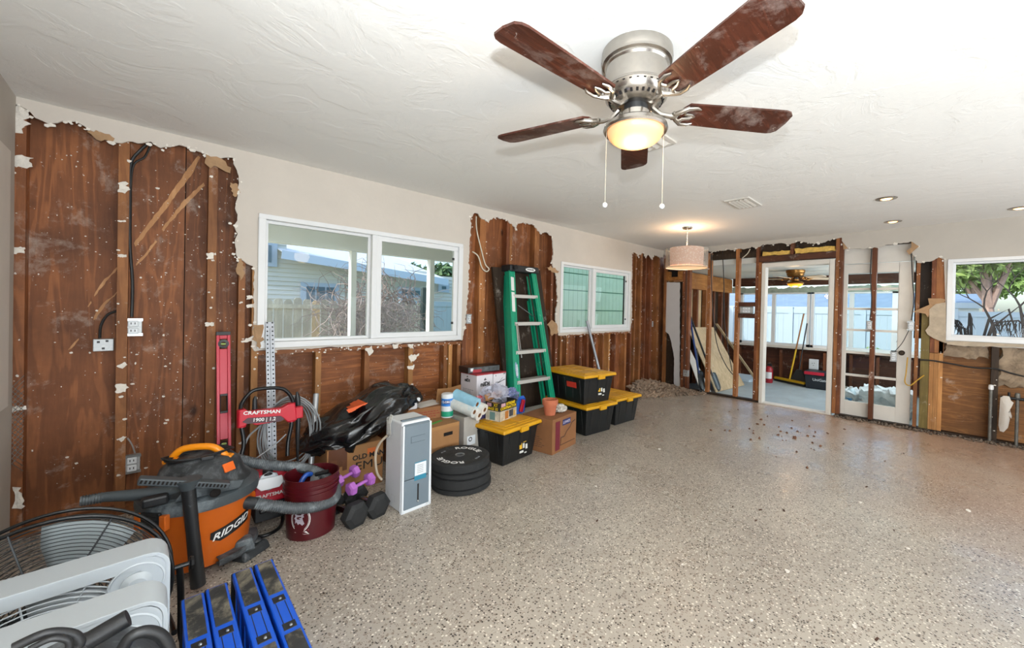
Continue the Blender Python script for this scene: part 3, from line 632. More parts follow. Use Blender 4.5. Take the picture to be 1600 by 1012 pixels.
# ================================================================== OUTSIDE
grass_m = M_('pale_ground', 'b9b7a0', .95, var=.3, vscale=3, bmp=.3)
build('ground_outside', MB().box(-25, 45, -35, 40, -.5, -.28), grass_m, kind='structure')
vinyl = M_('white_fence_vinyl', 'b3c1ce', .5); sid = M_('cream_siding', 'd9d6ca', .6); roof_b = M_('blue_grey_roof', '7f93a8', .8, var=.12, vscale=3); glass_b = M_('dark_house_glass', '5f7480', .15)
def panel_fence(label, x, y0, y1, ztop, group=None, axis='y', cat='fence'):
    n = int(abs(y1-y0)/1.8); t = thing('vinyl_fence', label, cat, (x, y0, -.28) if axis == 'y' else (y0, x, -.28))
    for i in range(n+1):
        y = y0+(y1-y0)*i/n
        f = MB().box(x-.06, x+.06, y-.06, y+.06, -.3, ztop+.06) if axis == 'y' else MB().box(y-.06, y+.06, x-.06, x+.06, -.3, ztop+.06)
        build('post', f, vinyl, t)
        if i < n:
            y2 = y0+(y1-y0)*(i+1)/n; a, b = min(y, y2)+.06, max(y, y2)-.06; m = MB()
            for z0, z1 in ((ztop-.13, ztop), (-.2, -.05)): m.box(x-.03, x+.03, a, b, z0, z1) if axis == 'y' else m.box(a, b, x-.03, x+.03, z0, z1)
            k = int((b-a)/.15)
            for j in range(k):
                c0 = a+(b-a)*j/k; c1 = a+(b-a)*(j+1)/k-.004
                m.box(x-.012, x+.012, c0, c1, -.1, ztop-.1) if axis == 'y' else m.box(c0, c1, x-.012, x+.012, -.1, ztop-.1)
            build('fence_panel', m, vinyl, t)
    return t
zt = pX(1550, 487, 14).z
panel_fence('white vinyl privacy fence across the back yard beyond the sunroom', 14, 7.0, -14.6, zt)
def leafy(mb, c, rx, rz, n, s, r, mi=0):
    for _ in range(n):
        d = Vector((r.gauss(0,1), r.gauss(0,1), r.gauss(0,1))).normalized()*(r.random()**.4)
        p = Vector(c)+Vector((d.x*rx, d.y*rx, d.z*rz)); a = Vector((r.gauss(0,1), r.gauss(0,1), r.gauss(0,1))).normalized(); b = a.orthogonal().normalized()
        k = s*r.uniform(.6, 1.4); mb.add([p-a*k, p+b*k*.4, p+a*k, p-b*k*.4], [(0,1,2,3)], mi)
def leaf_mat(name, c): 
    m = M_(name, c, .7, var=.45, vscale=1.2); return m
lf1 = leaf_mat('leaf_green', '7f9a52'); lf2 = leaf_mat('leaf_light', 'a0b468'); lf3 = leaf_mat('leaf_deep', '5c7a4a'); bark = M_('bark', '8c7264', .9, var=.2); bark_d = M_('dark_bark', '3a3330', .9)
def tree(label, base, h, rx, rz, n, leaf, seed, s=.16, group=None, trunk=.14, tm=None, lobes=6):
    r = random.Random(seed); t = thing('tree', label, 'tree', base, 0, group); b = Vector(base)
    pts = [b, b+Vector((.1,.1,h*.4)), b+Vector((0,.2,h*.75)), b+Vector((0,0,h*.98))]
    m = MB().tube(pts, [trunk, trunk*.8, trunk*.6, trunk*.25], 8)
    f = MB()
    for i in range(lobes):
        c = b+Vector((r.uniform(-.6,.6)*rx, r.uniform(-.75,.75)*rx, h+r.uniform(-.5,.6)*rz)); m.tube([b+Vector((0,.1,h*.55)), (b+Vector((0,.1,h*.6))+c)/2, c], [trunk*.5, trunk*.3, trunk*.1], 6)
        leafy(f, c, rx*.55, rz*.6, n//lobes, s, r)
    build('trunk', m, tm or bark, t, smooth=True); build('foliage', f, leaf, t, kind='stuff')
    return t
tree('broad pale green tree seen through the upper left of the right-hand window', (25.5, -4.7, -.3), 3.9, 1.9, 1.5, 3600, lf1, 1)
tree('tree with a pinkish bare trunk rising behind the fence in the right-hand window', (16.6, -4.64, -.3), 3.6, 1.2, 1.0, 3000, lf2, 2, trunk=.16, tm=M_('pink_bark', 'b59485', .9, var=.2))
tree('dense deep green tree at the far right behind the fence', (27.5, -8.0, -.3), 3.9, 1.6, 1.6, 3600, lf3, 3)
tree('tall yard tree behind the sunroom whose crown shades the white fence', (10.5, -3.66, -.3), 5.4, 2.3, 1.2, 2600, lf1, 31, s=.2)
# thin dark branching shrub in front of the fence
def twig(m, p, d, L, r0, depth, r):
    q = p+d*L; m.tube([p, (p+q)/2+Vector((0, r.uniform(-.05,.05), r.uniform(-.03,.05)))*L, q], [r0, r0*.85, r0*.7], 6)
    if depth: 
        for s in (-1, 1):
            dd = (d+Vector((r.uniform(-.1,.1), s*r.uniform(.35,.8), r.uniform(-.1,.35)))).normalized(); twig(m, q, dd, L*r.uniform(.6,.85), r0*.65, depth-1, r)
for lab, base, d0, sd in (('bare dark forked shrub standing before the fence in the right-hand window', pX(1556, 545, 10.5), Vector((0,.35,1)), 4), ('bare dark shrub leaning in from the right edge of the right-hand window', pX(1602, 545, 10.0), Vector((0,.12,1)), 9)):
    r = random.Random(sd); t = thing('bare_shrub', lab, 'shrub', (base.x, base.y, -.28)); m = MB(); b0 = Vector((base.x, base.y, -.28)); b1 = Vector((base.x, base.y+.02, 1.15)); m.tube([b0, b1], [.03, .024], 8); twig(m, b1, d0.normalized(), .42, .022, 4, r); build('branches', m, bark_d, t, smooth=True)
# low curved fronds at the window's lower left
t = thing('palm_frond_clump', 'clump of arching dark fronds low in the left of the right-hand window', 'plant', (9.2, -3.95, -.28)); m = MB(); r = random.Random(3)
for i in range(7):
    a = r.uniform(-1.2, 1.2); pts = [Vector((9.2, -3.95+a*.08, .6)), Vector((9.2, -3.95+a*.35, 1.15+r.uniform(0,.25))), Vector((9.2, -3.95+a*.75, 1.25+r.uniform(-.05,.3))), Vector((9.2, -3.95+a*1.0, .95+r.uniform(0,.3)))]
    m.tube(pts, [.02,.018,.014,.006], 5)
    for k in range(14):
        p = pts[1].lerp(pts[3], k/14)+Vector((0,0,.12*sin(pi*k/14))); m.tube([p, p+Vector((.02, r.uniform(-.06,.06), -.16))], [.008,.002], 4)
m.tube([(9.2,-3.95,-.28),(9.2,-3.95,.65)], .05, 6); build('fronds', m, bark_d, t)
# houses behind the fence
def house(label, x0, x1, y0, y1, zw, zr, wallm, roofm, wins=(), eave=.4, axis='y', name='house'):
    t = thing(name, label, 'house', ((x0+x1)/2, (y0+y1)/2, -.28))
    build('house_body', MB().box(x0, x1, min(y0,y1), max(y0,y1), -.28, zw), wallm, t)
    a, b = min(y0,y1)-eave, max(y0,y1)+eave
    if axis == 'y': v = [(x0-eave,a,zw),(x1+eave,a,zw),((x0+x1)/2,a,zr),(x0-eave,b,zw),(x1+eave,b,zw),((x0+x1)/2,b,zr)]
    else: v = [(x0-eave,a,zw),(x0-eave,b,zw),(x0-eave,(a+b)/2,zr),(x1+eave,a,zw),(x1+eave,b,zw),(x1+eave,(a+b)/2,zr)]
    build('roof', MB().add(v, [(0,1,2),(3,5,4),(0,3,4,1),(1,4,5,2),(0,2,5,3)]), roofm, t)
    build('fascia', MB().box(x0-eave-.03, x0-eave, a, b, zw-.16, zw+.02) if axis == 'y' else MB().box(x0-eave, x1+eave, a-.03, a, zw-.16, zw+.02), vinyl, t)
    for (p, q, r0, r1) in wins:
        w = build('window', MB().box(x0-.04, x0, min(p,q), max(p,q), r0, r1) if axis == 'y' else MB().box(p, q, min(y0,y1)-.04, min(y0,y1), r0, r1), vinyl, t)
        c, d = (min(p,q)+.07, max(p,q)-.07)
        for i in range(2):
            u0 = c+(d-c)*i/2+.01; u1 = c+(d-c)*(i+1)/2-.01
            build('pane', MB().box(x0-.05, x0-.042, u0, u1, r0+.07, r1-.07) if axis == 'y' else MB().box(u0, u1, min(y0,y1)-.05, min(y0,y1)-.042, r0+.07, r1-.07), glass_b, w)
    return t
whs = M_('white_siding', 'e4e6e4', .6)
zr0 = pX(1250, 476, 18).z; zr1 = pX(1250, 459, 20).z
house('white neighbouring house with blue-grey roof beyond the sunroom windows', 18, 23, 6.5, -2.8, zr0-.1, zr1+.25, whs, roof_b, [(-1.9,-3.0,pX(1300,492,18).z,pX(1300,482,18).z)])
pa, pb_ = pX(1484, 475, 19), pX(1530, 475, 19)
house('small white shed with blue-grey roof behind the fence in the right-hand window', 19, 22, pa.y, pb_.y, pX(1510,474,19).z, pX(1510,459,20.5).z, whs, roof_b, [(pX(1489,478,19).y, pX(1497,478,19).y, pX(1493,482,19).z, pX(1493,475,19).z)], eave=.15)
# shrubs under the sunroom windows
for i, (y, x) in enumerate([(-.6,12.6),(-1.5,12.9),(-2.4,12.7),(-3.3,12.9)]):
    r = random.Random(40+i); t = thing('low_shrub', ['low yellow-green shrub by the fence, seen at the left of the sunroom glass','low yellow-green shrub by the fence, seen behind the broom handles','low yellow-green shrub by the fence, seen above the black toolbox','low yellow-green shrub by the fence, seen through the glazed door'][i], 'shrub', (x, y, -.28), 0, 'shrubs along the white fence')
    f = MB(); leafy(f, (x, y, .15), .42, .40, 500, .07, r); build('foliage', f, lf2, t, kind='stuff'); m = MB().tube([(x,y,-.3),(x,y,.2)], .02, 6); build('stem', m, bark_d, t)

# ---- side yard through the long wall's first window: porch, fence, vines, neighbour's house
porch_w = M_('porch_white', 'fbfaf6', .6)
pt = thing('porch_roof', 'white porch roof with flat beam outside the first window', 'porch', (1.9, 1.6, 0))
build('porch_ceiling', MB().box(-3.5, 4.6, .125, 2.75, 2.42, 2.5), porch_w, pt)
for i in range(-11, 15): build('board', MB().box(i*.31, i*.31+.296, .13, 2.62, 2.405, 2.42), porch_w, pt)
build('beam', MB().box(-3.5, 4.6, 2.62, 2.76, pY(500, 386, 2.62).z, 2.42), porch_w, pt)
for lab, a, b in (('white square porch post outside the first window, behind its left light', 545, 556), ('white square porch post outside the first window, behind its right light', 668, 677)):
    x = pY((a+b)/2, 450, 2.69).x; w = abs(pY(b, 450, 2.69).x-pY(a, 450, 2.69).x)*.75; t = thing('porch_post', lab, 'post', (x, 2.69, -.28))
    build('shaft', MB().box(x-w/2, x+w/2, 2.69-.06, 2.69+.06, -.28, pY(550, 394, 2.62).z+.02), porch_w, t); build('base_block', MB().box(x-w/2-.02, x+w/2+.02, 2.61, 2.77, -.28, .0), porch_w, t)
old = wood('weathered_picket', 'a39c86', 'd2ccb6', 'z', 1.2, dust=.0, knots=False); oldn = wood('new_picket', 'c0a070', 'e0c898', 'z', 1.2)
t = thing('wooden_fence', 'weathered picket privacy fence outside the first window', 'fence', (2.2, 5.0, -.28)); r = random.Random(6)
x = 0.9-.151*26
for i in range(50):
    w = .135; z1 = pY(450, 467, 5.0).z+r.uniform(-.03, .03); new = (pY(492,480,5).x-.08 < x < pY(492,480,5).x+.07)
    v = [(x,z) for x, z in ((x,-.25),(x+w,-.25),(x+w,z1-.04),(x+w*.75,z1),(x+w*.25,z1),(x,z1-.04))]
    build('picket', MB().prism(v, 5.0, 5.02, 'xz'), oldn if new else old, t); x += w+.016
build('rail', MB().box(.9-.151*26, x, 4.96, 5.0, .35, .44), old, t); build('rail', MB().box(.9-.151*26, x, 4.96, 5.0, 1.25, 1.33), old, t)
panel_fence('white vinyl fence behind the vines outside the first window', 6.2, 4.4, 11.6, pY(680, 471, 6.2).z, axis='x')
t = thing('metal_post', 'dark square metal post outside the first window', 'post', (pY(662, 500, 4.2).x, 4.2, -.28)); x = pY(662, 480, 4.2).x
build('shaft', MB().box(x-.05, x+.05, 4.15, 4.25, -.28, pY(662,451,4.2).z), M_('dark_green_metal', '4d5a58', .5), t); build('post_cap', MB().box(x-.06, x+.06, 4.14, 4.26, pY(662,451,4.2).z, pY(662,449,4.2).z), M_('dark_green_metal_cap', '5d6a68', .5), t)
v = thing('dead_vine_tangle', 'tangle of dry brown vines heaped over the fence outside the first window', 'vine', (pY(575,500,4.45).x, 4.45, -.28)); m = MB(); r = random.Random(12)
xa, xb = pY(512, 490, 4.6).x, pY(648, 490, 4.6).x
hv = pY(580, 455, 4.45).z
for i in range(300):
    x = r.uniform(xa, xb); u = (x-xa)/(xb-xa); ht = hv-.25+.30*sin(pi*min(1, max(0, u)))**.6+.12*sin(x*7); z = r.uniform(.75, ht)
    p = Vector((x, 4.45+r.uniform(-.2,.2), z)); d = Vector((r.gauss(0,1), r.gauss(0,.4), r.gauss(0,.9))).normalized(); pts = [p]
    for k in range(8): d = (d+Vector((r.gauss(0,.5), r.gauss(0,.3), r.gauss(0,.5)-.08))).normalized(); p = p+d*.14; pts.append(p)
    m.tube(pts, [.009,.009,.008,.008,.007,.006,.005,.004,.002], 3, caps=False)
build('vine_stems', m, M_('dry_vine', '9c8a80', .9, var=.3), v, kind='stuff')
f = MB(); leafy(f, ((xa+xb)/2, 4.5, 1.0), (xb-xa)/2.1, .7, 10, .05, r)
for _ in range(420):
    x_ = r.uniform(xa, xb); u_ = (x_-xa)/(xb-xa); p_ = Vector((x_, 4.5+r.uniform(-.2,.25), r.uniform(.2, hv-.25))); a_ = Vector((r.gauss(0,1), r.gauss(0,1), r.gauss(0,1))).normalized(); b_ = a_.orthogonal().normalized(); f.add([p_-a_*.04, p_+b_*.018, p_+a_*.04, p_-b_*.018], [(0,1,2,3)]); build('dry_leaves', f, M_('dry_leaf', '8d7f7c', .9, var=.35), v, kind='stuff')
# clapboard house
hs = thing('clapboard_house', 'cream clapboard house beyond the fence outside the first window', 'house', (4, 8.0, -.28))
yH = 8.0; xl, xm, xr = pY(380, 450, yH).x-7, pY(447, 450, yH).x, pY(700, 450, yH).x+1
m = MB(); z = -.2
ztopL = pY(430, 350, yH).z; zA = pY(447, 396, yH).z; zB = pY(690, 436, yH).z
while z < ztopL+.5:
    xe = xr if z < min(zA, zB) else (xm if z > zA else xm+(xr-xm)*max(0, (zA-z)/max(.01, (zA-zB))))
    m.add([(xl,yH,z),(xe,yH,z),(xe,yH+.03,z+.11),(xl,yH+.03,z+.11),(xl,yH+.2,z),(xe,yH+.2,z)], [(0,1,2,3),(0,4,5,1)]); z += .11
build('clapboards', m, sid, hs); 
a, b = pY(440, 392, yH-.5), pY(700, 437, yH-.5)
build('roof', MB().add([(a.x,a.y,a.z),(b.x,b.y,b.z),(b.x,yH+3.0,b.z+.9),(a.x,yH+3.0,a.z+.9),(a.x,a.y,a.z-.02),(b.x,b.y,b.z-.02),(b.x,yH+3.0,b.z+.8),(a.x,yH+3.0,a.z+.8)], [(0,1,2,3),(4,7,6,5),(0,4,5,1),(1,5,6,2),(2,6,7,3),(3,7,4,0)]), M_('pale_metal_roof', 'd9dde0', .5), hs)
build('fascia', MB().bar((a.x,a.y-.02,a.z-.08), (b.x,b.y-.02,b.z-.08), .03, .2), M_('fascia_blue_white', 'c9d6e4', .5), hs)
for q in ((477,523,447,473,3),(410,425,382,410,2),(627,656,453,461,3),(689,697,447,452,1)):
    p0 = pY(q[0], q[2], yH-.03); p1 = pY(q[1], q[3], yH-.03)
    w = build('window', MB().box(p0.x-.1, p1.x+.1, yH-.06, yH+.02, p1.z-.1, p0.z+.1), vinyl, hs)
    for i in range(q[4]):
        u0 = p0.x+(p1.x-p0.x)*i/q[4]+.02; u1 = p0.x+(p1.x-p0.x)*(i+1)/q[4]-.02
        build('pane', MB().box(u0, u1, yH-.075, yH-.062, p1.z, p0.z), glass_b, w)
for i, (px, h) in enumerate([(610, 4.6), (640, 4.2), (668, 3.9), (700, 3.8)]):
    b = pY(px, 500, 13.5); tree(['palm-green tree over the neighbour\'s roof, first from the porch post','palm-green tree over the neighbour\'s roof, above the dark metal post','palm-green tree over the neighbour\'s roof, behind the right porch post','palm-green tree at the right end of the neighbour\'s roof'][i], (b.x, 13.5, -.3), pY(px, 405+i*5, 13.5).z-.5, .95, .8, 800, lf3, 60+i, s=.2, group='trees over the neighbour roof', lobes=4)
# mint green ribbed wall behind the second window
g = thing('green_shed', 'mint green shed wall with upright grooved boards outside the second window', 'shed', (8.5, 2.6, -.28)); mint = M_('mint_paint', 'cfe9c4', .55, var=.06, vscale=3)
for r_ in range(4):
    z0 = -.28+r_*.0; 
zz = [-.28]+[pY(905, q, 2.6).z for q in (484.5, 454, 428)]+[3.6]
m2 = MB().box(5.2, 13, 2.63, 2.75, -.28, 3.6); build('backing', m2, M_('mint_shadow_gap', '6fa688', .7), g)
x = 5.2
while x < 13: 
    for a, b in zip(zz[:-1], zz[1:]): build('board', MB().box(x, x+.145, 2.6, 2.63, a+.012, b-.012), mint, g)
    x += .155

# ================================================================== CEILING FIXTURES
walnut = wood('fan_blade_walnut', '34180f', '633322', 'x', 2.2, dust=1.9, knots=False, rough=.4, dust_col='b9aca4')
glow = M_('amber_globe', 'd8a47a', .4, emis='ffb070', estr=.62)
def fan(label, c, zb, R, ang0, bladem, metal, zc, globem, sc=1.0, chains=True, blade_w=.152):
    t = thing('ceiling_fan', label, 'ceiling fan', (c[0], c[1], zc)); X, Y = c
    def L(p, name, mat, smooth=35, parent=t): return build(name, MB().lathe([(r*sc, zb+z*sc) for r, z in p], 40, c=(X, Y, 0)), mat, parent, smooth=smooth)
    top = (zc-zb)/sc
    L([(0,top),(.148,top),(.150,top-.03),(.146,top-.038),(.146,top-.05),(.136,top-.055),(.136,top-.062),(.130,top-.07),(.130,.085),(.136,.08),(.138,.072),(.0,.072)], 'motor_housing', metal)
    hub = L([(0,.072),(.136,.072),(.130,.045),(.105,.022),(.07,.012),(.0,.012)], 'vent_ring', metal)
    m = MB()
    for i in range(30):
        a = 2*pi*i/30; ca, sa = cos(a), sin(a); r0, r1 = .108*sc, .134*sc
        p0 = Vector((X+r1*ca, Y+r1*sa, zb+.066*sc)); p1 = Vector((X+r0*ca, Y+r0*sa, zb+.022*sc)); m.bar(p0, p1, .010*sc, .004*sc, up=(ca, sa, 0))
    build('vent_slots', m, void_m, hub)
    L([(0,.012),(.05,.012),(.05,-.015),(.0,-.015)], 'switch_collar', blk)
    L([(.0,-.015),(.058,-.015),(.058,-.042),(.05,-.045),(.07,-.05),(.105,-.058),(.132,-.075),(.136,-.09),(.130,-.098),(.118,-.096),(.0,-.094)], 'light_fitter', metal)
    g = [(.119*sin(pi/2*i/8)**.9 if i else 0, -.094-.062*cos(pi/2*i/8)) for i in range(9)]
    L(g, 'light_globe', globem, smooth=60)
    for k in range(5):
        a = ang0+k*2*pi/5; M = Matrix.Translation((X, Y, zb)) @ Matrix.Rotation(a, 4, 'Z')
        b = MB(); b.M = M @ Matrix.Rotation(radians(-10), 4, 'X') @ Matrix.Scale(sc, 4)
        r0, r1, w0, w1 = .20, R/sc, blade_w*.84, blade_w*1.0; pts = []
        for i in range(7): th = -pi/2+pi*i/6; pts.append((r1-.045+.045*cos(th), (w1/2-.045 if False else w1/2)*sin(th) if False else (w1/2-.045)*(1 if th > 0 else (-1 if th < 0 else 0))+.045*sin(th)))
        poly = [(r0+.02,-w0/2),(r0+.02+.2,-w1/2+.005)]+pts+[(r0+.22,w1/2-.005),(r0+.02,w0/2),(r0,w0/2-.03),(r0,-w0/2+.03)]
        b.prism(poly, -.004, .004, 'xy'); bl = build('blade', b, bladem, t)
        # cast bracket: stem and a split scroll
        h = MB(); h.M = b.M
        h.tube([(.075,0,.015),(.11,0,-.012),(.15,0,-.016),(.175,0,-.012)], [.012,.011,.011,.013], 8)
        for s in (-1, 1):
            h.tube([(.165,0,-.012),(.185,s*.022,-.014),(.215,s*.05,-.012),(.250,s*.054,-.010),(.272,s*.045,-.009)], [.011,.010,.009,.008,.004], 8)
            h.tube([(.20,s*.038,-.010),(.215,s*.014,-.012),(.245,s*.010,-.010),(.262,0,-.009)], [.008,.008,.007,.004], 8)
        h.tube([(.168,-.018,-.012),(.162,0,-.013),(.168,.018,-.012)], .009, 8)
        build('blade_bracket', h, metal, bl, smooth=True)
    if chains:
        for nm, px0, p1 in (('pull_chain', (957,180), (955,301)), ('pull_chain', (1046,180), (1044,304))):
            s = -1 if px0[0] < 1000 else 1
            q = Vector((X, Y, 0))+RT*(s*.122*sc); q0 = Vector((q.x, q.y, zb-.09)); zl = zb-.40
            ch = build(nm, MB().tube([q0, (q.x, q.y, zl)], .0007, 5), wire_w, t); build('pull_knob', MB().sphere((q.x, q.y, zl-.008), .011, 12, sc=(1,1,1)), wh, ch, smooth=True)
    return t
fan('brushed nickel ceiling fan with five worn walnut blades over the near end of the room', (1.43, -2.67), 2.205, .695, radians(178), walnut, nickel, H, glow)
lamp('fan_bulb', 'POINT', (1.43, -2.67, 2.0), 7, (1, .72, .42), .09)
def vent(label, x0, x1, y0, y1, group):
    t = thing('ceiling_vent', label, 'vent', ((x0+x1)/2, (y0+y1)/2, H), 0, group)
    m = MB(); z0, z1 = H-.012, H; e = .028
    m.box(x0,x1,y0,y0+e,z0,z1).box(x0,x1,y1-e,y1,z0,z1).box(x0,x0+e,y0+e,y1-e,z0,z1).box(x1-e,x1,y0+e,y1-e,z0,z1)
    build('frame', m, white_paint, t, bevel=.003); build('backing', MB().box(x0+e,x1-e,y0+e,y1-e,H-.003,H-.001), M_('vent_dark', '6f6a64', .8), t)
    n = 5
    for i in range(n):
        y = y0+e+(y1-y0-2*e)*(i+.5)/n; build('slat', MB().bar((x0+e,y,H-.012),(x1-e,y,H-.012), (y1-y0-2*e)/n*.92, .002, up=(0,.45,1)), white_paint, t)
vent('white ceiling register half hidden behind the fan globe', 2.06, 2.34, -2.38, -2.06, 'ceiling registers'); vent('white ceiling register between the fan and the pendant', 3.88, 4.26, -2.30, -2.07, 'ceiling registers')
warm_e = M_('lit_bulb', 'ffd9a0', .5, emis='ffc27a', estr=6)
for lab, (x, y) in (('recessed ceiling light nearest the fan, of the two in line', (4.747,-3.218)), ('recessed ceiling light close above the broken drywall by the glazed door', (5.945,-3.178)), ('recessed ceiling light at the far right above the window', (5.944,-4.125))):
    t = thing('recessed_light', lab, 'recessed light', (x, y, H), 0, 'recessed ceiling lights')
    build('trim_ring', MB().lathe([(.045,H-.001),(.047,H-.008),(.078,H-.006),(.082,H-.001)], 28, c=(x,y,0)), nickel, t, smooth=True)
    build('bulb', MB().lathe([(0,H-.012),(.03,H-.011),(.044,H-.002)], 20, c=(x,y,0)), warm_e, t, smooth=True)
    l = lamp('recessed_bulb', 'SPOT', (x, y, H-.02), 14, (1,.75,.5), .03); l.data.spot_size = radians(115); l.data.spot_blend = .8
# pendant with a patterned drum inside a sheer one
px_, py_ = 4.811, -1.239
t = thing('pendant_lamp', 'pendant lamp with patterned fabric drum inside a sheer outer shade', 'pendant lamp', (px_, py_, H))
build('canopy', MB().lathe([(0,H-.022),(.06,H-.02),(.068,H-.001)], 24, c=(px_,py_,0)), nickel, t, smooth=True)
zs1, zs0 = 2.17, 1.945
zt_ = None
m = MB()
for k in range(14): m.lathe([(.006,.012),(.009,0),(.006,-.012),(.004,0),(.006,.012)], 6, c=(px_+.004*(k%2), py_, H-.03-k*.017))
build('hanging_chain', m, nickel, t); build('cord', MB().tube([(px_,py_,H-.02),(px_+.012,py_,H-.12),(px_,py_,zs1)], .0025, 5), wire_w, t)
sh = M_('patterned_shade', 'cdb6a4', .8, emis='ffb98a', estr=.3); 
def shade_mat():
    m, nt, b = newmat('floral_shade'); v = coords(nt, (1,1,1)); vr = nt.nodes.new('ShaderNodeTexVoronoi'); nt.links.new(v, vr.inputs['Vector']); vr.inputs['Scale'].default_value = 45
    c = mixc(nt, ramp(nt, vr.outputs['Distance'], [(.25, 1.0), (.42, 0.0)]), rgb('b98f78'), rgb('d9cabc')); nt.links.new(c, b.inputs['Base Color']); b.inputs['Roughness'].default_value = .85
    b.inputs['Emission Color'].default_value = (1,.6,.42,1); b.inputs['Emission Strength'].default_value = .32; return m
dshade = MB(); n = 24
dshade.lathe([(.205,zs0),(.21,zs1),(.207,zs1),(.202,zs0)], 36, c=(px_,py_,0)); build('inner_shade', dshade, shade_mat(), t, smooth=True)
build('outer_shade', MB().lathe([(.262,zs0-.03),(.262,zs1-.01)], 36, c=(px_,py_,0)), M_('sheer_fabric', 'b8b2a8', .8, alpha=.42), t, smooth=True)
build('diffuser', MB().lathe([(0,zs0-.022),(.255,zs0-.018),(.262,zs0-.03)], 36, c=(px_,py_,0)), M_('pendant_diffuser', 'f0dcc0', .6, emis='ffc790', estr=.8), t, smooth=True)
build('shade_ring', MB().tube([(px_+.262*cos(2*pi*i/32), py_+.262*sin(2*pi*i/32), zs0-.03) for i in range(32)], .004, 5, closed=True), nickel, t)
build('spider', MB().bar((px_-.21,py_,zs1-.004),(px_+.21,py_,zs1-.004),.006,.004).bar((px_,py_-.21,zs1-.004),(px_,py_+.21,zs1-.004),.006,.004), nickel, t)
lamp('pendant_bulb', 'POINT', (px_, py_, 2.25), 9, (1,.70,.42), .06)

# ================================================================== WIRING ON THE WALLS
metal_box = M_('outlet_box_steel', 'b9bcbd', .5, metal=.5, dirt='e6e2da', dirt_amt=.4, dscale=30)
def outlet(label, c, dirx, face, w=.075, h=.115, kind='outlet', recept=True, group=None, body=metal_box, facem=None):
    t = thing('electrical_box', label, 'electrical box', c, 0, group); c = Vector(c); X = Vector(dirx); N = Vector(face)
    def bx(m, a, b, c0, d, e, f):
        vs = [c+X*p+N*q+Vector((0,0,r)) for r in (e, f) for q in (c0, d) for p in (a, b)]; m.add(vs, [(0,1,3,2),(4,6,7,5),(0,4,5,1),(2,3,7,6),(0,2,6,4),(1,5,7,3)])
    m = MB(); bx(m, -w/2, w/2, -.05, 0, -h/2, h/2); build('box', m, body, t, bevel=.003)
    if recept:
        m = MB(); bx(m, -w*.3, w*.3, 0, .012, -h*.42, -h*.04); bx(m, -w*.3, w*.3, 0, .012, h*.04, h*.42); r = build('receptacle', m, facem or wh, t, bevel=.005)
        m = MB()
        for zc_ in (-h*.23, h*.23):
            for s in (-1, 1): bx(m, s*w*.11-.002, s*w*.11+.002, .012, .0125, zc_-.005, zc_+.008)
        build('slots', m, blk, r)
        m = MB(); bx(m, -w/2-.004, w/2+.004, -.001, .003, h/2-.012, h/2+.006); bx(m, -w/2-.004, w/2+.004, -.001, .003, -h/2-.006, -h/2+.012); build('mounting_strap', m, steel, t)
    else:
        m = MB(); bx(m, -w*.45, w*.45, 0, .004, -h*.45, h*.45); build('cover', m, body, t)
        m = MB()
        for p, q in ((-.02,.02),(.015,.025),(0,-.02)): bx(m, p-.006, p+.006, .004, .006, q-.006, q+.006)
        build('knockouts', m, blk, t)
    return t
EX, EY = (1,0,0), (0,-1,0)
outlet('square steel junction box on the plywood left of the first stud', pY(161.5, 539, .05), EX, EY, .085, .075, recept=False)
outlet('white receptacle in a steel box halfway up, right of the first stud', pY(208, 511, .03), EX, EY, .078, .10)
outlet('white duplex receptacle low on the first stud, behind the shop vacuum', pY(206, 725, .02), EX, EY, .072, .105)
outlet('small white switch box between the first window and the leaning ladder', pY(733, 498, -.005), EX, EY, .055, .09, facem=wh)
outlet('small grey box on a stud at the corner, left of the white panel', pY(1019, 506, .05), EX, EY, .075, .10, recept=False)
outlet('steel box low on the stud beside the broken white panel', pX(1071, 583, XB+.01), (0,-1,0), (-1,0,0), .09, .11, recept=False)
outlet('double switch box held between short blocks beside the doorway', (XB+.04, -1.43, 1.40), (0,-1,0), (-1,0,0), .18, .10)
outlet('white cable box on the stud in front of the glazed door', pX(1358, 508, XB+.01), (0,-1,0), (-1,0,0), .055, .10, facem=wh)
outlet('white receptacle on the dark stud right of the glazed door knob', pX(1423, 509, XB+.01), (0,-1,0), (-1,0,0), .06, .10)
outlet('white receptacle hanging by its wire below the door knob', pX(1396, 557, XB-.005), (0,-1,0), (-1,0,0), .06, .11)
outlet('grey box near the sunroom ceiling, seen between studs', pX(1157, 426, 9.28), (0,-1,0), (-1,0,0), .13, .16, recept=False)
outlet('white receptacle on the sunroom wall right of the broom', pX(1271, 569, 9.28), (0,-1,0), (-1,0,0), .16, .20, recept=False, body=wh)
def cable(label, pts, r=.005, mat=None, name='cable', group=None):
    o = build(name, MB().tube(smooth_pts(pts), r, 7), mat or cable_m, None, smooth=True); return setp(o, label, 'cable', group)
def smooth_pts(pts, k=6):
    P = [Vector(p) for p in pts]; out = []
    for i in range(len(P)-1):
        p0 = P[max(i-1, 0)]; p1 = P[i]; p2 = P[i+1]; p3 = P[min(i+2, len(P)-1)]
        for j in range(k):
            t = j/k; out.append(.5*((2*p1)+(-p0+p2)*t+(2*p0-5*p1+4*p2-p3)*t*t+(-p0+3*p1-3*p2+p3)*t**3))
    return out+[P[-1]]
cable('thick black cable hanging down the first stud to its receptacle', [pY(234,222,.03),pY(218,236,.03),pY(205,255,.05),pY(203,300,.06),pY(203,380,.06),pY(207,440,.05),pY(206,495,.04)], .008)
cable('second black cable looping beside the first stud at the top', [pY(236,224,.05),pY(226,245,.05),pY(207,262,.05),pY(204,330,.07),pY(204,400,.07)], .006)
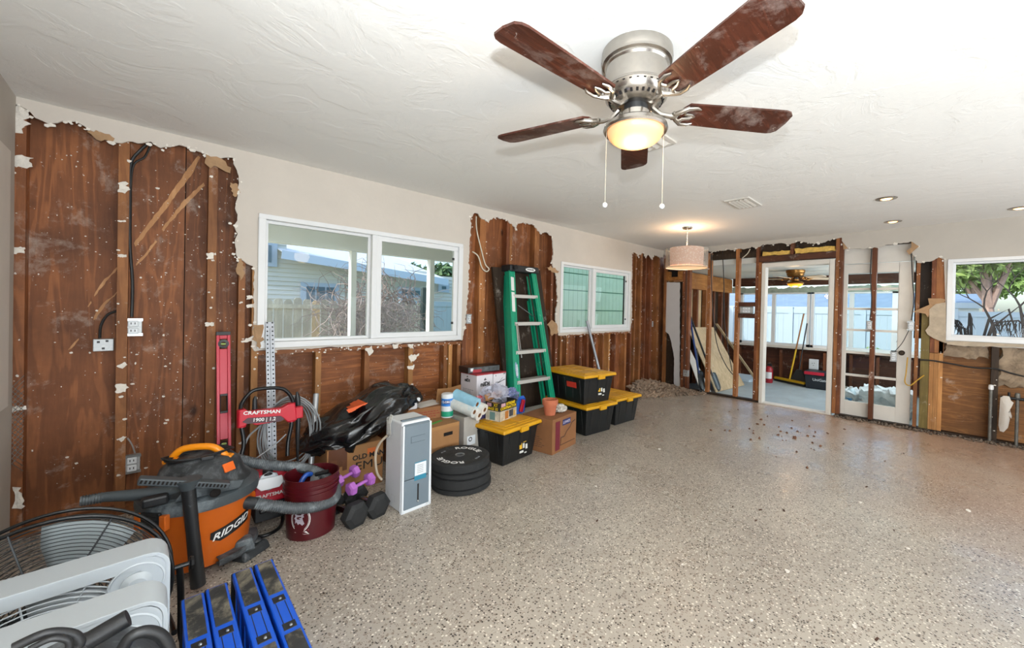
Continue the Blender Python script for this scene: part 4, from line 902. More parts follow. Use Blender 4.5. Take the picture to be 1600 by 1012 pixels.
cable('short black cable curving from the first stud to the junction box', [pY(182,486,.06),pY(168,492,.07),pY(158,508,.07),pY(156,528,.04)], .007)
cable('short grey cable above the low receptacle on the first stud', [pY(199,684,.01),pY(206,694,.01),pY(211,708,.0)], .004, M_('grey_cable','8d8b88',.6))
cable('white cable drooping in the torn wall above the ladder board', [pY(744,338,.03),pY(745,360,.01),pY(752,390,.0),pY(758,412,-.01),pY(764,420,-.03),pY(760,424,-.03),pY(753,418,-.01),pY(747,400,.0),pY(738,393,.01)], .007, wire_w)
cable('black cable hanging in front of the studs left of the doorway', [pX(1111,393,XB),pX(1112,450,XB),pX(1115,500,XB),pX(1121,540,XB),pX(1134,570,XB),pX(1145,585,XB)], .007)
cable('black cable hanging midway between the two studs left of the doorway', [pX(1129,393,XB+.05),pX(1131,440,XB+.05),pX(1132,500,XB+.05),pX(1137,540,XB+.05),pX(1144,580,XB+.05)], .007)
cable('white cable crossing the dark beam left of the doorway', [pX(1172,389,XB),pX(1168,396,XB),pX(1160,403,XB)], .007, wire_w)
cable('black cable running down the stud in front of the glazed door', [pX(1362,388,XB),pX(1360,430,XB),pX(1362,470,XB),pX(1359,500,XB)], .006)
cable('black cable coming down at the right edge of the glazed door', [pX(1424,396,XB),pX(1426,440,XB),pX(1428,470,XB),pX(1424,500,XB)], .006)
cable('thin dark wire slanting from the box to the hanging receptacle', [pX(1420,516,XB-.01),pX(1410,535,XB-.02),pX(1398,549,XB-.02)], .004)
cable('yellow cable looping at the foot of the glazed door', [pX(1418,558,XB-.01),pX(1416,580,XB-.02),pX(1414,597,XB-.03),pX(1422,602,XB-.03),pX(1433,594,XB-.02),pX(1444,586,XB)], .007, M_('yellow_cable','b9902f',.5))
cable('black cable strung level across the studs under the right-hand window', [pX(1437,562,XB),pX(1455,563,XB),pX(1480,567,XB),pX(1520,574,XB+.01),pX(1555,576,XB),pX(1580,583,XB+.01),pX(1600,588,XB)], .009)
pipe_m = M_('old_pipe', '6c6a64', .55, metal=.4, var=.3, dirt='c9c4b8', dirt_amt=.3, dscale=20)
for lab, x, y, z0, z1 in (('grey capped water pipe rising from the floor, left of the dark stud', XB+.03, -4.0, .0, .60), ('grey water pipe with a valve at the far right below the window', XB+.03, -4.19, .0, .54)):
    t = thing('water_pipe', lab, 'pipe', (x-.06, y+.0, 0)); x -= .06
    build('riser', MB().tube([(x,y,0),(x,y,z1)], .014, 12), pipe_m, t, smooth=True); build('cap', MB().lathe([(0,z1+.035),(.018,z1+.03),(.022,z1),(.020,z1-.02),(0,z1-.02)], 14, c=(x,y,0)), white_pvc if y > -4.1 else pipe_m, t, smooth=True)
    if y < -4.1: build('valve', MB().tube([(x,y-.10,z1-.03),(x,y+.12,z1-.03)], .016, 10).tube([(x,y+.06,z1-.03),(x,y+.06,z1+.03)], .01, 8), blk_metal, t, smooth=True)
def cloth_strip(name, label, cat, pix, x, mat, th=.03):
    pts = [pX(a, b, x) for a, b in pix]; c = sum(pts, Vector())/len(pts); n = len(pts); vs = [p+Vector((-.0,0,0)) for p in pts]+[c+(p-c)*.55+Vector((-th,0,0)) for p in pts]+[c+Vector((-th*1.2,0,0))]
    o = build(name, MB().add(vs, [(i, (i+1) % n, n+(i+1) % n, n+i) for i in range(n)]+[(n+i, n+(i+1) % n, 2*n) for i in range(n)]+[tuple(range(n))]), mat, None, smooth=80); return setp(o, label, cat)
cloth_strip('work_glove', 'white cloth glove hanging from the pipe valve below the right-hand window', 'glove', [(1563,621),(1568,618),(1577,619),(1580,626),(1584,629),(1577,634),(1581,650),(1580,654),(1576,645),(1578,655),(1575,668),(1568,675),(1562,673),(1560,664)], XB-.05, M_('white_cotton', 'c9c2b8', .9, bmp=.4), .035)

# ---- glazed door standing behind the studs
d0 = XB+.10; dy0, dy1 = -3.345, -2.56; dz = 2.03
door_2 = bpy.data.objects.new('door_2', None); COL.objects.link(door_2); door_2.location = (d0, dy0, 0); door_2['kind'] = 'structure'
gy0, gy1 = -3.21, -2.69; ZB = [.21, .52, .83, 1.13, 1.45, 1.69, 1.91]
m = MB().box(d0, d0+.04, dy0, gy0, .01, dz).box(d0, d0+.04, gy1, dy1, .01, dz).box(d0, d0+.04, gy0, gy1, .01, .21).box(d0, d0+.04, gy0, gy1, 1.91, dz)
build('door_frame', m, white_paint, door_2, bevel=.003)
for z in (.56, .86, 1.16, 1.44, 1.70): build('muntin', MB().box(d0+.005, d0+.035, gy0, gy1, z-.014, z+.014), white_paint, door_2)
zz = [.21,.56,.86,1.16,1.44,1.70,1.91]
for a, b in zip(zz[:-1], zz[1:]): build('pane', MB().box(d0+.018, d0+.022, gy0, gy1, a, b), glass, door_2)
kc = pX(1409, 551, d0-.02); build('door_knob', MB().lathe([(0,-.075),(.02,-.074),(.03,-.062),(.028,-.048),(.012,-.04),(.010,-.01),(.028,-.006),(.03,0)], 20, axis='x', c=(d0, kc.y, kc.z)), M_('dark_bronze','3d332b',.3,metal=.8), door_2, smooth=True)
build('door_head_panel', MB().box(d0, d0+.04, dy0, dy1, dz+.01, 2.25), white_paint, door_2)

# ================================================================== SUNROOM THINGS
cream_b = M_('cream_blade', 'cbbba4', .5); brass = M_('aged_brass', '9a6f3c', .3, metal=.9)
sf = fan('small sunroom ceiling fan with amber bowl seen through the doorway', (7.95, -1.73), 1.985, .60, radians(20), cream_b, brass, ZC, M_('amber_bowl', 'f0a030', .4, emis='ff9a20', estr=1.5), 1.0, chains=False, blade_w=.13)
lamp('sunroom_bulb', 'POINT', (7.95, -1.73, 1.78), 8, (1,.65,.35), .06)
def stick(m, a, b, r, n=8, mi=0): m.tube([a, b], r, n, mi)
bl, br = pZ(1211,593,ZF+.02), pZ(1258,603,ZF+.02)
t = thing('push_broom', 'yellow push broom standing against the sunroom wall', 'broom', ((bl.x+br.x)/2, (bl.y+br.y)/2, ZF)); yb = M_('yellow_plastic', 'd8ae18', .5)
build('broom_block', MB().bar(bl+Vector((0,0,.05)), br+Vector((0,0,.05)), .06, .045), yb, t, bevel=.006); build('bristles', MB().bar(bl+Vector((0,0,.012)), br+Vector((0,0,.012)), .05, .05), blk, t)
hp0 = (bl+br)/2+Vector((0,0,.07)); hp1 = pX(1256, 490, XW-.02); mid = hp0.lerp(hp1, .45)
build('handle', MB().tube([hp0, mid], .016, 8), yb, t, smooth=True); build('upper_handle', MB().tube([mid, hp1], .014, 8), M_('broom_wood','9c6a3a',.5), t, smooth=True)
p0 = pZ(1246, 585, ZF); p0 = Vector((9.08, -1.55, ZF+.02)); p1 = pX(1261, 505, XW-.02)
t = thing('dust_broom', 'black broom with a slim black handle beside the yellow push broom', 'broom', (p0.x, p0.y, ZF))
build('handle', MB().tube([p0+Vector((0,-.02,.28)), p1], .012, 8), blk, t, smooth=True); build('broom_head', MB().add([(9.05,-1.75,ZF),(9.2,-1.75,ZF),(9.2,-1.38,ZF),(9.05,-1.38,ZF),(9.1,-1.60,ZF+.3),(9.16,-1.60,ZF+.3),(9.16,-1.52,ZF+.3),(9.1,-1.52,ZF+.3)], [(0,3,2,1),(4,5,6,7),(0,1,5,4),(1,2,6,5),(2,3,7,6),(3,0,4,7)]), blk, t)
e = Vector((8.85, -1.085, ZF)); t = thing('fire_extinguisher', 'red fire extinguisher on the sunroom floor left of the broom', 'fire extinguisher', e)
build('cylinder', MB().lathe([(0,ZF),(.07,ZF),(.075,ZF+.02),(.075,ZF+.27),(.05,ZF+.32),(.025,ZF+.34),(0,ZF+.34)], 20, c=(e.x,e.y,0)), M_('extinguisher_red','9c1f2b',.35), t, smooth=True)
build('valve_head', MB().box(e.x-.02,e.x+.02,e.y-.05,e.y+.03,ZF+.34,ZF+.39), blk, t); build('label_band', MB().lathe([(.0762,ZF+.09),(.0762,ZF+.22)], 20, c=(e.x,e.y,0), a0=2.6, a1=4.2), wh, t)
a = pZ(1262,600,ZF); b = pZ(1291,608,ZF); t = thing('tool_box', 'black toolbox with a red latch bar on the sunroom floor', 'tool box', ((8.85), -1.98, ZF), 0)
navy = M_('dark_navy_plastic','20272f',.5); m = MB().frustum(.28,.46,ZF,.32,.50,ZF+.26,8.95,-1.98); build('tub', m, navy, t, bevel=.01); build('lid', MB().box(8.78,9.12,-2.24,-1.72,ZF+.26,ZF+.33), navy, t, bevel=.01); build('latch_bar', MB().box(8.765,8.78,-2.05,-1.73,ZF+.27,ZF+.325), red, t)
text('lettering', 'UniGator', .07, wh, t, frame((8.775,-2.0,ZF+.18), (0,-1,0), (0,0,1)), world=True, bold=.01)
# plywood sheet, white sheet, shovels
def slab(name, label, cat, pts, th, mat, edge=None):
    P = [Vector(p) for p in pts]; nrm = (P[1]-P[0]).cross(P[-1]-P[0]).normalized()*th; n = len(P)
    o = build(name, MB().add(P+[p+nrm for p in P], [tuple(range(n)), tuple(range(n, 2*n))[::-1]]+[(i, (i+1) % n, n+(i+1) % n, n+i) for i in range(n)]), mat, None); return setp(o, label, cat)
slab('plywood_sheet', 'pale knotty plywood sheet leaning in the sunroom behind the studs', 'plywood sheet', [(6.95,-.78,ZF),(8.1,-.86,ZF),(8.1,-.22,1.04),(6.95,-.22,1.06)], .015, ply_pale)
slab('white_board', 'narrow white board leaning left of the plywood sheet', 'board', [(6.72,-.62,ZF),(6.90,-.72,ZF),(6.80,-.20,.95),(6.70,-.2,.95)], .012, white_paint)
slab('leaning_board', 'long thin pale board leaning against the far side of the plywood sheet', 'board', [(8.6,-.95,ZF),(8.6,-1.0,ZF),(8.2,-.28,1.12),(8.2,-.23,1.12)], .02, ply_pale)
bluem = M_('blue_handle','1f3f78',.4)
def shovel(label, foot, top, hm, blade_w=.22, blade_l=.34, facing=(0,-1,0)):
    f, tp = Vector(foot), Vector(top); d = (tp-f).normalized(); t = thing('shovel', label, 'shovel', foot)
    s = f+d*blade_l; build('handle', MB().tube([s-d*.06, tp], .017, 10), hm, t, smooth=True)
    x = d.cross(Vector(facing)).normalized(); nrm = x.cross(d).normalized(); vs = []; prof = [(0,.25),(.12,.75),(.3,1),(.8,1),(.95,.9),(1.0,.3)]
    for u, w in prof:
        for q in (-1,-.5,0,.5,1): vs.append(f+d*(u*blade_l)+x*(q*w*blade_w/2)+nrm*(.03*q*q))
    fs = [(i*5+j, i*5+j+1, (i+1)*5+j+1, (i+1)*5+j) for i in range(5) for j in range(4)]
    o = build('blade', MB().add(vs, fs), M_('shovel_steel','4a5052',.4,metal=.6), t, smooth=True); sm = o.modifiers.new('s','SOLIDIFY'); sm.thickness = .004
    return t
shovel('long blue-handled shovel leaning in the corner left of the second stud', pX(1096, 610, 6.30)*1, pX(1078,495,6.62), bluem); shovel('dark-bladed shovel with black handle lying back through the studs', pX(1122, 611, 6.66), pX(1074,482,6.64), blk, .2, .32)
shovel('black square shovel standing behind the debris heap', pX(1094,616,6.36), pX(1088,545,6.60), blk)
wt = thing('dust_pan', 'pale blue-white dustpan on the sunroom floor by the last stud', 'dustpan', (8.5,-.62,ZF)); q = Vector((8.5,-.62,ZF)); build('pan', MB().add([(q.x,q.y-.2,ZF+.005),(q.x+.3,q.y-.3,ZF+.01),(q.x+.3,q.y+.15,ZF+.01),(q.x,q.y+.2,ZF+.005),(q.x,q.y-.2,ZF+.05),(q.x+.3,q.y-.3,ZF+.12),(q.x+.3,q.y+.15,ZF+.12),(q.x,q.y+.2,ZF+.05)], [(0,1,2,3),(4,7,6,5),(0,4,5,1),(1,5,6,2),(2,6,7,3),(3,7,4,0)]), M_('pale_blue_plastic','c3d6e4',.4), wt); build('handle', MB().box(q.x+.3,q.x+.42,q.y-.1,q.y-.04,ZF+.05,ZF+.09), M_('pale_blue_plastic_handle','b3c6d4',.4), wt)
jug = pX(1330,598,7.6); jug.z = ZF; t = thing('plastic_jug', 'clear plastic jug of blue liquid behind the glazed door', 'jug', jug)
build('jug_body', MB().lathe([(0,ZF),(.085,ZF),(.09,ZF+.02),(.09,ZF+.17),(.05,ZF+.25),(.025,ZF+.28),(0,ZF+.28)], 20, c=jug*Vector((1,1,0)) if False else (jug.x,jug.y,0)), M_('milky_plastic','c9dce6',.3), t, smooth=True); build('label_band', MB().lathe([(.0915,ZF+.05),(.0915,ZF+.14)], 20, c=(jug.x,jug.y,0)), M_('blue_label','4a90c8',.5), t); build('cap', MB().lathe([(0,ZF+.31),(.022,ZF+.31),(.022,ZF+.28),(0,ZF+.28)], 14, c=(jug.x,jug.y,0)), wh, t)
r = random.Random(5)
for i, lab in enumerate(('crumpled white plastic sheeting on the sunroom floor behind the glazed door','heap of white foam scraps behind the glazed door beside the stud')):
    q = pX([1383,1350][i], 612, [7.5,7.8][i]); 
    setp(lumpy('scrap_heap', q.x-.3, q.x+.3, q.y-.3, q.y+.25, ZF-.0, ZF+[.34,.22][i], M_('white_scrap', 'd3d8dc', .7, var=.2, vscale=9), None, .07, seed=20+i), lab, 'scrap heap', kind='thing')

# ================================================================== THINGS ALONG THE LONG WALL
Z3 = Vector((0,0,1))
def rect(name, o, xd, yd, w, h, mat, parent, off=.0012, label=None):
    """thin label lying on a face: o centre, xd/yd directions"""
    F = frame(o, xd, yd); m = MB(); m.M = F; m.box(-w/2, w/2, -h/2, h/2, 0, off); return build(name, m, mat, parent, label=label)
# ---- totes
tote_blk = M_('tote_black','17191a',.38,var=.15,vscale=5)
def tote(label, loc, rz, group, sticker=None):
    t = thing('storage_tote', label, 'storage tote', loc, rz, group); Lx, Ly, h = .45, .66, .335
    m = MB(); m.frustum(Lx-.06, Ly-.07, 0, Lx, Ly, h-.05); 
    m.frustum(Lx+.02, Ly+.02, h-.065, Lx+.025, Ly+.025, h-.045)
    body = build('tub', m, tote_blk, t, world=False, bevel=.022, seg=3)
    m = MB()
    for s in (-.30, 0, .30):
        for q in (-1, 1):
            m.bar((s*Lx+(.03 if s > 0 else (-.03 if s < 0 else 0))*0, q*(Ly/2-.040), .01), (s*Lx, q*(Ly/2-.002), h-.07), .035, .012, up=(0,1,0))
    for s in (-.36,-.18,0,.18,.36):
        for q in (-1, 1): m.bar((q*(Lx/2-.034), s*Ly, .01), (q*(Lx/2-.0), s*Ly, h-.07), .035, .012, up=(1,0,0))
    build('rib', m, tote_blk, body, world=False, bevel=.004)
    m = MB(); m.frustum(Lx+.06, Ly+.06, h-.045, Lx+.05, Ly+.05, h-.012); m.frustum(Lx-.01, Ly-.01, h-.012, Lx-.03, Ly-.03, h-.006)
    lid = build('lid', m, yel, t, world=False, bevel=.014, seg=3)
    m = MB()
    for i in range(3):
        for j in range(2): m.box(-.17+j*.19, -.02+j*.19, -.28+i*.2, -.12+i*.2, h-.008, h-.001)
    build('raised_panel', m, yel, lid, world=False, bevel=.006)
    for s in (-1, 1): build('lid_latch', MB().box(-.05, .05, s*(Ly/2+.03)-.012, s*(Ly/2+.03)+.012, h-.065, h-.02), yel, lid, world=False, bevel=.003)
    return t
dec_y = M_('decal_yellow','e0b030',.5); dec_w = M_('decal_white','dcdcd6',.5)
def tote_logo(t, z0=.17, x0=.04, s=1.0):
    """yellow and white badge on the narrow face"""
    F = frame((x0, -(.33-.020), z0), (1,0,0), (0,.06,1))
    for nm, mt, R4 in (('badge_bar', dec_y, [(-.035,-.012,-.05,.035),(-.035,-.012,.045,.055),(-.004,.012,.0,.055),(.016,.028,.02,.04),(.0,.03,-.015,-.004)]), ('badge_print', dec_w, [(.018,.030,.045,.060),(.036,.044,.03,.07),(-.004,.012,-.05,-.02),(.022,.04,-.06,-.03),(-.035,.0,-.075,-.062),(.01,.03,-.085,-.078)])):
        for a, b, c, d in R4: m = MB(); m.M = F; m.box(a*s,b*s,c*s,d*s,.0,.003); build(nm, m, mt, t, world=False)
rz = radians(8)
def tote_at(fx, fy): # front corner on the floor -> centre
    c = Vector((.195, .295, 0)); c.rotate(Matrix.Rotation(rz, 3, 'Z')); return (fx+c.x, fy+c.y)
p = tote_at(2.085,-.985); T1 = tote('black tote with yellow lid, nearest the weight plates, cluttered with boxes', (p[0],p[1],0), rz, 'black and yellow totes'); tote_logo(T1, .17, .04, 1.4)
p = (3.445,-.655); T2 = tote('black tote with yellow lid at the bottom of the stack of two', (p[0],p[1],0), radians(-4), 'black and yellow totes')
T3 = tote('black tote with yellow lid on top of another, bearing a red sticker', (p[0]-.015,p[1]+.015,.332), radians(-5), 'black and yellow totes'); tote_logo(T3, .19, .05, 1.35)
rect('sticker', (-.225+.016, -.12, .20), (0,-1,0), (.06,0,1), .14, .06, M_('red_sticker','cf3a2c',.5), T3).location = (0,0,0)
p = (3.995,-.62); T4 = tote('black tote with yellow lid standing alone behind the stack, nearest the debris', (p[0],p[1],0), radians(-2), 'black and yellow totes')
# rect() builds in world space; sticker pieces on rotated things use this local version instead
def lrect(name, parent, o, xd, yd, w, h, mat, off=.0015):
    F = frame(o, xd, yd); m = MB(); m.M = F; m.box(-w/2, w/2, -h/2, h/2, 0, off); return build(name, m, mat, parent, world=False)
bpy.data.objects.remove(T3.children[-1]) if T3.children and T3.children[-1].name.startswith('sticker') else None
for o in [o for o in bpy.data.objects if o.name.startswith('sticker')]: bpy.data.objects.remove(o)
lrect('sticker', T3, (-.226, -.13, .20), (0,-1,0), (-.12,0,1), .15, .06, M_('red_sticker_paper','cf3a2c',.5), .004)

# ---- cardboard and printed boxes
def carton(name, label, loc, rz, w, d, h, mat, group=None, seam=True, cat='box', open_top=False):
    """front-left-bottom corner at loc; front face looks to -y"""
    t = thing(name, label, cat, loc, rz, group)
    m = MB().box(0, w, 0, d, 0, h-.003) if not open_top else MB().box(0,w,0,.004,0,h).box(0,w,d-.004,d,0,h).box(0,.004,0,d,0,h).box(w-.004,w,0,d,0,h).box(0,w,0,d,0,.004)
    build('box_walls', m, mat, t, world=False, bevel=.003)
    if seam and not open_top:
        build('top_flap', MB().box(.001, w-.001, .001, d/2-.0015, h-.003, h), mat, t, world=False); build('top_flap', MB().box(.001, w-.001, d/2+.0015, d-.001, h-.003, h), mat, t, world=False)
    return t
FX, FZ = (1,0,0), (0,0,1)
def fr(t, x, z, y=-.001, sx=1): return frame((x, y, z), FX, FZ)
def lf(y, z, x=-.001): return frame((x, y, z), (0,-1,0), FZ)
ink = M_('black_ink','1a1512',.7); wink = M_('white_ink','e8e8e6',.6); oink = M_('orange_ink','c8662c',.7); rink = M_('red_ink','a5303a',.6); bink = M_('blue_ink','2f56a8',.5); gink = M_('grey_ink','8a8f94',.7); mar = M_('maroon_ink','6e1f2c',.7)
# store box with pot
B1 = carton('moving_box', 'brown moving box with maroon stripe, under the terracotta pot', (2.575,-1.085,0), radians(10), .415, .36, .325, card2)
lrect('printed_stripe', B1, (.085,-.001,.16), FX, FZ, .075, .27, mar, .001); lrect('logo_patch', B1, (.235,-.001,.265), FX, FZ, .14, .055, M_('navy_ink','2b3160',.6), .001)
text('lettering', 'LOWE\'S', .035, M_('pale_ink','b9b4c8',.6), B1, frame((.235,-.0025,.263),FX,FZ), bold=.02)
m = MB(); pts = [(.13,.06),(.14,.13),(.2,.13),(.24,.17),(.30,.20),(.33,.235),(.39,.25)]
for a, b in zip(pts[:-1], pts[1:]): m.bar((a[0],-.001,a[1]), (b[0],-.001,b[1]), .0015, .009, up=(0,0,1))
m.bar((.13,-.001,.06),(.39,-.001,.06),.0015,.006); build('house_outline', m, M_('dark_brown_ink','4a2c22',.8), B1, world=False)
def print_block(t, face, u0, v0, w, rows, mat=ink, dz=.014, seed=1, lw=.006, off=.001):
    r = random.Random(seed); m = MB()
    for k in range(rows):
        u = 0
        while u < w*r.uniform(.7, 1):
            L = r.uniform(.01, .035)
            if face == 'f': m.box(u0+u, u0+u+L, -off, 0, v0-k*dz, v0-k*dz+lw)
            else: m.box(-off, 0, u0-u-L, u0-u, v0-k*dz, v0-k*dz+lw)
            u += L+.006
    return build('print_lines', m, mat, t, world=False)
print_block(B1, 'l', .27, .14, .16, 6, M_('brown_ink','5a3c2c',.8), .018)
# terracotta pot
terra = M_('terracotta','b8694a',.8,var=.12,vscale=14,bmp=.15,dirt='d9a58a',dirt_amt=.15)
px0 = Vector((2.69,-.93,.327)); t = thing('terracotta_pot', 'empty terracotta flower pot on the moving box', 'flower pot', px0)
build('pot_body', MB().lathe([(0,0),(.050,0),(.052,.01),(.066,.10),(.0,.10)][:4]+[(.060,.10),(.048,.015),(0,.015)], 28), terra, t, world=False, smooth=True); build('pot_rim', MB().lathe([(.066,.10),(.076,.10),(.079,.145),(.075,.150),(.068,.150),(.062,.10)], 28), terra, t, world=False, smooth=True)
def crumple(name, label, cat, c, r, sc, mat, seed, amp=.35, fq=9, sub=4, smooth=70):
    bm = bmesh.new(); bmesh.ops.create_icosphere(bm, subdivisions=sub, radius=1); mb = MB()
    for v in bm.verts:
        n = noise.noise_vector(v.co*1.7+Vector((seed,0,0))); rg = 1-abs(noise.noise(v.co*fq*.4+Vector((0,seed,0))))*1.6*amp
        p = v.co*rg+n*amp*.35; p = Vector((p.x*sc[0], p.y*sc[1], p.z*sc[2]))*r; p.z = max(p.z, -sc[2]*r*.62); v.co = p+Vector(c)
    bm.verts.ensure_lookup_table(); mb.add([v.co.copy() for v in bm.verts], [[v.index for v in f.verts] for f in bm.faces]); bm.free()
    o = build(name, mb, mat, None, smooth=smooth); return setp(o, label, cat)
rag = M_('white_rag','cfcac0',.9,var=.15,vscale=20,bmp=.4)
crumple('cloth_rag', 'crumpled whitish rag beside the terracotta pot', 'rag', (2.84,-.92,.362), .085, (1,.8,.55), rag, 3, .55)
# contractor bag box on the first tote
CT = .333
B2 = carton('bag_box', 'open black and yellow printed box of contractor bags on the nearest tote', (2.155,-.835,CT), radians(14), .25, .16, .165, M_('printed_black_card','23211d',.5), open_top=True)
lrect('printed_lower', B2, (.125,-.001,.045), FX, FZ, .248, .09, M_('pale_print','b5ab98',.6,var=.5,vscale=14)); lrect('printed_lower', B2, (-.001,.08,.045), (0,-1,0), FZ, .158, .09, M_('pale_print_two','c9c4b4',.6,var=.3,vscale=20))
lrect('logo_patch', B2, (.05,-.001,.142), FX, FZ, .06, .03, M_('pink_print','c9a0a8',.6)); lrect('logo_patch', B2, (-.001,.12,.142), (0,-1,0), FZ, .05, .03, M_('pink_print_two','c9a0a8',.6))
ylw = M_('yellow_ink','e0c020',.5)
text('lettering', 'XTREME', .036, ylw, B2, frame((.155,-.003,.142),FX,FZ), bold=.03); text('lettering', 'CONTRACTOR', .034, ylw, B2, frame((.125,-.003,.110),FX,FZ), bold=.03)
text('lettering', 'XT', .036, ylw, B2, lf(.045,.142,-.003), bold=.03); text('lettering', 'BAGS 32', .034, ylw, B2, lf(.08,.108,-.003), bold=.03)
lrect('printed_picture', B2, (.10,-.002,.045), FX, FZ, .05, .07, M_('orange_print','b07030',.6)); lrect('printed_picture', B2, (.165,-.002,.05), FX, (.3,0,1), .06, .06, M_('dark_print','3c3f44',.6)); lrect('printed_picture', B2, (.215,-.002,.04), FX, (-.4,0,1), .03, .05, M_('brass_print','c09a50',.6)); lrect('printed_picture', B2, (-.002,.08,.045), (0,-1,0), FZ, .06, .07, M_('teal_print','6a9090',.6))
m = MB().add([(.0,.0,.165),(.25,.0,.165),(.26,-.03,.20),(.02,-.025,.195)], [(0,1,2,3)]); m2 = MB().add([(0,.16,.165),(.25,.16,.165),(.26,.19,.225),(.01,.19,.215)], [(0,1,2,3)]).add([(0,0,.165),(0,.16,.165),(-.06,.15,.19),(-.06,.01,.18)], [(0,1,2,3)])
for q, mm in ((m2, card),): o = build('open_flap', q, mm, B2, world=False); o.modifiers.new('s','SOLIDIFY').thickness = .003
# small red-white box, blue-red packet, red packet, clear bags
B3 = carton('medicine_box', 'small white, red and navy box standing left of the black and yellow box', (2.07,-.66,CT), radians(10), .085, .09, .135, M_('white_card','ddd8d4',.5), seam=False)
lrect('printed_patch', B3, (-.001,.035,.04), (0,-1,0), FZ, .04, .05, rink); lrect('printed_patch', B3, (.0425,-.001,.068), FX, FZ, .08, .13, M_('navy_red_print','3a3560',.5)); print_block(B3, 'l', .08, .11, .07, 4, gink, .010, 7, .004)
crumple('plastic_packet', 'crumpled red, white and blue packet lying on the small white box', 'packet', (2.10,-.60,.50), .06, (1,.8,.7), M_('patchwork_print','b03038',.35,var=.0,dirt='d8dce8',dirt_amt=.8,dscale=22), 8, .5)
crumple('clear_plastic_bag', 'crumpled clear plastic bag piled behind the black and yellow box', 'plastic bag', (2.27,-.60,.50), .15, (1.2,.7,.9), M_('clear_plastic','c9cbdc',.15,alpha=.45,spec=.9), 11, .5, 14)
crumple('clear_plastic_bag', 'bluish clear plastic bag below the printed twig of the white carton', 'plastic bag', (2.50,-.55,.47), .11, (1.1,.7,.8), M_('clear_plastic_blue','8f96c8',.15,alpha=.5,spec=.9), 13, .5, 14)
t = thing('blister_pack', 'blue blister pack holding a red tool, right of the black and yellow box', 'packet', (2.44,-.74,CT), radians(10))
m = MB().prism([(0,0),(.105,0),(.12,.13),(.09,.165),(.03,.16),(-.005,.10)], 0, .012, 'xz'); build('card_back', m, M_('blue_card','2a5fc0',.4), t, world=False); build('red_tool', MB().bar((.035,-.012,.02),(.075,-.012,.13),.045,.02,up=(0,1,0)), M_('red_tool_plastic','c01c2c',.35), t, world=False, bevel=.006); build('clear_blister', MB().box(.012,.1,-.024,0,.01,.145), film, t, world=False, bevel=.01)
# tall white cartons
whc = M_('white_carton','d9d5da',.55)
def brand(t, M, s, seed=0):
    text('lettering', 'niDi', s, ink, t, M, bold=.04, sx=1.2); T = M @ Matrix.Translation((.0, s*.75, 0)); m = MB(); m.M = T
    m.bar((-s*.25,0,0),(s*.25,s*.05,0),s*.16,.001).bar((-s*.12,s*.15,0),(s*.12,s*.3,0),s*.14,.001); build('emblem', m, ink, t, world=False)
NB = carton('white_carton', 'tall white printed carton with black lettering under the black flat box', (2.17,-.45,.335), radians(3), .195, .26, .365, whc)
brand(NB, frame((.10,-.0015,.265),FX,FZ), .055); brand(NB, frame((-.0015,.15,.295),(0,-1,0),FZ), .042); print_block(NB, 'l', .22, .205, .16, 8, gink, .014, 5, .005)
build('red_edge', MB().box(-.001,.196,-.001,.261,.355,.3665), rink, NB, world=False)
NB2 = carton('white_carton', 'white carton printed with a dark twig, right of the lettered one', (2.372,-.44,.335), radians(3), .165, .25, .36, whc)
m = MB()
for a, b, w in [((.02,.245),(.155,.285),.006),((.03,.265),(.10,.265),.004),((.07,.26),(.12,.305),.003),((.02,.25),(.05,.24),.003),((.13,.34),(.155,.345),.008),((.03,.325),(.03,.34),.01)]: m.bar((a[0],-.001,a[1]),(b[0],-.001,b[1]),.001,w)
build('printed_twig', m, ink, NB2, world=False); build('red_edge', MB().box(-.001,.166,-.001,.251,.350,.3615), rink, NB2, world=False)
BB = carton('flat_black_box', 'flat black box with red and white print lying on the white carton', (2.13,-.36,.702), radians(-2), .37, .18, .062, M_('black_card','1d1a1c',.35), seam=False)
lrect('printed_band', BB, (.185,-.001,.031), FX, FZ, .36, .05, M_('grey_picture_print','4a4f50',.4,var=.8,vscale=16)); lrect('printed_patch', BB, (.10,-.0025,.02), FX, (.1,0,1), .10, .03, rink); lrect('printed_patch', BB, (.04,-.0025,.035), FX, FZ, .03, .03, wh)
# boxes around the wipes tub
C1 = carton('cardboard_box', 'brown box with a hand hole behind the weight plates', (1.545,-.755,0), radians(4), .265, .30, .385, card)
lrect('hand_hole', C1, (.155,-.001,.305), FX, FZ, .085, .028, void_m, .001); lrect('packing_tape', C1, (.13,-.0005,.37), FX, FZ, .262, .03, M_('glossy_tape','a87c50',.15)); print_block(C1, 'f', .08, .20, .12, 4, M_('faint_brown_ink','6b4a30',.8), .016, 4, .004)
lrect('green_tape', C1, (.10,.10,.3865), (1,.3,0), (-.3,1,0), .14, .03, M_('green_tape','3f9a3c',.4), .002)
C3 = carton('cardboard_box', 'brown box under the flatter taped box, mostly hidden behind the dehumidifier', (1.40,-.42,0), 0, .38, .32, .38, card2)
C2 = carton('cardboard_box', 'low brown box with white papers on top, beside the trash bag', (1.46,-.50,.386), radians(-6), .31, .34, .10, card2)
for k, (x, y, a) in enumerate(((.20,.10,.3),(.24,.17,.35))): lrect('paper_sheet', C2, (x,y,.1005+.001*k), (1,a,0), (-a,1,0), .20, .11, M_('paper_white','e0ddd6',.7))
print_block(C2, 'f', .06, .06, .22, 3, M_('faded_red_ink','8a3a28',.8), .02, 3, .008)
C4 = thing('open_carton', 'open cardboard carton with two flaps standing up behind the wipes tub', 'box', (1.80,-.40,0)); build('box_walls', MB().box(0,.26,0,.25,0,.42), card, C4, world=False)
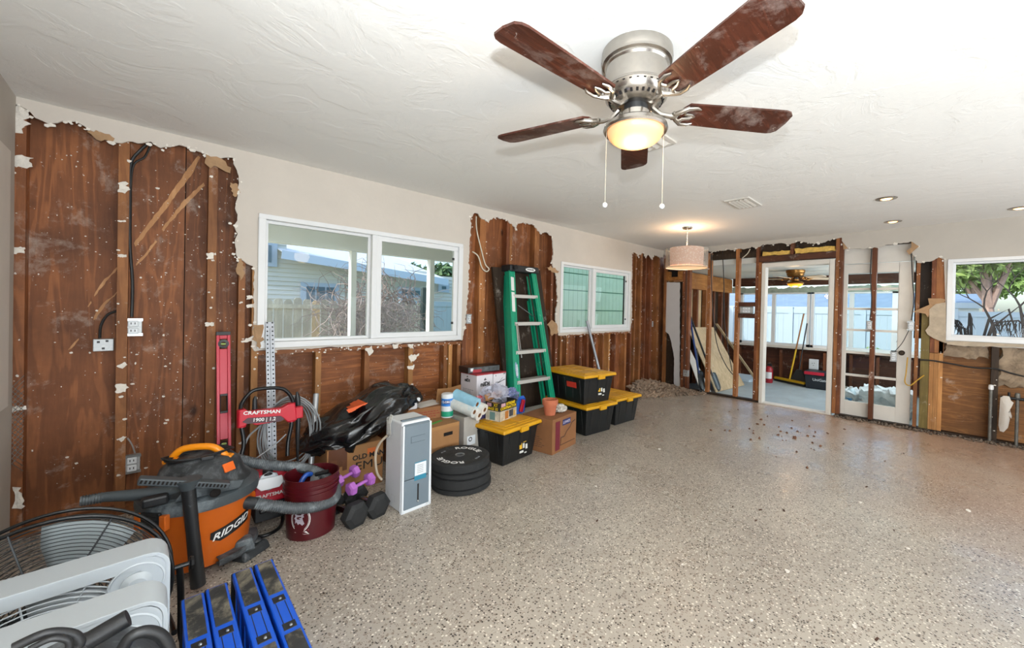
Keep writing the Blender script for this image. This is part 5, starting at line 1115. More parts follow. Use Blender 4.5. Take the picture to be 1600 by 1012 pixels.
for a in (((0,0),(0,.02),(.14,.02),(.14,0),),): pass
build('upright_flap', MB().add([(-.02,.02,.42),(.13,.02,.42),(.14,-.01,.60),(-.02,-.01,.61)], [(0,1,2,3)]), card, C4, world=False).modifiers.new('s','SOLIDIFY').thickness = .004
build('upright_flap', MB().add([(.13,.1,.42),(.28,.1,.42),(.28,.08,.60),(.13,.08,.58)], [(0,1,2,3)]), card, C4, world=False).modifiers.new('s','SOLIDIFY').thickness = .004
WT = Vector((1.80,-.55,.388)); t = thing('wipes_tub', 'disinfecting wipes tub in blue, white and green on the hand-hole box', 'wipes tub', WT)
def band(nm, z0, z1, mat, r=.0525): build(nm, MB().lathe([(r,z0),(r,z1)], 28), mat, t, world=False, smooth=True)
build('tub_body', MB().lathe([(0,0),(.050,0),(.052,.004),(.052,.165),(.048,.172),(0,.172)], 28), wh, t, world=False, smooth=True); build('tub_cap', MB().lathe([(0,.205),(.046,.204),(.052,.198),(.053,.172),(0,.172)], 28), wh, t, world=False, smooth=True)
band('blue_band', .10, .165, M_('tub_blue','2f7ccc',.35)); band('green_band', .01, .055, M_('tub_green','1f9a78',.35)); band('white_band', .055, .10, wh)
ang = atan2(CY-WT.y, CX-WT.x)
def cyl(r, a, z): return lambda p: (r*cos(a+p.x/r), r*sin(a+p.x/r), z+p.y)
m = MB(); m.lathe([(.0532,.12),(.0532,.152)], 10, a0=ang-.55, a1=ang+.45); build('logo_patch', m, M_('deep_blue_ink','223a80',.4), t, world=False)
text('lettering', 'CLOROX', .026, wink, t, Matrix.Identity(4), bend=cyl(.0545, ang, .137), bold=.03, depth=0)
# rolls of paper
rollm = [M_('paper_roll_blue','8fc0d6',.8,var=.1,vscale=20), M_('paper_roll_white','dedad2',.85,var=.05), M_('paper_roll_patterned','cfd3cf',.85,var=.12,vscale=9,dirt='8fbccc',dirt_amt=.5,dscale=9)]
labs = ['pale blue paper roll on top of the roll pile','white and blue paper roll in the middle of the pile','white paper roll at the right of the pile','white paper roll at the bottom of the pile, its brown core showing']
carton('shoe_box', 'pale grey printed box with a black emblem under the paper rolls', (1.865,-.72,0), radians(6), .17, .25, .405, M_('pale_grey_card','a9a49c',.7,var=.12), seam=False)
SBX = bpy.data.objects[[o.name for o in bpy.data.objects if o.name.startswith('shoe_box')][0]]
m = MB(); m.lathe([(.012,0),(.02,0)], 16, axis='y', c=(.07,-.002,.20)); build('printed_emblem', m, ink, SBX, world=False); build('printed_word', MB().box(.05,.09,-.002,0,.10,.115), ink, SBX, world=False); lrect('printed_patch', SBX, (.08,-.001,.19), FX, FZ, .09, .08, wh, .0008)
for i, (x, y, z, mi) in enumerate(((1.91,-.66,.545,0),(1.875,-.67,.480,2),(1.99,-.66,.485,1),(1.935,-.66,.425+.02,1))):
    r0 = .048 if i else .052; d = Vector((.35,-.90,-.25)).normalized() if i != 1 else Vector((.35,-.9,-.2)).normalized(); c = Vector((x,y,z))
    t = thing('paper_roll', labs[i], 'paper roll', c, 0, 'paper rolls'); a, b = c-d*.11, c+d*.13
    M0 = frame(a, d.orthogonal(), d.cross(d.orthogonal())); m = MB(); m.M = M0; Lr = .24; s = -1 if M0.to_3x3() @ Vector((0,0,1)) @ d < 0 else 1
    m.lathe([(.02,0),(r0,0),(r0,s*Lr),(.02,s*Lr),(.02,0)], 28); build('roll', m, rollm[mi], t, smooth=True)
    m = MB(); m.M = M0; m.lathe([(.0,s*.01),(.0195,s*.01),(.0195,s*(Lr+.001)),(.016,s*(Lr+.001)),(.016,s*.012)], 20); build('core', m, card2, t, smooth=True)
# bundle of small bottles and red caps by the bag
t = thing('label_printer_rolls', 'clutter of white patterned packets with a red-capped bottle by the trash bag', 'packet', (1.42,-.34,.49)); t.location = (1.40,-.50,.487)
build('packet', MB().box(.0,.15,.0,.10,0,.05), M_('patterned_packet','cfcfd2',.5,dirt='3a3a44',dirt_amt=.6,dscale=40), t, world=False, bevel=.006); build('packet', MB().bar((.05,.02,.07),(.19,.06,.065),.05,.035), wh, t, world=False, bevel=.01)
build('bottle', MB().lathe([(0,0),(.025,0),(.025,.10),(.012,.12),(0,.12)], 16, c=(.09,.13,0)), wh, t, world=False, smooth=True); build('bottle_cap', MB().lathe([(0,.15),(.03,.148),(.032,.12),(0,.12)], 16, c=(.09,.13,0)), M_('crimson_cap','a5142c',.4), t, world=False, smooth=True)

# ---- bumper plates
PC = (1.645,-1.03)
for i, (z0, z1, lab) in enumerate(((0,.044,'thin black bumper plate at the bottom of the stack'),(.045,.118,'thick black bumper plate second from the bottom'),(.119,.158,'thin black bumper plate second from the top'),(.159,.226,'lettered black bumper plate on top of the stack'))):
    ox, oy = ((.012,.004),(0,0),(.004,-.006),(-.006,.006))[i]; t = thing('weight_plate', lab, 'weight plate', (PC[0]+ox, PC[1]+oy, z0), 0, 'stacked weight plates'); h = z1-z0; R0 = .222
    build('plate', MB().lathe([(.03,0),(R0-.012,0),(R0,.008),(R0,h-.008),(R0-.012,h),(R0-.03,h),(R0-.035,h-.003),(.075,h-.004),(.065,h-.001),(.03,h-.001),(.03,0)], 56), rubber, t, world=False, smooth=35)
    build('hub_ring', MB().lathe([(.026,0),(.026,h),(.036,h+.001),(.036,h-.002)], 28), steel if i == 3 else rubber, t, world=False, smooth=True)
top_plate = t
def arc(R, a0, sgn): # letters set round the plate
    return lambda p: ((R+p.y)*cos(a0-p.x/R), (R+p.y)*sin(a0-p.x/R), p.z)
hh = .067
for body, a, s in (('ROGUE', radians(28), .056), ('ROGUE', radians(205), .056)):
    text('lettering', body, s, wink, top_plate, Matrix.Translation((0,0,hh-.003)), bend=arc(.150, a, 1), bold=.02, sx=1.25, depth=.0008)
text('lettering', '45 LB', .022, gink, top_plate, Matrix.Translation((0,0,hh-.003)), bend=arc(.15, radians(115), 1), depth=.0008); text('lettering', '20 KG', .022, gink, top_plate, Matrix.Translation((0,0,hh-.003)), bend=arc(.15, radians(-62), 1), depth=.0008)

# ---- dehumidifier
D = thing('dehumidifier', 'tall white dehumidifier with grey front panel and hanging cord', 'dehumidifier', (1.126,-1.162,0), radians(3)); dw, dd, dh = .205, .235, .60
build('housing', MB().box(0,dw,.012,dd,0,dh-.012), wh, D, world=False, bevel=.012, seg=3)
build('front_frame', MB().box(0,.014,-.004,.014,0,dh-.03).box(dw-.014,dw,-.004,.014,0,dh-.03).box(0,dw,-.004,.014,0,.02), wh, D, world=False, bevel=.004)
gry = M_('grey_panel','6f7d87',.3,coat=.3,var=.04,vscale=3); gp = build('front_panel', MB().box(.014,dw-.014,-.006,.012,.215,dh-.035).box(.014,dw-.014,-.006,.012,.02,.210), gry, D, world=False, bevel=.004)
build('control_hood', MB().add([(.014,-.006,dh-.035),(dw-.014,-.006,dh-.035),(dw-.014,.05,dh-.004),(.014,.05,dh-.004),(.014,.05,dh-.03),(dw-.014,.05,dh-.03)], [(0,1,2,3),(0,3,4),(1,5,2),(0,4,5,1),(3,2,5,4)]), gry, D, world=False)
build('top_vent', MB().box(.02,dw-.02,.052,.075,dh-.013,dh-.008), M_('dark_vent','3c4043',.5), D, world=False)
build('groove', MB().box(.055,.155,-.0075,-.006,.49,.492).box(.055,.155,-.0075,-.006,.45,.452).box(.055,.057,-.0075,-.006,.45,.492), M_('panel_groove','4f5b64',.5), gp, world=False)
sk = lrect('sticker', D, (.125,-.0062,.255), FX, FZ, .085, .12, M_('sticker_teal','2d7f9a',.4)); lrect('sticker_white', sk, (.125,-.0078,.268), FX, FZ, .082, .082, wh)
print_lines = MB()
for k in range(5): print_lines.box(.10,.145,-.0095,-.0092,.29-k*.012,.293-k*.012)
build('print_lines', print_lines, gink, D, world=False)
build('water_gauge', MB().box(.105,.116,-.008,-.006,.06,.17), ink, D, world=False, bevel=.003); build('gauge_button', MB().sphere((.111,-.007,.055), .008, 10), steel, D, world=False, smooth=True)
m = MB()
for i in range(4):
    m.tube([(-.006-.004*i,.19-.012*i,.50),(-.010,.20-.012*i,.575),(.01,.19-.01*i,.607),(.03,.17,.606)][0:3]+[(-.02,.16-.01*i,.56),(-.014,.17-.012*i,.49),(-.006-.004*i,.19-.012*i,.47)], .0035, 6)
build('power_cord', m, M_('pale_cord','b9b9b4',.5), D, world=False, smooth=True)
build('drain_hose', MB().tube(smooth_pts([(-.002,.20,.47),(-.04,.23,.42),(-.06,.25,.34),(-.05,.25,.22),(-.02,.24,.16)]), .008, 8), M_('milky_hose','b9ab98',.35), D, world=False, smooth=True)

# ---- printed box and bin bag
E1 = carton('cardboard_box', 'large brown box with bold black and orange lettering under the trash bag', (.845,-.60,0), 0, .385, .38, .325, card)
text('lettering', 'OLD MAN', .050, ink, E1, frame((.28,-.002,.232),FX,FZ), bold=.03); text('lettering', 'EMU', .085, ink, E1, frame((.285,-.002,.165),FX,FZ), bold=0, sx=1.2, depth=.0012); lrect('printed_patch', E1, (.30,-.0006,.262), FX, (.25,0,1), .06, .04, oink)
lrect('packing_tape', E1, (.07,-.0008,.26), FX, FZ, .12, .13, M_('brown_tape','5d3a28',.25)); lrect('packing_tape', E1, (.045,-.0012,.21), FX, FZ, .04, .08, M_('brown_tape_two','66402c',.25)); lrect('packing_tape', E1, (.115,-.0012,.20), FX, FZ, .03, .07, M_('brown_tape_three','66402c',.25))
bagm = M_('bin_bag_black','0f1012',.22,spec=.7,bmp=.3,bscale=14)
def bag_mesh():
    bm = bmesh.new(); bmesh.ops.create_icosphere(bm, subdivisions=6, radius=1); mb = MB()
    for v in bm.verts:
        d = v.co.copy(); u = d.x
        s = Vector((.42+(0.0), .27, .175)); p = Vector((d.x*s.x, d.y*s.y*(1-.25*u), d.z*s.z))
        p.z += .10*u+.03*sin(u*3); 
        q = d*2.3; rid = abs(noise.noise(q*1.3))*.6+abs(noise.noise(Vector((q.x*.9, q.y*1.6, q.z*2.2))+Vector((5,5,5))))*.5+abs(noise.noise(q*3.4))*.12
        p *= 1.06-.15*rid; k = noise.noise_vector(q*1.1+Vector((9,1,4)))*.035; p += k
        if p.z < -.13 and u > -.35: p.z = -.13+(p.z+.13)*.2
        if u < -.55: p.z -= (abs(u)-.55)*.06
        if u > .72: p.x += (u-.72)*.10
        v.co = p+Vector((1.175,-.37,.465))
    bm.verts.ensure_lookup_table(); mb.add([v.co.copy() for v in bm.verts], [[v.index for v in f.verts] for f in bm.faces]); bm.free(); return mb
BG = build('trash_bag', bag_mesh(), bagm, None, smooth=80); setp(BG, 'bulging black trash bag with an orange sticker on the brown box', 'trash bag')
c = [pY(a, b, -.60) for a, b in [(541,640),(574,629),(577,636),(545,645)]]
m = MB().add(c+[p+Vector((0,.01,.001)) for p in c], [(0,1,2,3)]); os_ = build('sticker', m, M_('orange_sticker','e2602c',.5), BG); os_.name = 'sticker'
sw = os_.modifiers.new('w','SHRINKWRAP'); sw.target = BG; sw.wrap_method = 'PROJECT'; sw.use_project_y = True; sw.use_negative_direction = True; sw.use_positive_direction = True; sw.offset = .006
sbm = os_.modifiers.new('sub','SUBSURF'); sbm.subdivision_type = 'SIMPLE'; sbm.levels = sbm.render_levels = 3
os_.modifiers.move(1, 0)

# ---- dumbbells
def dumbbell(label, a, b, R, w, mat, hmat, group, roll=0):
    a, b = Vector(a), Vector(b); d = (b-a).normalized(); t = thing('dumbbell', label, 'dumbbell', (a+b)/2-Vector((0,0,0)), 0, group)
    for p, s in ((a, 1), (b, -1)):
        M0 = frame(p-d*(w/2), Vector((0,0,1)).cross(d) if abs(d.z) < .95 else (1,0,0), (0,0,1)); M0 = frame(p-d*(w/2), d.cross(Vector((0,0,1))).normalized(), d.cross(Vector((0,0,1))).cross(d).normalized()); m = MB(); 
        if (M0.to_3x3() @ Vector((0,0,1))).dot(d) < 0: zs = -1
        else: zs = 1
        m.M = M0; prof = [(0,0),(R*.62,0),(R*.97,w*.16*zs),(R,w*.3*zs),(R,w*.7*zs),(R*.97,w*.84*zs),(R*.62,w*zs),(0,w*zs)]
        m.M = M0 @ Matrix.Rotation(roll, 4, 'Z'); m.lathe(prof, 6); build('head', m, mat, t)
    build('grip', MB().tube([a, a.lerp(b,.3), a.lerp(b,.5), a.lerp(b,.7), b], [R*.24,R*.24,R*.28,R*.24,R*.24], 12), hmat, t, smooth=True)
    return t
chrome = M_('chrome','b5b5b2',.2,metal=1)
s6 = radians(0); Rb = .082; zb_ = Rb*cos(pi/6)+.002
dumbbell('black rubber hex dumbbell nearest the bucket side, half under the purple pair', (.865,-1.10,zb_), (.80,-.87,zb_), Rb, .075, rubber, chrome, 'black hex dumbbells', radians(0))
dumbbell('black rubber hex dumbbell beside the dehumidifier', (1.005,-1.075,zb_), (.95,-.85,zb_), Rb, .075, rubber, chrome, 'black hex dumbbells', radians(0))
purp = M_('purple_vinyl','a763b4',.45,var=.05)
dumbbell('small purple dumbbell lying behind, across the black ones', (.835,-.88,.215), (.945,-.845,.235), .042, .045, purp, purp, 'purple dumbbells')
dumbbell('small purple dumbbell lying in front, across the black ones', (.865,-1.03,.205), (.99,-.985,.215), .042, .045, purp, purp, 'purple dumbbells', .3)

# ---- bucket
BC = Vector((.665,-.965,0)); BK = thing('plastic_bucket', 'dark red plastic bucket with white emblem under the vacuum hose', 'bucket', BC); brd = M_('garnet_plastic','4c0d15',.32,var=.06)
build('bucket_body', MB().lathe([(0,.004),(.116,.004),(.120,.0),(.124,.004),(.136,.255),(.142,.256),(.142,.262),(.137,.264),(.137,.278),(.144,.279),(.144,.286),(.138,.288),(.139,.302),(.145,.303),(.145,.31),(.140,.312),(.141,.335),(.1435,.34),(.1435,.345),(.138,.345),(.122,.012),(0,.012)], 48), brd, BK, world=False, smooth=30)
a0 = atan2(CY-BC.y, CX-BC.x)-.42
def bk(p): z = .055+p.y; R0 = .1255+.048*z; return (R0*cos(a0+p.x/R0), R0*sin(a0+p.x/R0), z)
def decal(name, polys, mat, parent, bend):
    m = MB()
    for poly in polys:
        V = [Vector((x, y, 0)) for x, y in poly]; tr = tessellate_polygon([V]); m.add([bend(v) for v in V], [list(q) for q in tr])
    return build(name, m, mat, parent, world=False)
def ring(cx, cy, rx, ry, w, a1, a2, n=22):
    return [[(cx+rx*cos(a1+(a2-a1)*i/n), cy+ry*sin(a1+(a2-a1)*i/n)), (cx+rx*cos(a1+(a2-a1)*(i+1)/n), cy+ry*sin(a1+(a2-a1)*(i+1)/n)), (cx+(rx-w)*cos(a1+(a2-a1)*(i+1)/n), cy+(ry-w)*sin(a1+(a2-a1)*(i+1)/n)), (cx+(rx-w)*cos(a1+(a2-a1)*i/n), cy+(ry-w)*sin(a1+(a2-a1)*i/n))] for i in range(n)]
decal('emblem_ring', ring(0,.075,.052,.072,.004,-1.2,4.0)+ring(0,.075,.045,.064,.002,-1.1,3.9)+[[(-.035,.0),(.02,-.012),(.045,-.014),(.03,.006),(.022,.004)]], wink, BK, bk)
decal('emblem_head', [[(-.02,.12),(.0,.135),(.015,.13),(.008,.118),(.022,.105),(.016,.098),(.020,.088),(.012,.084),(.014,.07),(.022,.05),(.01,.04),(-.002,.052),(-.012,.045),(-.02,.06),(-.03,.05),(-.026,.075),(-.034,.08),(-.024,.095),(-.032,.105)]], M_('grey_emblem','a9a2ac',.5), BK, bk)
decal('trade_mark', [[(.038,.008),(.043,.008),(.043,.013),(.038,.013)]], M_('pink_mark','c04a5a',.5), BK, bk)
t = thing('blue_scraper', 'blue plastic handle sticking up inside the red bucket', 'tool', (.63,-.95,.16)); build('handle', MB().tube(smooth_pts([(.60,-.96,.20),(.61,-.95,.285),(.64,-.94,.325),(.67,-.925,.318)]), [.014]*19, 8), M_('bright_blue','1c4fa8',.4), t, smooth=True); build('shaft', MB().tube([(.60,-.96,.2),(.62,-.97,.02)], .007, 6), steel, t)
t = thing('trowel_handle', 'dark handled trowel lying in the red bucket behind the blue handle', 'tool', (.72,-.93,.1)); build('grip', MB().tube([(.70,-.90,.30),(.76,-.94,.315)], .013, 8), blk, t, smooth=True); build('trowel_blade', MB().bar((.70,-.90,.30),(.66,-.97,.05),.05,.004), steel, t)

# ---- level, drilled straightedge, pipes
LV = thing('spirit_level', 'tall red box level leaning on the wall beside the stud', 'spirit level', (.34,-.20,0)); la, lb = Vector((.335,-.235,.0)), Vector((.372,-.028,1.13)); ld = (lb-la).normalized(); lx = Vector((1,0,0)); Mx = frame(la, lx, ld); 
Ll = (lb-la).length; rp = M_('red_aluminium','b0152f',.3,metal=.1)
def lbox(m, a, b, c, d, e=-.013, f=.013): m.box(a, b, c, d, e, f)
m = MB(); m.M = Mx; w = .038; zs = 1 if (Mx.to_3x3() @ Vector((0,0,1))).y < 0 else -1
holes = [(.60,.72),(.36,.42),(Ll-.115,Ll-.045)]; lbox(m,-w,-w*.55,.0,Ll); lbox(m,w*.55,w,0,Ll); ys = [0]+[q for h in sorted(holes) for q in h]+[Ll]
for i in range(0, len(ys), 2): lbox(m, -w*.55, w*.55, ys[i], ys[i+1], -.008, .008)
build('level_body', m, rp, LV, bevel=.002)
m = MB(); m.M = Mx; lbox(m,-w-.002,w+.002,Ll-.02,Ll+.006,-.015,.015); lbox(m,-w-.002,w+.002,-.004,.015,-.015,.015); build('end_cap', m, blk, LV, bevel=.003)
m = MB(); m.M = Mx
for a, b in ((-w*.55,-w*.40),(w*.40,w*.55)): lbox(m,a,b,.60,.72,-.016,.016)
lbox(m,-w*.55,w*.55,.595,.61,-.016,.016); lbox(m,-w*.55,w*.55,.71,.725,-.016,.016); build('hand_hole_rim', m, blk, LV, bevel=.003)
for c0, c1 in ((.36,.42),(Ll-.115,Ll-.045)):
    m = MB(); m.M = Mx @ Matrix.Translation((0,(c0+c1)/2,0)); m.lathe([(.014,.012*zs),(.030 if c1 > 1 else .019,.014*zs),(.030 if c1 > 1 else .019,-.01*zs),(.014,-.01*zs),(.014,.012*zs)], 20); vh = build('vial_holder', m, blk, LV, smooth=True)
    m = MB(); m.M = Mx; m.tube([(-.014,(c0+c1)/2,.0),(.014,(c0+c1)/2,.0)], .007, 8); build('vial', m, M_('vial_green','a8c070',.15), vh, smooth=True)
RL = thing('drilled_straightedge', 'tall aluminium ruler with rows of punched holes standing behind the pressure washer', 'ruler', (.60,-.20,0)); ra, rb = Vector((.605,-.22,0)), Vector((.690,-.012,1.20)); Mr = frame(ra, (1,0,0), rb-ra); Lr = (rb-ra).length
zs = 1 if (Mr.to_3x3() @ Vector((0,0,1))).y < 0 else -1
m = MB(); m.M = Mr; m.box(-.027,.027,0,Lr,-.0015,.0015); build('ruler_blade', m, alum, RL)
m = MB(); m.M = Mr
for i in range(int(Lr/.032)):
    for x in (-.016, .016): m.lathe([(0,zs*.0022),(.0055,zs*.0022)], 8, c=(x,.03+i*.032,0))
build('punched_hole', m, void_m, RL, kind='stuff'); m = MB(); m.M = Mr; m.box(-.002,.002,.05,Lr-.05,-.0028,.0028); m.lathe([(0,zs*.003),(.007,zs*.003)], 12, c=(0,.62*Lr,0)); build('centre_slot', m, gink, RL)
def pole(label, a, b, r, mat, cat='pole', name='metal_pole', flat=False):
    t = thing(name, label, cat, a); build('shaft', MB().tube([a, b], r, 16, caps=False) if not flat else MB().bar(a, b, r*2, r*1.2), mat, t, smooth=True)
    d = (Vector(b)-Vector(a)).normalized(); build('end_rim', MB().tube([Vector(b)-d*.004, Vector(b)+d*.001], r*1.03, 16), M_('rim_grey','8d9092',.4,metal=.6), t, smooth=True); return t
pole('short grey conduit pipe leaning between the pressure washer and the trash bag', pY(482,750,-.52)*Vector((1,1,0)) if False else Vector((pY(483,740,-.50).x,-.50,0)), pY(494,615,-.24), .019, M_('conduit_grey','b4b8bb',.35,metal=.5))
pole('white metal pole leaning against the second window\'s sill behind the totes', (4.42,-.34,0), pY(917,501,-.02), .02, alum)

# ---- pressure washer
PW = thing('pressure_washer', 'red and black pressure washer with tall handle, behind the vacuum hose', 'pressure washer', (.48,-.68,0)); yb_ = -.52
hp = [(377,712,-.58),(381,690,-.56),(375,655,-.54),(376,640,-.54),(378,630,-.54),(388,616,-.54),(402,608,-.54),(436,606,-.54),(450,613,-.54),(458,628,-.54),(457,645,-.54),(455,665,-.55),(450,690,-.56),(449,712,-.58)]
def seg_pts(pts, k=3): return smooth_pts([pY(*q) for q in pts], k)
build('handle_frame', MB().tube(seg_pts(hp), .0115, 10), blk_metal, PW, smooth=True)
build('base_loop', MB().tube(smooth_pts([pY(384,815,-.76),pZ(386,830,.015),pZ(396,838,.013),pZ(415,836,.013),pZ(434,826,.013),pZ(441,815,.015),pY(442,800,-.74)], 4), .010, 10), blk_metal, PW, smooth=True)
rm = M_('washer_red','c01c30',.35); C0 = pY(372,663,-.545); C1_ = pY(468,640,-.545)
pts = [pY(a, b, -.555) for a, b in [(372,640),(382,638),(388,642),(440,636),(448,631),(460,629),(463,655),(448,658),(440,651),(432,657),(398,663),(388,658),(383,664),(371,668)]]
n = len(pts); build('brand_bracket', MB().prism([(p.x, p.z) for p in pts], -.58, -.53, 'xz'), rm, PW, bevel=.006)
for a, b, c in ((377,640,667),(455,629,658)):
    p0, p1 = pY(a, b, -.55), pY(a, c, -.55); build('bracket_clamp', MB().tube([p0, p1], .023, 14), rm, PW, smooth=True)
p0 = pY(464,643,-.55); build('gun_holder', MB().box(p0.x-.015,p0.x+.03,-.58,-.53,p0.z-.04,p0.z+.035), rm, PW, bevel=.006)
pc = pY(410,644,-.583); F = frame(pc, (1,0,-.10), (0,0,1)); text('lettering', 'CRAFTSMAN', .030, wink, PW, F, bold=.03, world=True, sx=1.12)
pc = pY(413,655,-.583); lr = MB(); lr.M = frame(pc, (1,0,-.10), (0,0,1)); lr.prism([(-.11,-.006),(-.085,-.02),(.085,-.02),(.11,-.006),(.085,.016),(-.085,.016)], 0, .002, 'xy'); build('badge', lr, M_('dark_badge','4a2c34',.4), PW)
text('lettering', '1900 | 1.2', .030, wink, PW, frame(pc+Vector((0,-.003,0)), (1,0,-.10), (0,0,1)), bold=.02, world=True)
# motor cover
m = MB().frustum(.20,.16,.15,.17,.10,.33,.50,-.70); build('motor_cover', m, rm, PW, bevel=.02, seg=3); build('tank', MB().lathe([(0,.012),(.045,.012),(.055,0),(.055,-.01)], 8, axis='y', c=(.485,-.775,.285)), wh, PW); build('tank_cap', MB().lathe([(0,.03),(.026,.028),(.028,.0)], 20, c=(.485,-.745,.315)), blk, PW, smooth=True)
tk = MB(); tk.M = frame((.49,-.788,.270), (1,0,0), (0,.35,1)); tk.prism([(-.06,.035),(.06,.035),(.072,.0),(.045,-.030),(-.045,-.030),(-.07,.0)], 0, .006, 'xy'); build('detergent_tank', tk, wh, PW, bevel=.003)
text('lettering', 'CRAFTSMAN', .026, wink, PW, frame((.495,-.792,.205), (1,0,-.0), (0,.15,1)), bold=.03, sx=1.1, world=True)
build('pump', MB().box(.42,.58,-.78,-.60,.05,.15).tube([(.44,-.80,.12),(.58,-.80,.13)], .014, 8), blk, PW, bevel=.008)
for s in (-1, 1): build('wheel', MB().lathe([(0,-.02),(.07,-.02),(.085,-.012),(.085,.012),(.07,.02),(0,.02)], 24, axis='x', c=(.50+s*.14,-.60,.087)), rubber, PW, smooth=True)
hose_c = pY(440,676,-.40); m = MB(); r = random.Random(8)
for k in range(5):
    cx, cz = .80-.08+r.uniform(-.01,.01), .46+r.uniform(-.015,.015); cc = pY(452,672,-.42)
    pts = [Vector((cc.x+(.13+.012*k)*cos(a)*1.0, -.40+.03*sin(3*a+k)-.012*k, cc.z-.02+(.21+.012*k)*sin(a))) for a in [2*pi*i/30 for i in range(30)]]
    m.tube(pts, .0052, 7, closed=True)
build('pressure_hose', m, M_('grey_hose','85888a',.45), PW, smooth=True)
m = MB(); m.tube(smooth_pts([pY(370,715,-.5),pY(382,695,-.5),pY(390,680,-.5),pY(408,664,-.52)]), .006, 7).tube(smooth_pts([pY(400,716,-.6),pY(430,694,-.58),pY(447,678,-.56)]), .004, 7); build('pressure_hose', m, M_('grey_hose_two','85888a',.45), PW, smooth=True)
build('spray_wand', MB().tube([pY(465,720,-.5),pY(465,690,-.5),pY(465,682,-.5),pY(466,655,-.5),pY(466,652,-.5)], [.007,.011,.014,.014,.011], 12).tube([pY(466,640,-.5),pY(465,622,-.5),pY(464,612,-.5)], [.014,.017,.006], 12), blk, PW, smooth=True)
build('nozzle', MB().tube([pY(398,640,-.5),pY(398,624,-.5),pY(399,619,-.5)], [.015,.012,.006], 12), blk, PW, smooth=True)

# ---- dark board and ladder
P0, P1, P2, P3 = Vector((2.70,-.28,0)), Vector((3.48,-.28,0)), Vector((3.33,-.03,1.815)), Vector((2.61,-.03,1.795))
slab('wood_slab', 'tall dark stained wooden board leaning behind the green ladder', 'board', [P0,P1,P2,P3], .03, dark_wood)
bpy.data.objects['wood_slab'].name = 'dark_board'
grn = M_('fibreglass_green','0f8f6c',.4,var=.06,vscale=6,dirt='cfe0d8',dirt_amt=.02)
LD = thing('step_ladder', 'folded green fibreglass step ladder with aluminium steps leaning on the dark board', 'step ladder', (2.95,-.55,0))
def lerp(a, b, t): return a+(b-a)*t
lt, lbm, rt_, rbm = Vector((2.745,-.15,1.76)), Vector((2.52,-.60,.0)), Vector((3.13,-.15,1.77)), Vector((3.14,-.60,.0))
def channel(m, a, b, w, d, th, inward, back):
    """U channel: web outwards, flanges towards `inward`"""
    dr = (b-a).normalized(); X = Vector(inward); X = (X-dr*X.dot(dr)).normalized(); N = dr.cross(X).normalized(); N = N if N.y < 0 else -N
    m.bar(a, b, th, d, up=N) if False else None
    for o, sx_, sy_ in ((Vector((0,0,0)), th, d),): 
        vs = []
        for p in (a, b):
            for q, s in ((0,-d/2),(th,-d/2),(th,d/2),(0,d/2)): vs.append(p+X*q+N*s)
        m.add(vs, [(0,1,2,3),(7,6,5,4),(0,4,5,1),(1,5,6,2),(2,6,7,3),(3,7,4,0)])
    for s in (-1, 1):
        vs = []
        for p in (a, b):
            for q, k in ((0,s*d/2-th/2),(w,s*d/2-th/2),(w,s*d/2+th/2),(0,s*d/2+th/2)): vs.append(p+X*q+N*k)
        m.add(vs, [(0,1,2,3),(7,6,5,4),(0,4,5,1),(1,5,6,2),(2,6,7,3),(3,7,4,0)])
    return m
rl_l = build('front_rail', channel(MB(), lbm, lt, .026, .085, .005, (1,0,0), 1), grn, LD); rl_r = build('front_rail', channel(MB(), rbm, rt_, .026, .085, .005, (-1,0,0), 1), grn, LD)
off = Vector((0,.085,0))
# face plates: the broad side faces the room
def rail_face(a, b, w, y, nm='rail_face', par=LD):
    a = a+Vector((0,y,0)); b = b+Vector((0,y,0)); return build(nm, MB().bar(a, b, w, .006, up=(0,-1,0)), grn, par)
rail_face(lbm+Vector((.04,0,0)), lt+Vector((.03,0,0)), .085, -.045, par=rl_l); rail_face(rbm+Vector((-.035,0,0)), rt_+Vector((-.03,0,0)), .075, -.045, par=rl_r)
m = MB(); a, b = lbm+Vector((.04,-.050,0)), lt+Vector((.03,-.050,0))
for s in (-.025,.02): m.bar(a+Vector((s,0,0)), b+Vector((s,0,0)), .006, .006)
a, b = rbm+Vector((-.035,-.050,0)), rt_+Vector((-.03,-.050,0))
for s in (-.02,.02): m.bar(a+Vector((s,0,0)), b+Vector((s,0,0)), .006, .006)
build('rail_ridge', m, grn, LD)
for s, (a, b) in enumerate(((lbm, lt), (rbm, rt_))):
    sgn = 1 if s == 0 else -1; build('rear_rail', channel(MB(), a+Vector((sgn*.05,.11,.10)), b+Vector((sgn*.02,.09,-.05)), .024, .05, .004, (sgn,0,0), 1), grn, LD)
for k in range(5):
    t = .165+k*.171; a = lerp(lbm, lt, t); b = lerp(rbm, rt_, t); y = (a.y+b.y)/2
    m = MB().box(a.x+.035, b.x-.03, y-.055, y+.045, a.z-.004, a.z+.004).box(a.x+.035, b.x-.03, y-.057, y-.052, a.z-.032, a.z+.004).box(a.x+.035, b.x-.03, y+.04, y+.045, a.z-.025, a.z+.004)
    st = build('step', m, M_('step_aluminium','c3c0ba',.5,metal=.35) if k == 0 else bpy.data.materials['step_aluminium'], LD)
    if k == 0 or k == 4:
        br = MB(); br.bar((b.x-.03,y-.055,a.z-.03),(b.x-.10,y-.05,a.z-.01) if False else (b.x-.02,y-.05,a.z-.12),.02,.003); br.bar((a.x+.04,y-.05,a.z-.01),(a.x+.03,y-.05,a.z-.12),.02,.003); build('step_brace', br, alum, st)
m = MB()
for a, b, in ((Vector((2.87,-.20,1.38)), Vector((3.10,-.22,1.25))),): m.bar(a, b, .02, .004)
build('spreader', m, steel, LD)
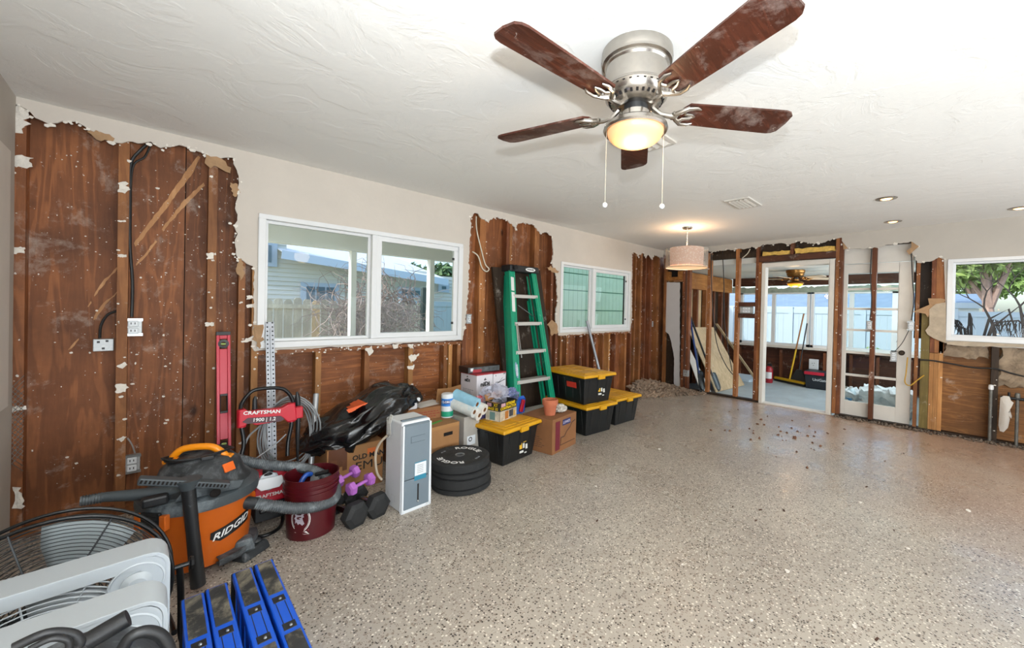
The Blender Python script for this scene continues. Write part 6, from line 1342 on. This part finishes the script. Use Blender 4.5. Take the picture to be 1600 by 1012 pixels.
for q in ((2.705,-.43,.90,2.72,-.36,1.18),(2.745,-.43,.82,2.735,-.36,1.18)): build('spreader_bar', MB().bar(q[:3], q[3:], .012, .004), nickel, LD)
tp = build('top_cap', MB().box(2.735,3.165,-.22,-.05,1.755,1.83), blk, LD, bevel=.012)
el = MB()
el.add([(3.06+.075*cos(2*pi*i/24)-.03, -.2215, 1.792+.022*sin(2*pi*i/24)) for i in range(24)], [tuple(range(24))]); build('logo_patch', el, wink, tp)
text('lettering', 'WERNER', .026, ink, LD, frame((3.03,-.2225,1.792),FX,FZ), world=True, bold=.02)
build('hinge_knob', MB().lathe([(0,-.03),(.028,-.03),(.03,0),(0,0)], 20, axis='y', c=(2.795,-.215,1.80)), blk_metal, tp, smooth=True)
ldd = (lt-lbm).normalized()
def on_left(t, dy=-.0495): return lerp(lbm, lt, t)+Vector((.038-.010*t,dy,0))
for t0, t1 in ((.74,.87),(.87-.0,.965)): a, b = on_left(t0+.005, -.052), on_left(t1-.005, -.052); build('safety_label', MB().bar(a, b, .045, .003, up=(0,-1,0)), M_('label_paper','dcdcd8',.5), rl_l)
c = on_left(.40,-.054); m = MB(); F = frame(c, (1,0,0), ldd); m.M = F; m.add([(.020*cos(2*pi*i/20),.085*sin(2*pi*i/20),0) for i in range(20)], [tuple(range(20))]); lp = build('logo_patch', m, M_('label_blue_grey','7f9ab0',.5), rl_l)
text('lettering', 'WERNER', .030, wink, LD, frame(c+Vector((0,-.003,0)), -ldd, (1,0,0)), world=True, bold=.02)
for a in (lbm, rbm): build('foot', MB().box(a.x-.01,a.x+.06 if a is lbm else a.x+.01,a.y-.06,a.y+.06,0,.03) if a is lbm else MB().box(a.x-.06,a.x+.01,a.y-.06,a.y+.06,0,.03), blk, LD, bevel=.005)

# ---- shop vacuum
VX, VY = .175, -.915
VC = thing('shop_vacuum', 'orange and black wet-dry shop vacuum with ribbed hose and upright floor tool', 'vacuum', (VX,VY,0)); orange = M_('orange_plastic','c25c14',.38,var=.08,vscale=4,dirt='b07a50',dirt_amt=.15,dscale=5)
grayp = M_('dusty_grey_plastic','3d4448',.5,var=.12,dirt='9aa3a8',dirt_amt=.35,dscale=5)
c0 = (VX,VY,0)
build('drum', MB().lathe([(0,.05),(.175,.05),(.19,.06),(.198,.10),(.217,.33),(.225,.345),(.225,.375),(0,.375)], 48, c=c0), orange, VC, smooth=35)
build('lid_ring', MB().lathe([(.221,.345),(.236,.35),(.24,.375),(.238,.40),(.20,.425),(.0,.43)], 48, c=c0), grayp, VC, smooth=35)
hd = build('motor_head', MB().lathe([(.205,.42),(.20,.435),(.178,.455),(.17,.47),(.155,.515),(.125,.545),(.07,.56),(0,.563)], 40, c=c0), blk_dusty, VC, smooth=35)
a = atan2(CY-VY, CX-VX)
def polar(r, an, z): return Vector((VX+r*cos(an), VY+r*sin(an), z))
# handle: arch over the head, running left-right in view
hx = Vector((.78,-.35,0)).normalized(); H0 = Vector((VX-.01,VY,0))
build('carry_handle', MB().tube(smooth_pts([H0-hx*.115+Vector((0,0,.535)), H0-hx*.10+Vector((0,0,.565)), H0-hx*.06+Vector((0,0,.597)), H0+hx*.04+Vector((0,0,.597)), H0+hx*.085+Vector((0,0,.57)), H0+hx*.115+Vector((0,0,.535))], 5), [.017]*26, 10), M_('orange_handle','ea8c10',.35), VC, smooth=True)
build('handle_base', MB().bar(H0-hx*.14+Vector((0,0,.54)), H0-hx*.08+Vector((0,0,.548)), .05, .02).bar(H0+hx*.08+Vector((0,0,.548)), H0+hx*.14+Vector((0,0,.535)), .05, .02), M_('orange_handle_base','ea8c10',.35), hd, bevel=.006)
m = MB()
for k in range(5): m.tube([H0+Vector(((.12+.006*k)*cos(t)*.95,(.055+.006*k)*sin(t),.553+.004*k+.006*sin(3*t+k))) for t in [2*pi*i/28 for i in range(28)]], .0045, 6, closed=True)
build('power_cord', m, blk, VC, smooth=True); build('plug', MB().bar(H0+Vector((.0,-.09,.562)), H0+Vector((.05,-.088,.56)), .02, .018), blk, VC, bevel=.004)
pn = a+.72; F = frame(polar(.158,pn,.505), Vector((-sin(pn),cos(pn),0)), Vector((-cos(pn)*.45,-sin(pn)*.45,1))); m = MB(); m.M = F; m.box(-.028,.028,-.022,.022,-.004,.004); build('head_badge', m, M_('orange_badge','e0641c',.4), hd, bevel=.002)
# latches
for an in (a-.78, a-.78+pi):
    F = frame(polar(.236,an,.345), Vector((-sin(an),cos(an),0)), Vector((0,0,1))); m = MB(); m.M = F; m.box(-.045,.045,-.035,.035,-.01,.012); lt_ = build('latch', m, blk, VC, bevel=.004)
    for s_ in (-.075, .046): m = MB(); m.M = F; m.box(s_,s_+.029,-.045,.025,-.012,.014); build('latch_cheek', m, orange, lt_, bevel=.004)
    m = MB(); m.M = F
    for k in range(5): m.box(-.035,.035,-.028+k*.013,-.022+k*.013,.012,.015)
    build('latch_rib', m, blk, lt_)
# name band on the drum
ba = a+.62
def vcyl(p): z = .215+p.y+p.x*.22; R0 = .200+(.217-.200)*((z-.10)/.23)+.0022; return (VX+R0*cos(ba+p.x/R0), VY+R0*sin(ba+p.x/R0), z)
def vcyl2(p): q = Vector(vcyl(p)); return (VX+(q.x-VX)*1.006, VY+(q.y-VY)*1.006, q.z)
m = MB(); n = 14
for i in range(n):
    x0, x1 = -.095+.19*i/n, -.095+.19*(i+1)/n; f = lambda x: (-.032+max(0, (-.055-x))*.8, .032-max(0, (x-.08))*.0)
    m.add([vcyl(Vector((x0,f(x0)[0],0))), vcyl(Vector((x1,f(x1)[0],0))), vcyl(Vector((x1,f(x1)[1],0))), vcyl(Vector((x0,f(x0)[1],0)))], [(0,1,2,3)])
build('name_band', m, M_('band_black','17181a',.4), VC)
tx = text('lettering', 'RIDGID', .046, wink, VC, Matrix.Identity(4), bend=vcyl2, world=True, bold=.02, shear=.25, sx=1.15, depth=0)
# feet and casters
for k, an in enumerate((a-.9, a+.95, a+2.4, a-2.35)):
    p = polar(.205, an, 0); ft = build('caster_foot', MB().frustum(.10,.09,.055,.07,.06,.12,p.x,p.y), grayp, VC, bevel=.012); w = MB(); w.lathe([(0,-.014),(.024,-.014),(.028,-.008),(.028,.008),(.024,.014),(0,.014)], 16, axis='x', c=(p.x,p.y,.028)); build('caster_wheel', w, blk, ft, smooth=True); build('caster_fork', MB().box(p.x-.02,p.x+.02,p.y-.012,p.y+.012,.02,.06), blk, ft, bevel=.004)
build('foot_tray', MB().lathe([(.16,.07),(.235,.06),(.24,.075),(.235,.09),(.16,.10)], 36, c=c0, a0=a+.3, a1=a+1.7), blk_dusty, VC, smooth=True)
# inlet and ribbed hose
ip = polar(.215, a+1.28, .305)
def ribbed(m, pts, r, amp=.0022, pitch=.0085, n=16):
    P = smooth_pts(pts, 10); L = [0]
    for i in range(1, len(P)): L.append(L[-1]+(P[i]-P[i-1]).length)
    N = int(L[-1]/(pitch/3)); out = []; rr = []; j = 0
    for i in range(N+1):
        s = L[-1]*i/N
        while j < len(L)-2 and L[j+1] < s: j += 1
        out.append(P[j].lerp(P[j+1], (s-L[j])/max(1e-6, L[j+1]-L[j]))); rr.append(r+amp*(1 if i % 3 == 0 else (-.6 if i % 3 == 1 else -.2)))
    return m.tube(out, rr, n)
hose_m = M_('hose_grey','4b5053',.5,var=.2,vscale=8,dirt='a8b0b4',dirt_amt=.4,dscale=8)
hpts = [pY(352,713,-.78),pY(390,722,-.76),pY(430,727,-.78),pY(470,730,-.82),pY(503,741,-.90),pY(523,760,-.98),pY(521,779,-1.05),pY(500,789,-1.09),pY(465,794,-1.10),pY(425,790,-1.08),pY(400,786,-1.06)]
build('hose', ribbed(MB(), hpts, .0290, .0030, .010), hose_m, VC, smooth=180)
build('hose_cuff', MB().tube([pY(402,786,-1.06),pY(385,785,-1.04),pY(371,783,-1.02)], [.030,.031,.033], 20), blk_dusty, VC, smooth=35)
build('inlet_port', MB().tube([pY(386,785,-1.04)*.3+ip*.7, ip+(Vector(c0)+Vector((0,0,.3))-ip)*.2], .036, 20), orange, VC, smooth=35)
# blower wand lying along the left
q0, q1, q2, q3 = pY(125,783,-.97), pY(165,776,-.97), pY(255,770,-1.03), pY(300,765,-1.06)
build('blower_wand', MB().tube([q0,q1,q2,q3], [.020,.021,.030,.034], 20), grayp, VC, smooth=35); m = MB(); 
for k in range(7): p = q0.lerp(q1, .1+k*.12); d = (q1-q0).normalized(); m.tube([p-d*.0015, p+d*.0015], .0235, 18)
build('wand_grip_rib', m, blk_dusty, VC); q = pY(240,782,-1.08); build('wand_lock', MB().box(q.x-.04,q.x+.05,q.y-.02,q.y+.03,q.z-.025,q.z+.02), blk, VC, bevel=.01)
# upright tube with the floor nozzle on top
f0 = pZ(311,916,.03); f0 = Vector((.152,-1.19,.03)); f1 = pY(294,760,-1.19)
build('wand_tube', MB().tube([f0, f0.lerp(f1,.55), f1], [.028,.024,.026], 20), M_('wand_black','1c1d1f',.42,dirt='8a8f92',dirt_amt=.12,dscale=25), VC, smooth=35)
n0, n1 = pY(216,750,-1.19), pY(358,757,-1.19); nd = (n1-n0).normalized()
nz = build('floor_nozzle', MB().bar(n0, n1, .055, .030), grayp, VC, bevel=.006)
m = MB(); L = (n1-n0).length
for k in range(22): p = n0+nd*(L*(k+.7)/23)+Vector((0,-.0285,.002)); m.bar(p-nd*.0035, p+nd*.0035, .003, .014)
build('nozzle_slots', m, void_m, nz); s0 = pY(288,755,-1.19); build('nozzle_neck', MB().tube([f1+Vector((0,0,-.01)), f1+Vector((.0,0,.035))], [.03,.05], 18), grayp, nz, smooth=True)
m = MB().add([pY(272,785,-1.17),pY(375,762,-1.12),pY(382,748,-1.10),pY(300,758,-1.15),pY(285,768,-1.17)]+[pY(272,785,-1.11),pY(375,762,-1.06),pY(382,748,-1.04),pY(300,758,-1.09),pY(285,768,-1.11)], [(0,1,2,3,4),(9,8,7,6,5),(0,5,6,1),(1,6,7,2),(2,7,8,3),(3,8,9,4),(4,9,5,0)]); build('utility_nozzle', m, grayp, VC, bevel=.006)
q = pY(336,768,-1.165); build('nozzle_opening', MB().lathe([(0,0),(.018,0),(.021,-.004),(.018,-.006)], 20, axis='y', c=(q.x,q.y-.012,q.z)), void_m, VC, smooth=True)
# detached floor tool behind the wheel
t = thing('floor_tool', 'dusty black vacuum floor tool lying beside the shop vacuum', 'vacuum tool', pZ(396,866,0)); q = pZ(394,868,0)
m = MB(); m.M = Matrix.Translation((q.x+.0,q.y+.02,0)) @ Matrix.Rotation(radians(35),4,'Z'); m.frustum(.16,.09,0,.14,.06,.05); build('tool_body', m, blk_dusty, t, bevel=.012); m = MB(); m.M = Matrix.Translation((q.x,q.y+.02,0)) @ Matrix.Rotation(radians(35),4,'Z'); m.tube([(-.05,0,.04),(-.12,.01,.065)], .022, 14); build('tool_neck', m, blk_dusty, t, smooth=True); build('tool_knob', MB().sphere((q.x+.02,q.y+.03,.06), .025, 12, sc=(1,1,.6)), blk_dusty, t, smooth=True)

# ---- big round floor fan behind the box fans
FCx, FCy, FCz, FR = -.235, -1.53, .315, .29
DF = thing('drum_fan', 'large black wire-guard floor fan with grey blades behind the box fans', 'fan', (FCx,FCy,0)); tilt = radians(8)
MF = Matrix.Translation((FCx,FCy,FCz)) @ Matrix.Rotation(-tilt, 4, 'X')
def circ(R, y, n=56, a0=0, a1=2*pi): return [Vector((R*cos(a0+(a1-a0)*i/n), y, R*sin(a0+(a1-a0)*i/n))) for i in range(n)]
m = MB(); m.M = MF; m.tube(circ(FR,-.05), .0065, 8, closed=True).tube(circ(FR,.07), .006, 8, closed=True); build('guard_ring', m, blk_metal, DF, smooth=True)
m = MB(); m.M = MF
for k in range(20): R = .075+k*.0107; m.tube(circ(R, -.05-.055*(1-(R/FR)**2)), .0014, 4, closed=True)
for k in range(8): a_ = 2*pi*k/8+.3; m.tube([Vector((R*cos(a_), -.052-.055*(1-(R/FR)**2), R*sin(a_))) for R in (.06,.13,.20,.26,.29)], .0028, 5)
for k in range(12): R = .10+k*.017; m.tube(circ(R, .07+.04*(1-(R/FR)**2), 40), .0015, 4, closed=True)
build('wire_guard', m, M_('guard_wire','3c4043',.4,metal=.4), DF)
m = MB(); m.M = MF
for k in range(3):
    a_ = radians(70+120*k); vs = []
    for i in range(7):
        for j in range(7):
            R = .06+.205*i/6; th = a_+(-.50+1.0*j/6)*(1-.25*abs(i-4)/6); vs.append((R*cos(th), .03*(j/6-.5)*2*.9+.0, R*sin(th)))
    m.add(vs, [(i*7+j, i*7+j+1, (i+1)*7+j+1, (i+1)*7+j) for i in range(6) for j in range(6)])
bl_ = build('fan_blades', m, M_('fan_blade_grey','9aa4a8',.45,dirt='6d6258',dirt_amt=.3), DF, smooth=True); bl_.modifiers.new('s','SOLIDIFY').thickness = .003
m = MB(); m.M = MF; m.lathe([(0,-.11),(.06,-.105),(.07,-.095),(.065,-.02),(.06,.06),(0,.07)], 24, axis='y'); build('motor_hub', m, blk_dusty, DF, smooth=35)
build('stand', MB().tube(smooth_pts([(FCx+.31,FCy,FCz),(FCx+.315,FCy,.22),(FCx+.315,FCy-.02,.08),(FCx+.30,FCy-.15,.014),(FCx,FCy-.17,.012),(FCx-.29,FCy-.15,.014),(FCx-.305,FCy-.02,.08),(FCx-.305,FCy,.22),(FCx-.30,FCy,FCz)], 5), .011, 10).tube([(FCx+.30,FCy+.02,.05),(FCx+.29,FCy+.22,.012),(FCx-.28,FCy+.22,.012),(FCx-.295,FCy+.02,.05)], .010, 10), blk_metal, DF, smooth=True)
build('tilt_knob', MB().tube([(FCx+.28,FCy,FCz),(FCx+.345,FCy,FCz)], .009, 10).lathe([(0,.0),(.022,0),(.026,.006),(.022,.014),(0,.014)], 8, axis='x', c=(FCx+.338,FCy,FCz)), blk_metal, DF)
# ---- two white box fans
def box_fan(label, loc, rz, wid=.535, hgt=.545, dep=.115):
    t = thing('box_fan', label, 'fan', loc, rz, 'white box fans'); wh = M_('fan_white','b9c1c6',.42) if 'fan_white' not in bpy.data.materials else bpy.data.materials['fan_white']; w, h, R = wid/2, hgt, .228; rc = .055
    def rr(w_, h0, h1, r_, n=6):
        o = []
        for cx, cz, a0 in ((w_-r_,h1-r_,0),(-w_+r_,h1-r_,pi/2),(-w_+r_,h0+r_,pi),(w_-r_,h0+r_,1.5*pi)):
            for i in range(n+1): o.append((cx+r_*cos(a0+pi/2*i/n), cz+r_*sin(a0+pi/2*i/n)))
        return o
    m = MB(); outer = rr(w,.03,h,rc); inner = rr(w-.012,.042,h-.012,rc-.01)
    m.prism(outer, 0, dep, 'xz', holes=(inner,)); build('housing', m, wh, t, world=False, smooth=35, bevel=.004)
    CZ_ = h/2+.015; circ_ = [(R*cos(2*pi*i/48), CZ_+R*sin(2*pi*i/48)) for i in range(48)]; rim = rr(w-.04,.07,h-.04,rc)
    m = MB(); m.prism(rr(w-.010,.040,h-.010,rc-.01), -.000, .006, 'xz', holes=(rim,)); m.prism(rr(w-.012,.042,h-.012,rc-.01), dep-.01, dep-.006, 'xz', holes=(circ_,)); build('bezel', m, wh, t, world=False)
    m = MB()
    for k in range(15): q = .055+k*.0135; m.tube([Vector((q*cos(2*pi*i/44)*1.0, .008, CZ_+q*sin(2*pi*i/44))) for i in range(44)], .0021, 4, closed=True)
    for k in range(12): a_ = 2*pi*k/12+.13; m.tube([(.05*cos(a_), .009, CZ_+.05*sin(a_)), (.24*cos(a_), .009, CZ_+.24*sin(a_))], .0022, 4)
    gr = build('grille', m, wh, t, world=False)
    m = MB()
    for k in range(4): q = .272+k*.014; m.tube([Vector((q*cos(a_), .008, CZ_+q*sin(a_))) for a_ in [radians(38+14*i/8) if False else radians(55+12*i/8) for i in range(9)]], .0025, 4)
    pass
    build('centre_cap', MB().lathe([(0,-.002),(.05,.0),(.055,.008),(.055,.014)], 28, axis='y', c=(0,0,CZ_)), wh, t, world=False, smooth=True)
    kx, kz = w-.075, h-.085; d = build('speed_dial', MB().lathe([(.0,.004),(.056,.004),(.060,-.002),(.064,.0),(.064,.008)], 32, axis='y', c=(kx,0,kz)).lathe([(0,-.016),(.022,-.015),(.028,-.008),(.036,-.002),(.036,.004)], 28, axis='y', c=(kx,0,kz)), wh, t, world=False, smooth=True)
    m = MB()
    for k in range(5):
        vs = []
        for i in range(5):
            for j in range(4): q = .05+.165*i/4; th = 2*pi*k/5+.9*(j/3-.5); vs.append((q*cos(th), .045+.035*(j/3), CZ_+q*sin(th)))
        m.add(vs, [(i*4+j, i*4+j+1, (i+1)*4+j+1, (i+1)*4+j) for i in range(4) for j in range(3)])
    fb_ = build('fan_blades', m, M_('fan_blade_white','c5cbcf',.5), t, world=False, smooth=True); fb_.modifiers.new('s','SOLIDIFY').thickness = .003
    build('motor', MB().lathe([(0,.03),(.045,.03),(.045,.09),(0,.09)], 24, axis='y', c=(0,0,CZ_)), M_('motor_grey','50565a',.5,metal=.5), t, world=False, smooth=35)
    for s in (-1, 1): build('foot', MB().box(s*w*.7-.03,s*w*.7+.03,-.01,dep+.01,0,.032), wh, t, world=False, bevel=.006)
    return t
box_fan('white box fan standing directly in front of the round black fan', (-.225,-1.855,0), radians(2)); box_fan('white box fan nearest the dark air mover', (-.235,-2.13,0), radians(0))
# ---- dark air mover in the near corner
am = M_('air_mover_grey','34383c',.40,var=.3,vscale=9,dirt='9aa2a8',dirt_amt=.5,dscale=9,bmp=.2,bscale=30)
AX, AY = -.12, -2.36
AM = thing('air_mover', 'dark grey carpet blower with looped handle in front of the white box fans', 'air mover', (AX,AY,0))
build('snail_housing', MB().lathe([(.0,-.10),(.10,-.10),(.135,-.095),(.157,-.07),(.162,0),(.157,.07),(.135,.095),(0,.10)], 44, axis='y', c=(AX,AY,.455)), am, AM, smooth=35)
build('outlet_duct', MB().add([(AX-.0,AY-.09,.02),(AX-.36,AY-.09,.02),(AX-.36,AY+.09,.02),(AX,AY+.09,.02),(AX,AY-.09,.18),(AX-.36,AY-.09,.13),(AX-.36,AY+.09,.13),(AX,AY+.09,.18)], [(0,3,2,1),(4,5,6,7),(0,1,5,4),(1,2,6,5),(2,3,7,6),(3,0,4,7)]), am, AM, bevel=.01)
m = MB()
for k in range(6): q = .03+k*.016; m.tube([Vector((AX+q*cos(2*pi*i/36), AY-.104, .455+q*sin(2*pi*i/36))) for i in range(36)], .002, 4, closed=True)
for k in range(6): a_ = 2*pi*k/6; m.tube([(AX+.03*cos(a_),AY-.105,.455+.03*sin(a_)),(AX+.11*cos(a_),AY-.104,.455+.11*sin(a_))], .003, 4)
build('intake_grille', m, M_('grille_grey','6a7074',.4,metal=.5), AM)
build('carry_handle', MB().tube(smooth_pts([(AX-.02,AY-.11,.585),(AX+.0,AY-.135,.615),(AX+.05,AY-.15,.625),(AX+.10,AY-.14,.595),(AX+.13,AY-.11,.53)], 6), .020, 12), am, AM, smooth=True)
build('control_knob', MB().lathe([(0,.03),(.028,.026),(.034,.0)], 16, c=(AX-.06,AY-.03,.60)), blk, AM, smooth=True); build('foot', MB().box(AX-.12,AX+.15,AY-.09,AY+.09,0,.32), blk, AM, bevel=.008)

build('top_handle', MB().tube(smooth_pts([pY(192,1012,-2.46),pY(205,994,-2.46),pY(228,986,-2.46),pY(250,992,-2.46),pY(263,1010,-2.46),pY(266,1030,-2.46)], 6), .011, 12), blk, AM, smooth=True)
q = pY(172,984,-2.43); build('tilt_knob', MB().tube([q-Vector((.03,.0,.006)), q+Vector((.025,.0,.012))], .017, 16), blk, AM, smooth=35)
build('cord_wrap', MB().tube(smooth_pts([pY(20,1012,-2.5),pY(70,990,-2.5),pY(110,990,-2.5),pY(125,1004,-2.5),pY(110,1020,-2.5)], 6), .008, 10).tube(smooth_pts([pY(45,1014,-2.52),pY(80,998,-2.52),pY(105,1000,-2.52),pY(108,1014,-2.52)], 6), .005, 10), blk, AM, smooth=True)
# ---- folded blue sawhorses
blu = M_('sawhorse_blue','0f55c8',.38,var=.06,vscale=6,dirt='7fa0d8',dirt_amt=.05); pad = M_('worn_grip_pad','2b2b2a',.75,var=.35,vscale=14,dirt='b5aa92',dirt_amt=.55,dscale=6)
starts = [(.073,.118,-1.745),(.138,.200,-1.735),(.218,.272,-1.690),(.287,.342,-1.685)]
for s in range(2):
    t = thing('folding_sawhorse', ['folded blue plastic sawhorse closest to the air mover, grip pads pale with dust','folded blue plastic sawhorse on the outer side, out on the open floor'][s], 'sawhorse', (starts[2*s][0]+.06, -2.1, 0), 0, None)
    for k in range(2):
        a, b, y1 = starts[2*s+k]; b = a+.060; y0 = -2.50; L = y1-y0; zt_ = .30
        m = MB(); m.add([(a,y0,zt_-.03),(b,y0,zt_-.03),(b,y1,zt_-.03),(a,y1,zt_-.03),(a,y0,zt_),(b,y0,zt_),(b,y1,zt_),(a,y1,zt_)], [(0,3,2,1),(4,5,6,7),(0,1,5,4),(1,2,6,5),(2,3,7,6),(3,0,4,7)])
        beam = build('top_beam', m, blu, t, bevel=.005)
        m = MB().frustum(.036,.60,.0,.052,.74,zt_-.03,(a+b)/2,(y0+y1)/2); lg = build('leg_panel', m, blu, t, bevel=.006)
        m = MB()
        for i in range(7): yy = y1-.08-i*.10; m.box(a+.002,a+.008,yy-.008,yy+.008,.03,zt_-.035).box(b-.008,b-.002,yy-.008,yy+.008,.03,zt_-.035)
        build('leg_rib', m, blu, lg)
        build('grip_pad', MB().box(a+.008,b-.008,y1-.245,y1-.012,zt_-.002,zt_+.003), pad, beam); build('grip_pad', MB().box(a+.008,b-.008,y1-.72,y1-.485,zt_-.002,zt_+.003), pad, beam)
        for yy in (y1-.285, y1-.445):
            q = build('latch_slot', MB().box(a+.012,b-.012,yy-.018,yy+.018,zt_-.001,zt_+.0015), blk, beam, bevel=.004); build('latch_pin', MB().sphere(((a+b)/2+.003,yy-.004,zt_+.002), .005, 8), steel, q, smooth=True)
        build('groove', MB().box(a+.016,a+.018,y1-.425,y1-.305,zt_-.001,zt_+.0012).box(b-.018,b-.016,y1-.425,y1-.305,zt_-.001,zt_+.0012), M_('blue_shadow_line','0a3a90',.4) if False else blk, beam)
        build('end_cap', MB().box(a-.003,b+.003,y1-.006,y1+.006,.05,zt_-.004), blk, t, bevel=.003)

# ---- heap of broken plaster and scraps on the floor
rub = M_('broken_plaster','937f6c',.95,var=.45,vscale=3.5,bmp=.5)
def heap(name, label, n, fn, seed, smin, smax, mat=rub, cat='debris'):
    r = random.Random(seed); mb = MB()
    for _ in range(n):
        x, y, z = fn(r); s = r.uniform(smin, smax); M0 = Matrix.Translation((x,y,z)) @ Matrix.Rotation(r.uniform(0,6.28),4,'Z') @ Matrix.Rotation(r.gauss(0,.55),4,'X') @ Matrix.Rotation(r.gauss(0,.45),4,'Y'); mb.M = M0
        k = r.randint(4,6); ring = [(s*cos(2*pi*i/k)*r.uniform(.5,1.2), s*.7*sin(2*pi*i/k)*r.uniform(.5,1.2)) for i in range(k)]
        h = r.uniform(.004,.010); mb.add([(p,q,-h) for p,q in ring]+[(p,q,h) for p,q in ring], [tuple(range(k))[::-1], tuple(range(k,2*k))]+[(i,(i+1)%k,k+(i+1)%k,k+i) for i in range(k)])
    o = build(name, mb, mat); return setp(o, label, cat, kind='stuff')
def hf(r):
    while True:
        u, v = r.random(), r.random(); x = 5.35+u*1.0; y = -.06-v*.80*(.35+.65*u); hgt = .22*(1-abs(u-.35)*1.1)*(1-v)**.8
        return x, y, .012+max(0, hgt)*r.random()**.5
heap('plaster_rubble', 'heap of broken plaster pieces on the floor in the far corner', 900, hf, 4, .02, .075)
def ws(r): y = r.uniform(-5, -2.6); return 6.36+r.gauss(0,.025), y, .006+abs(r.gauss(0,.008))
heap('rubble_strip', 'strip of plaster crumbs along the foot of the back wall', 420, ws, 6, .006, .022, M_('grey_crumbs','6c6054',.95,var=.5,vscale=14))
def wl_(r): return r.uniform(-.5, 5.3), -.02-abs(r.gauss(0,.04)), .006+abs(r.gauss(0,.006))
heap('rubble_strip', 'strip of plaster crumbs along the foot of the long wall', 260, wl_, 7, .006, .018)
def rf(r): return 5.0+r.gauss(0,.4), -2.3+r.gauss(0,.35), .004
heap('floor_crumbs', 'scatter of brown flakes on the floor before the doorway', 46, rf, 9, .006, .022, M_('brown_flakes','6e4a35',.9,var=.4))
for i, (px, py, s) in enumerate([(933,813,.011),(1188,796,.014),(1225,797,.014),(1181,813,.010),(1354,760,.013),(1397,828,.008),(1145,791,.010),(923,725,.008),(970,672,.008),(1318,693,.016),(1412,708,.015),(1383,720,.013),(785,765,.007),(1370,998,.012)]):
    q = pZ(px, py, .003); r = random.Random(i); a_ = r.uniform(-.5,.5); m = MB().bar(q-Vector((cos(a_),sin(a_),0))*s, q+Vector((cos(a_),sin(a_),0))*s, s*.6, .004)
    o = build('wood_chip', m, M_('chip_brown','4a3022',.9) if i == 0 else bpy.data.materials['chip_brown']); setp(o, ['curled dark chip alone on the floor right of the blue sawhorses','left of two dark chips in the middle of the floor','right of two dark chips in the middle of the floor','dark speck-like chip just below the two middle chips','dark chip on the floor above and right of the middle pair','dark chip alone on the right part of the floor','tiny dark chip just above the middle pair','tiny dark chip on the floor in front of the moving box','tiny dark chip on the floor in front of the lone tote','largest brown leaf-like chip before the glazed door','brown leaf-like chip on the floor before the fresh studs','small brown chip left of the leaf-like one before the fresh studs','tiny dark chip on the floor beside the nearest tote','dark chip at the very bottom edge of the floor'][i], 'chip', 'wood chips on the floor')
for i, (px, py, s) in enumerate([(931,759,.012),(1230,891,.016),(1513,797,.022),(1344,784,.014),(1066,881,.008),(1419,856,.012),(1321,895,.007),(1150,696,.008),(1030,701,.02),(1174,968,.010),(1335,977,.014)]):
    q = pZ(px, py, .003); r = random.Random(50+i); k = 6; ring = [(q.x+s*cos(2*pi*j/k)*r.uniform(.5,1.2), q.y+s*.8*sin(2*pi*j/k)*r.uniform(.5,1.2)) for j in range(k)]
    o = build('plaster_chip', MB().prism(ring, .0005, .004, 'xy'), gypsum); setp(o, ['white plaster chip on the floor in front of the weight plates','white plaster chip in the lower middle of the floor','largest white plaster chip, at the right of the floor','white plaster chip right of centre, above the dark chip','small white plaster chip in the lower left of the open floor','white plaster chip left of the lone dark chip at right','tiny white plaster chip beside the lower middle one','tiny white plaster chip before the doorway','flat pale plaster scrape on the floor near the lone tote','white plaster chip near the bottom edge, left','white plaster chip near the bottom edge, right'][i], 'chip', 'plaster chips on the floor')
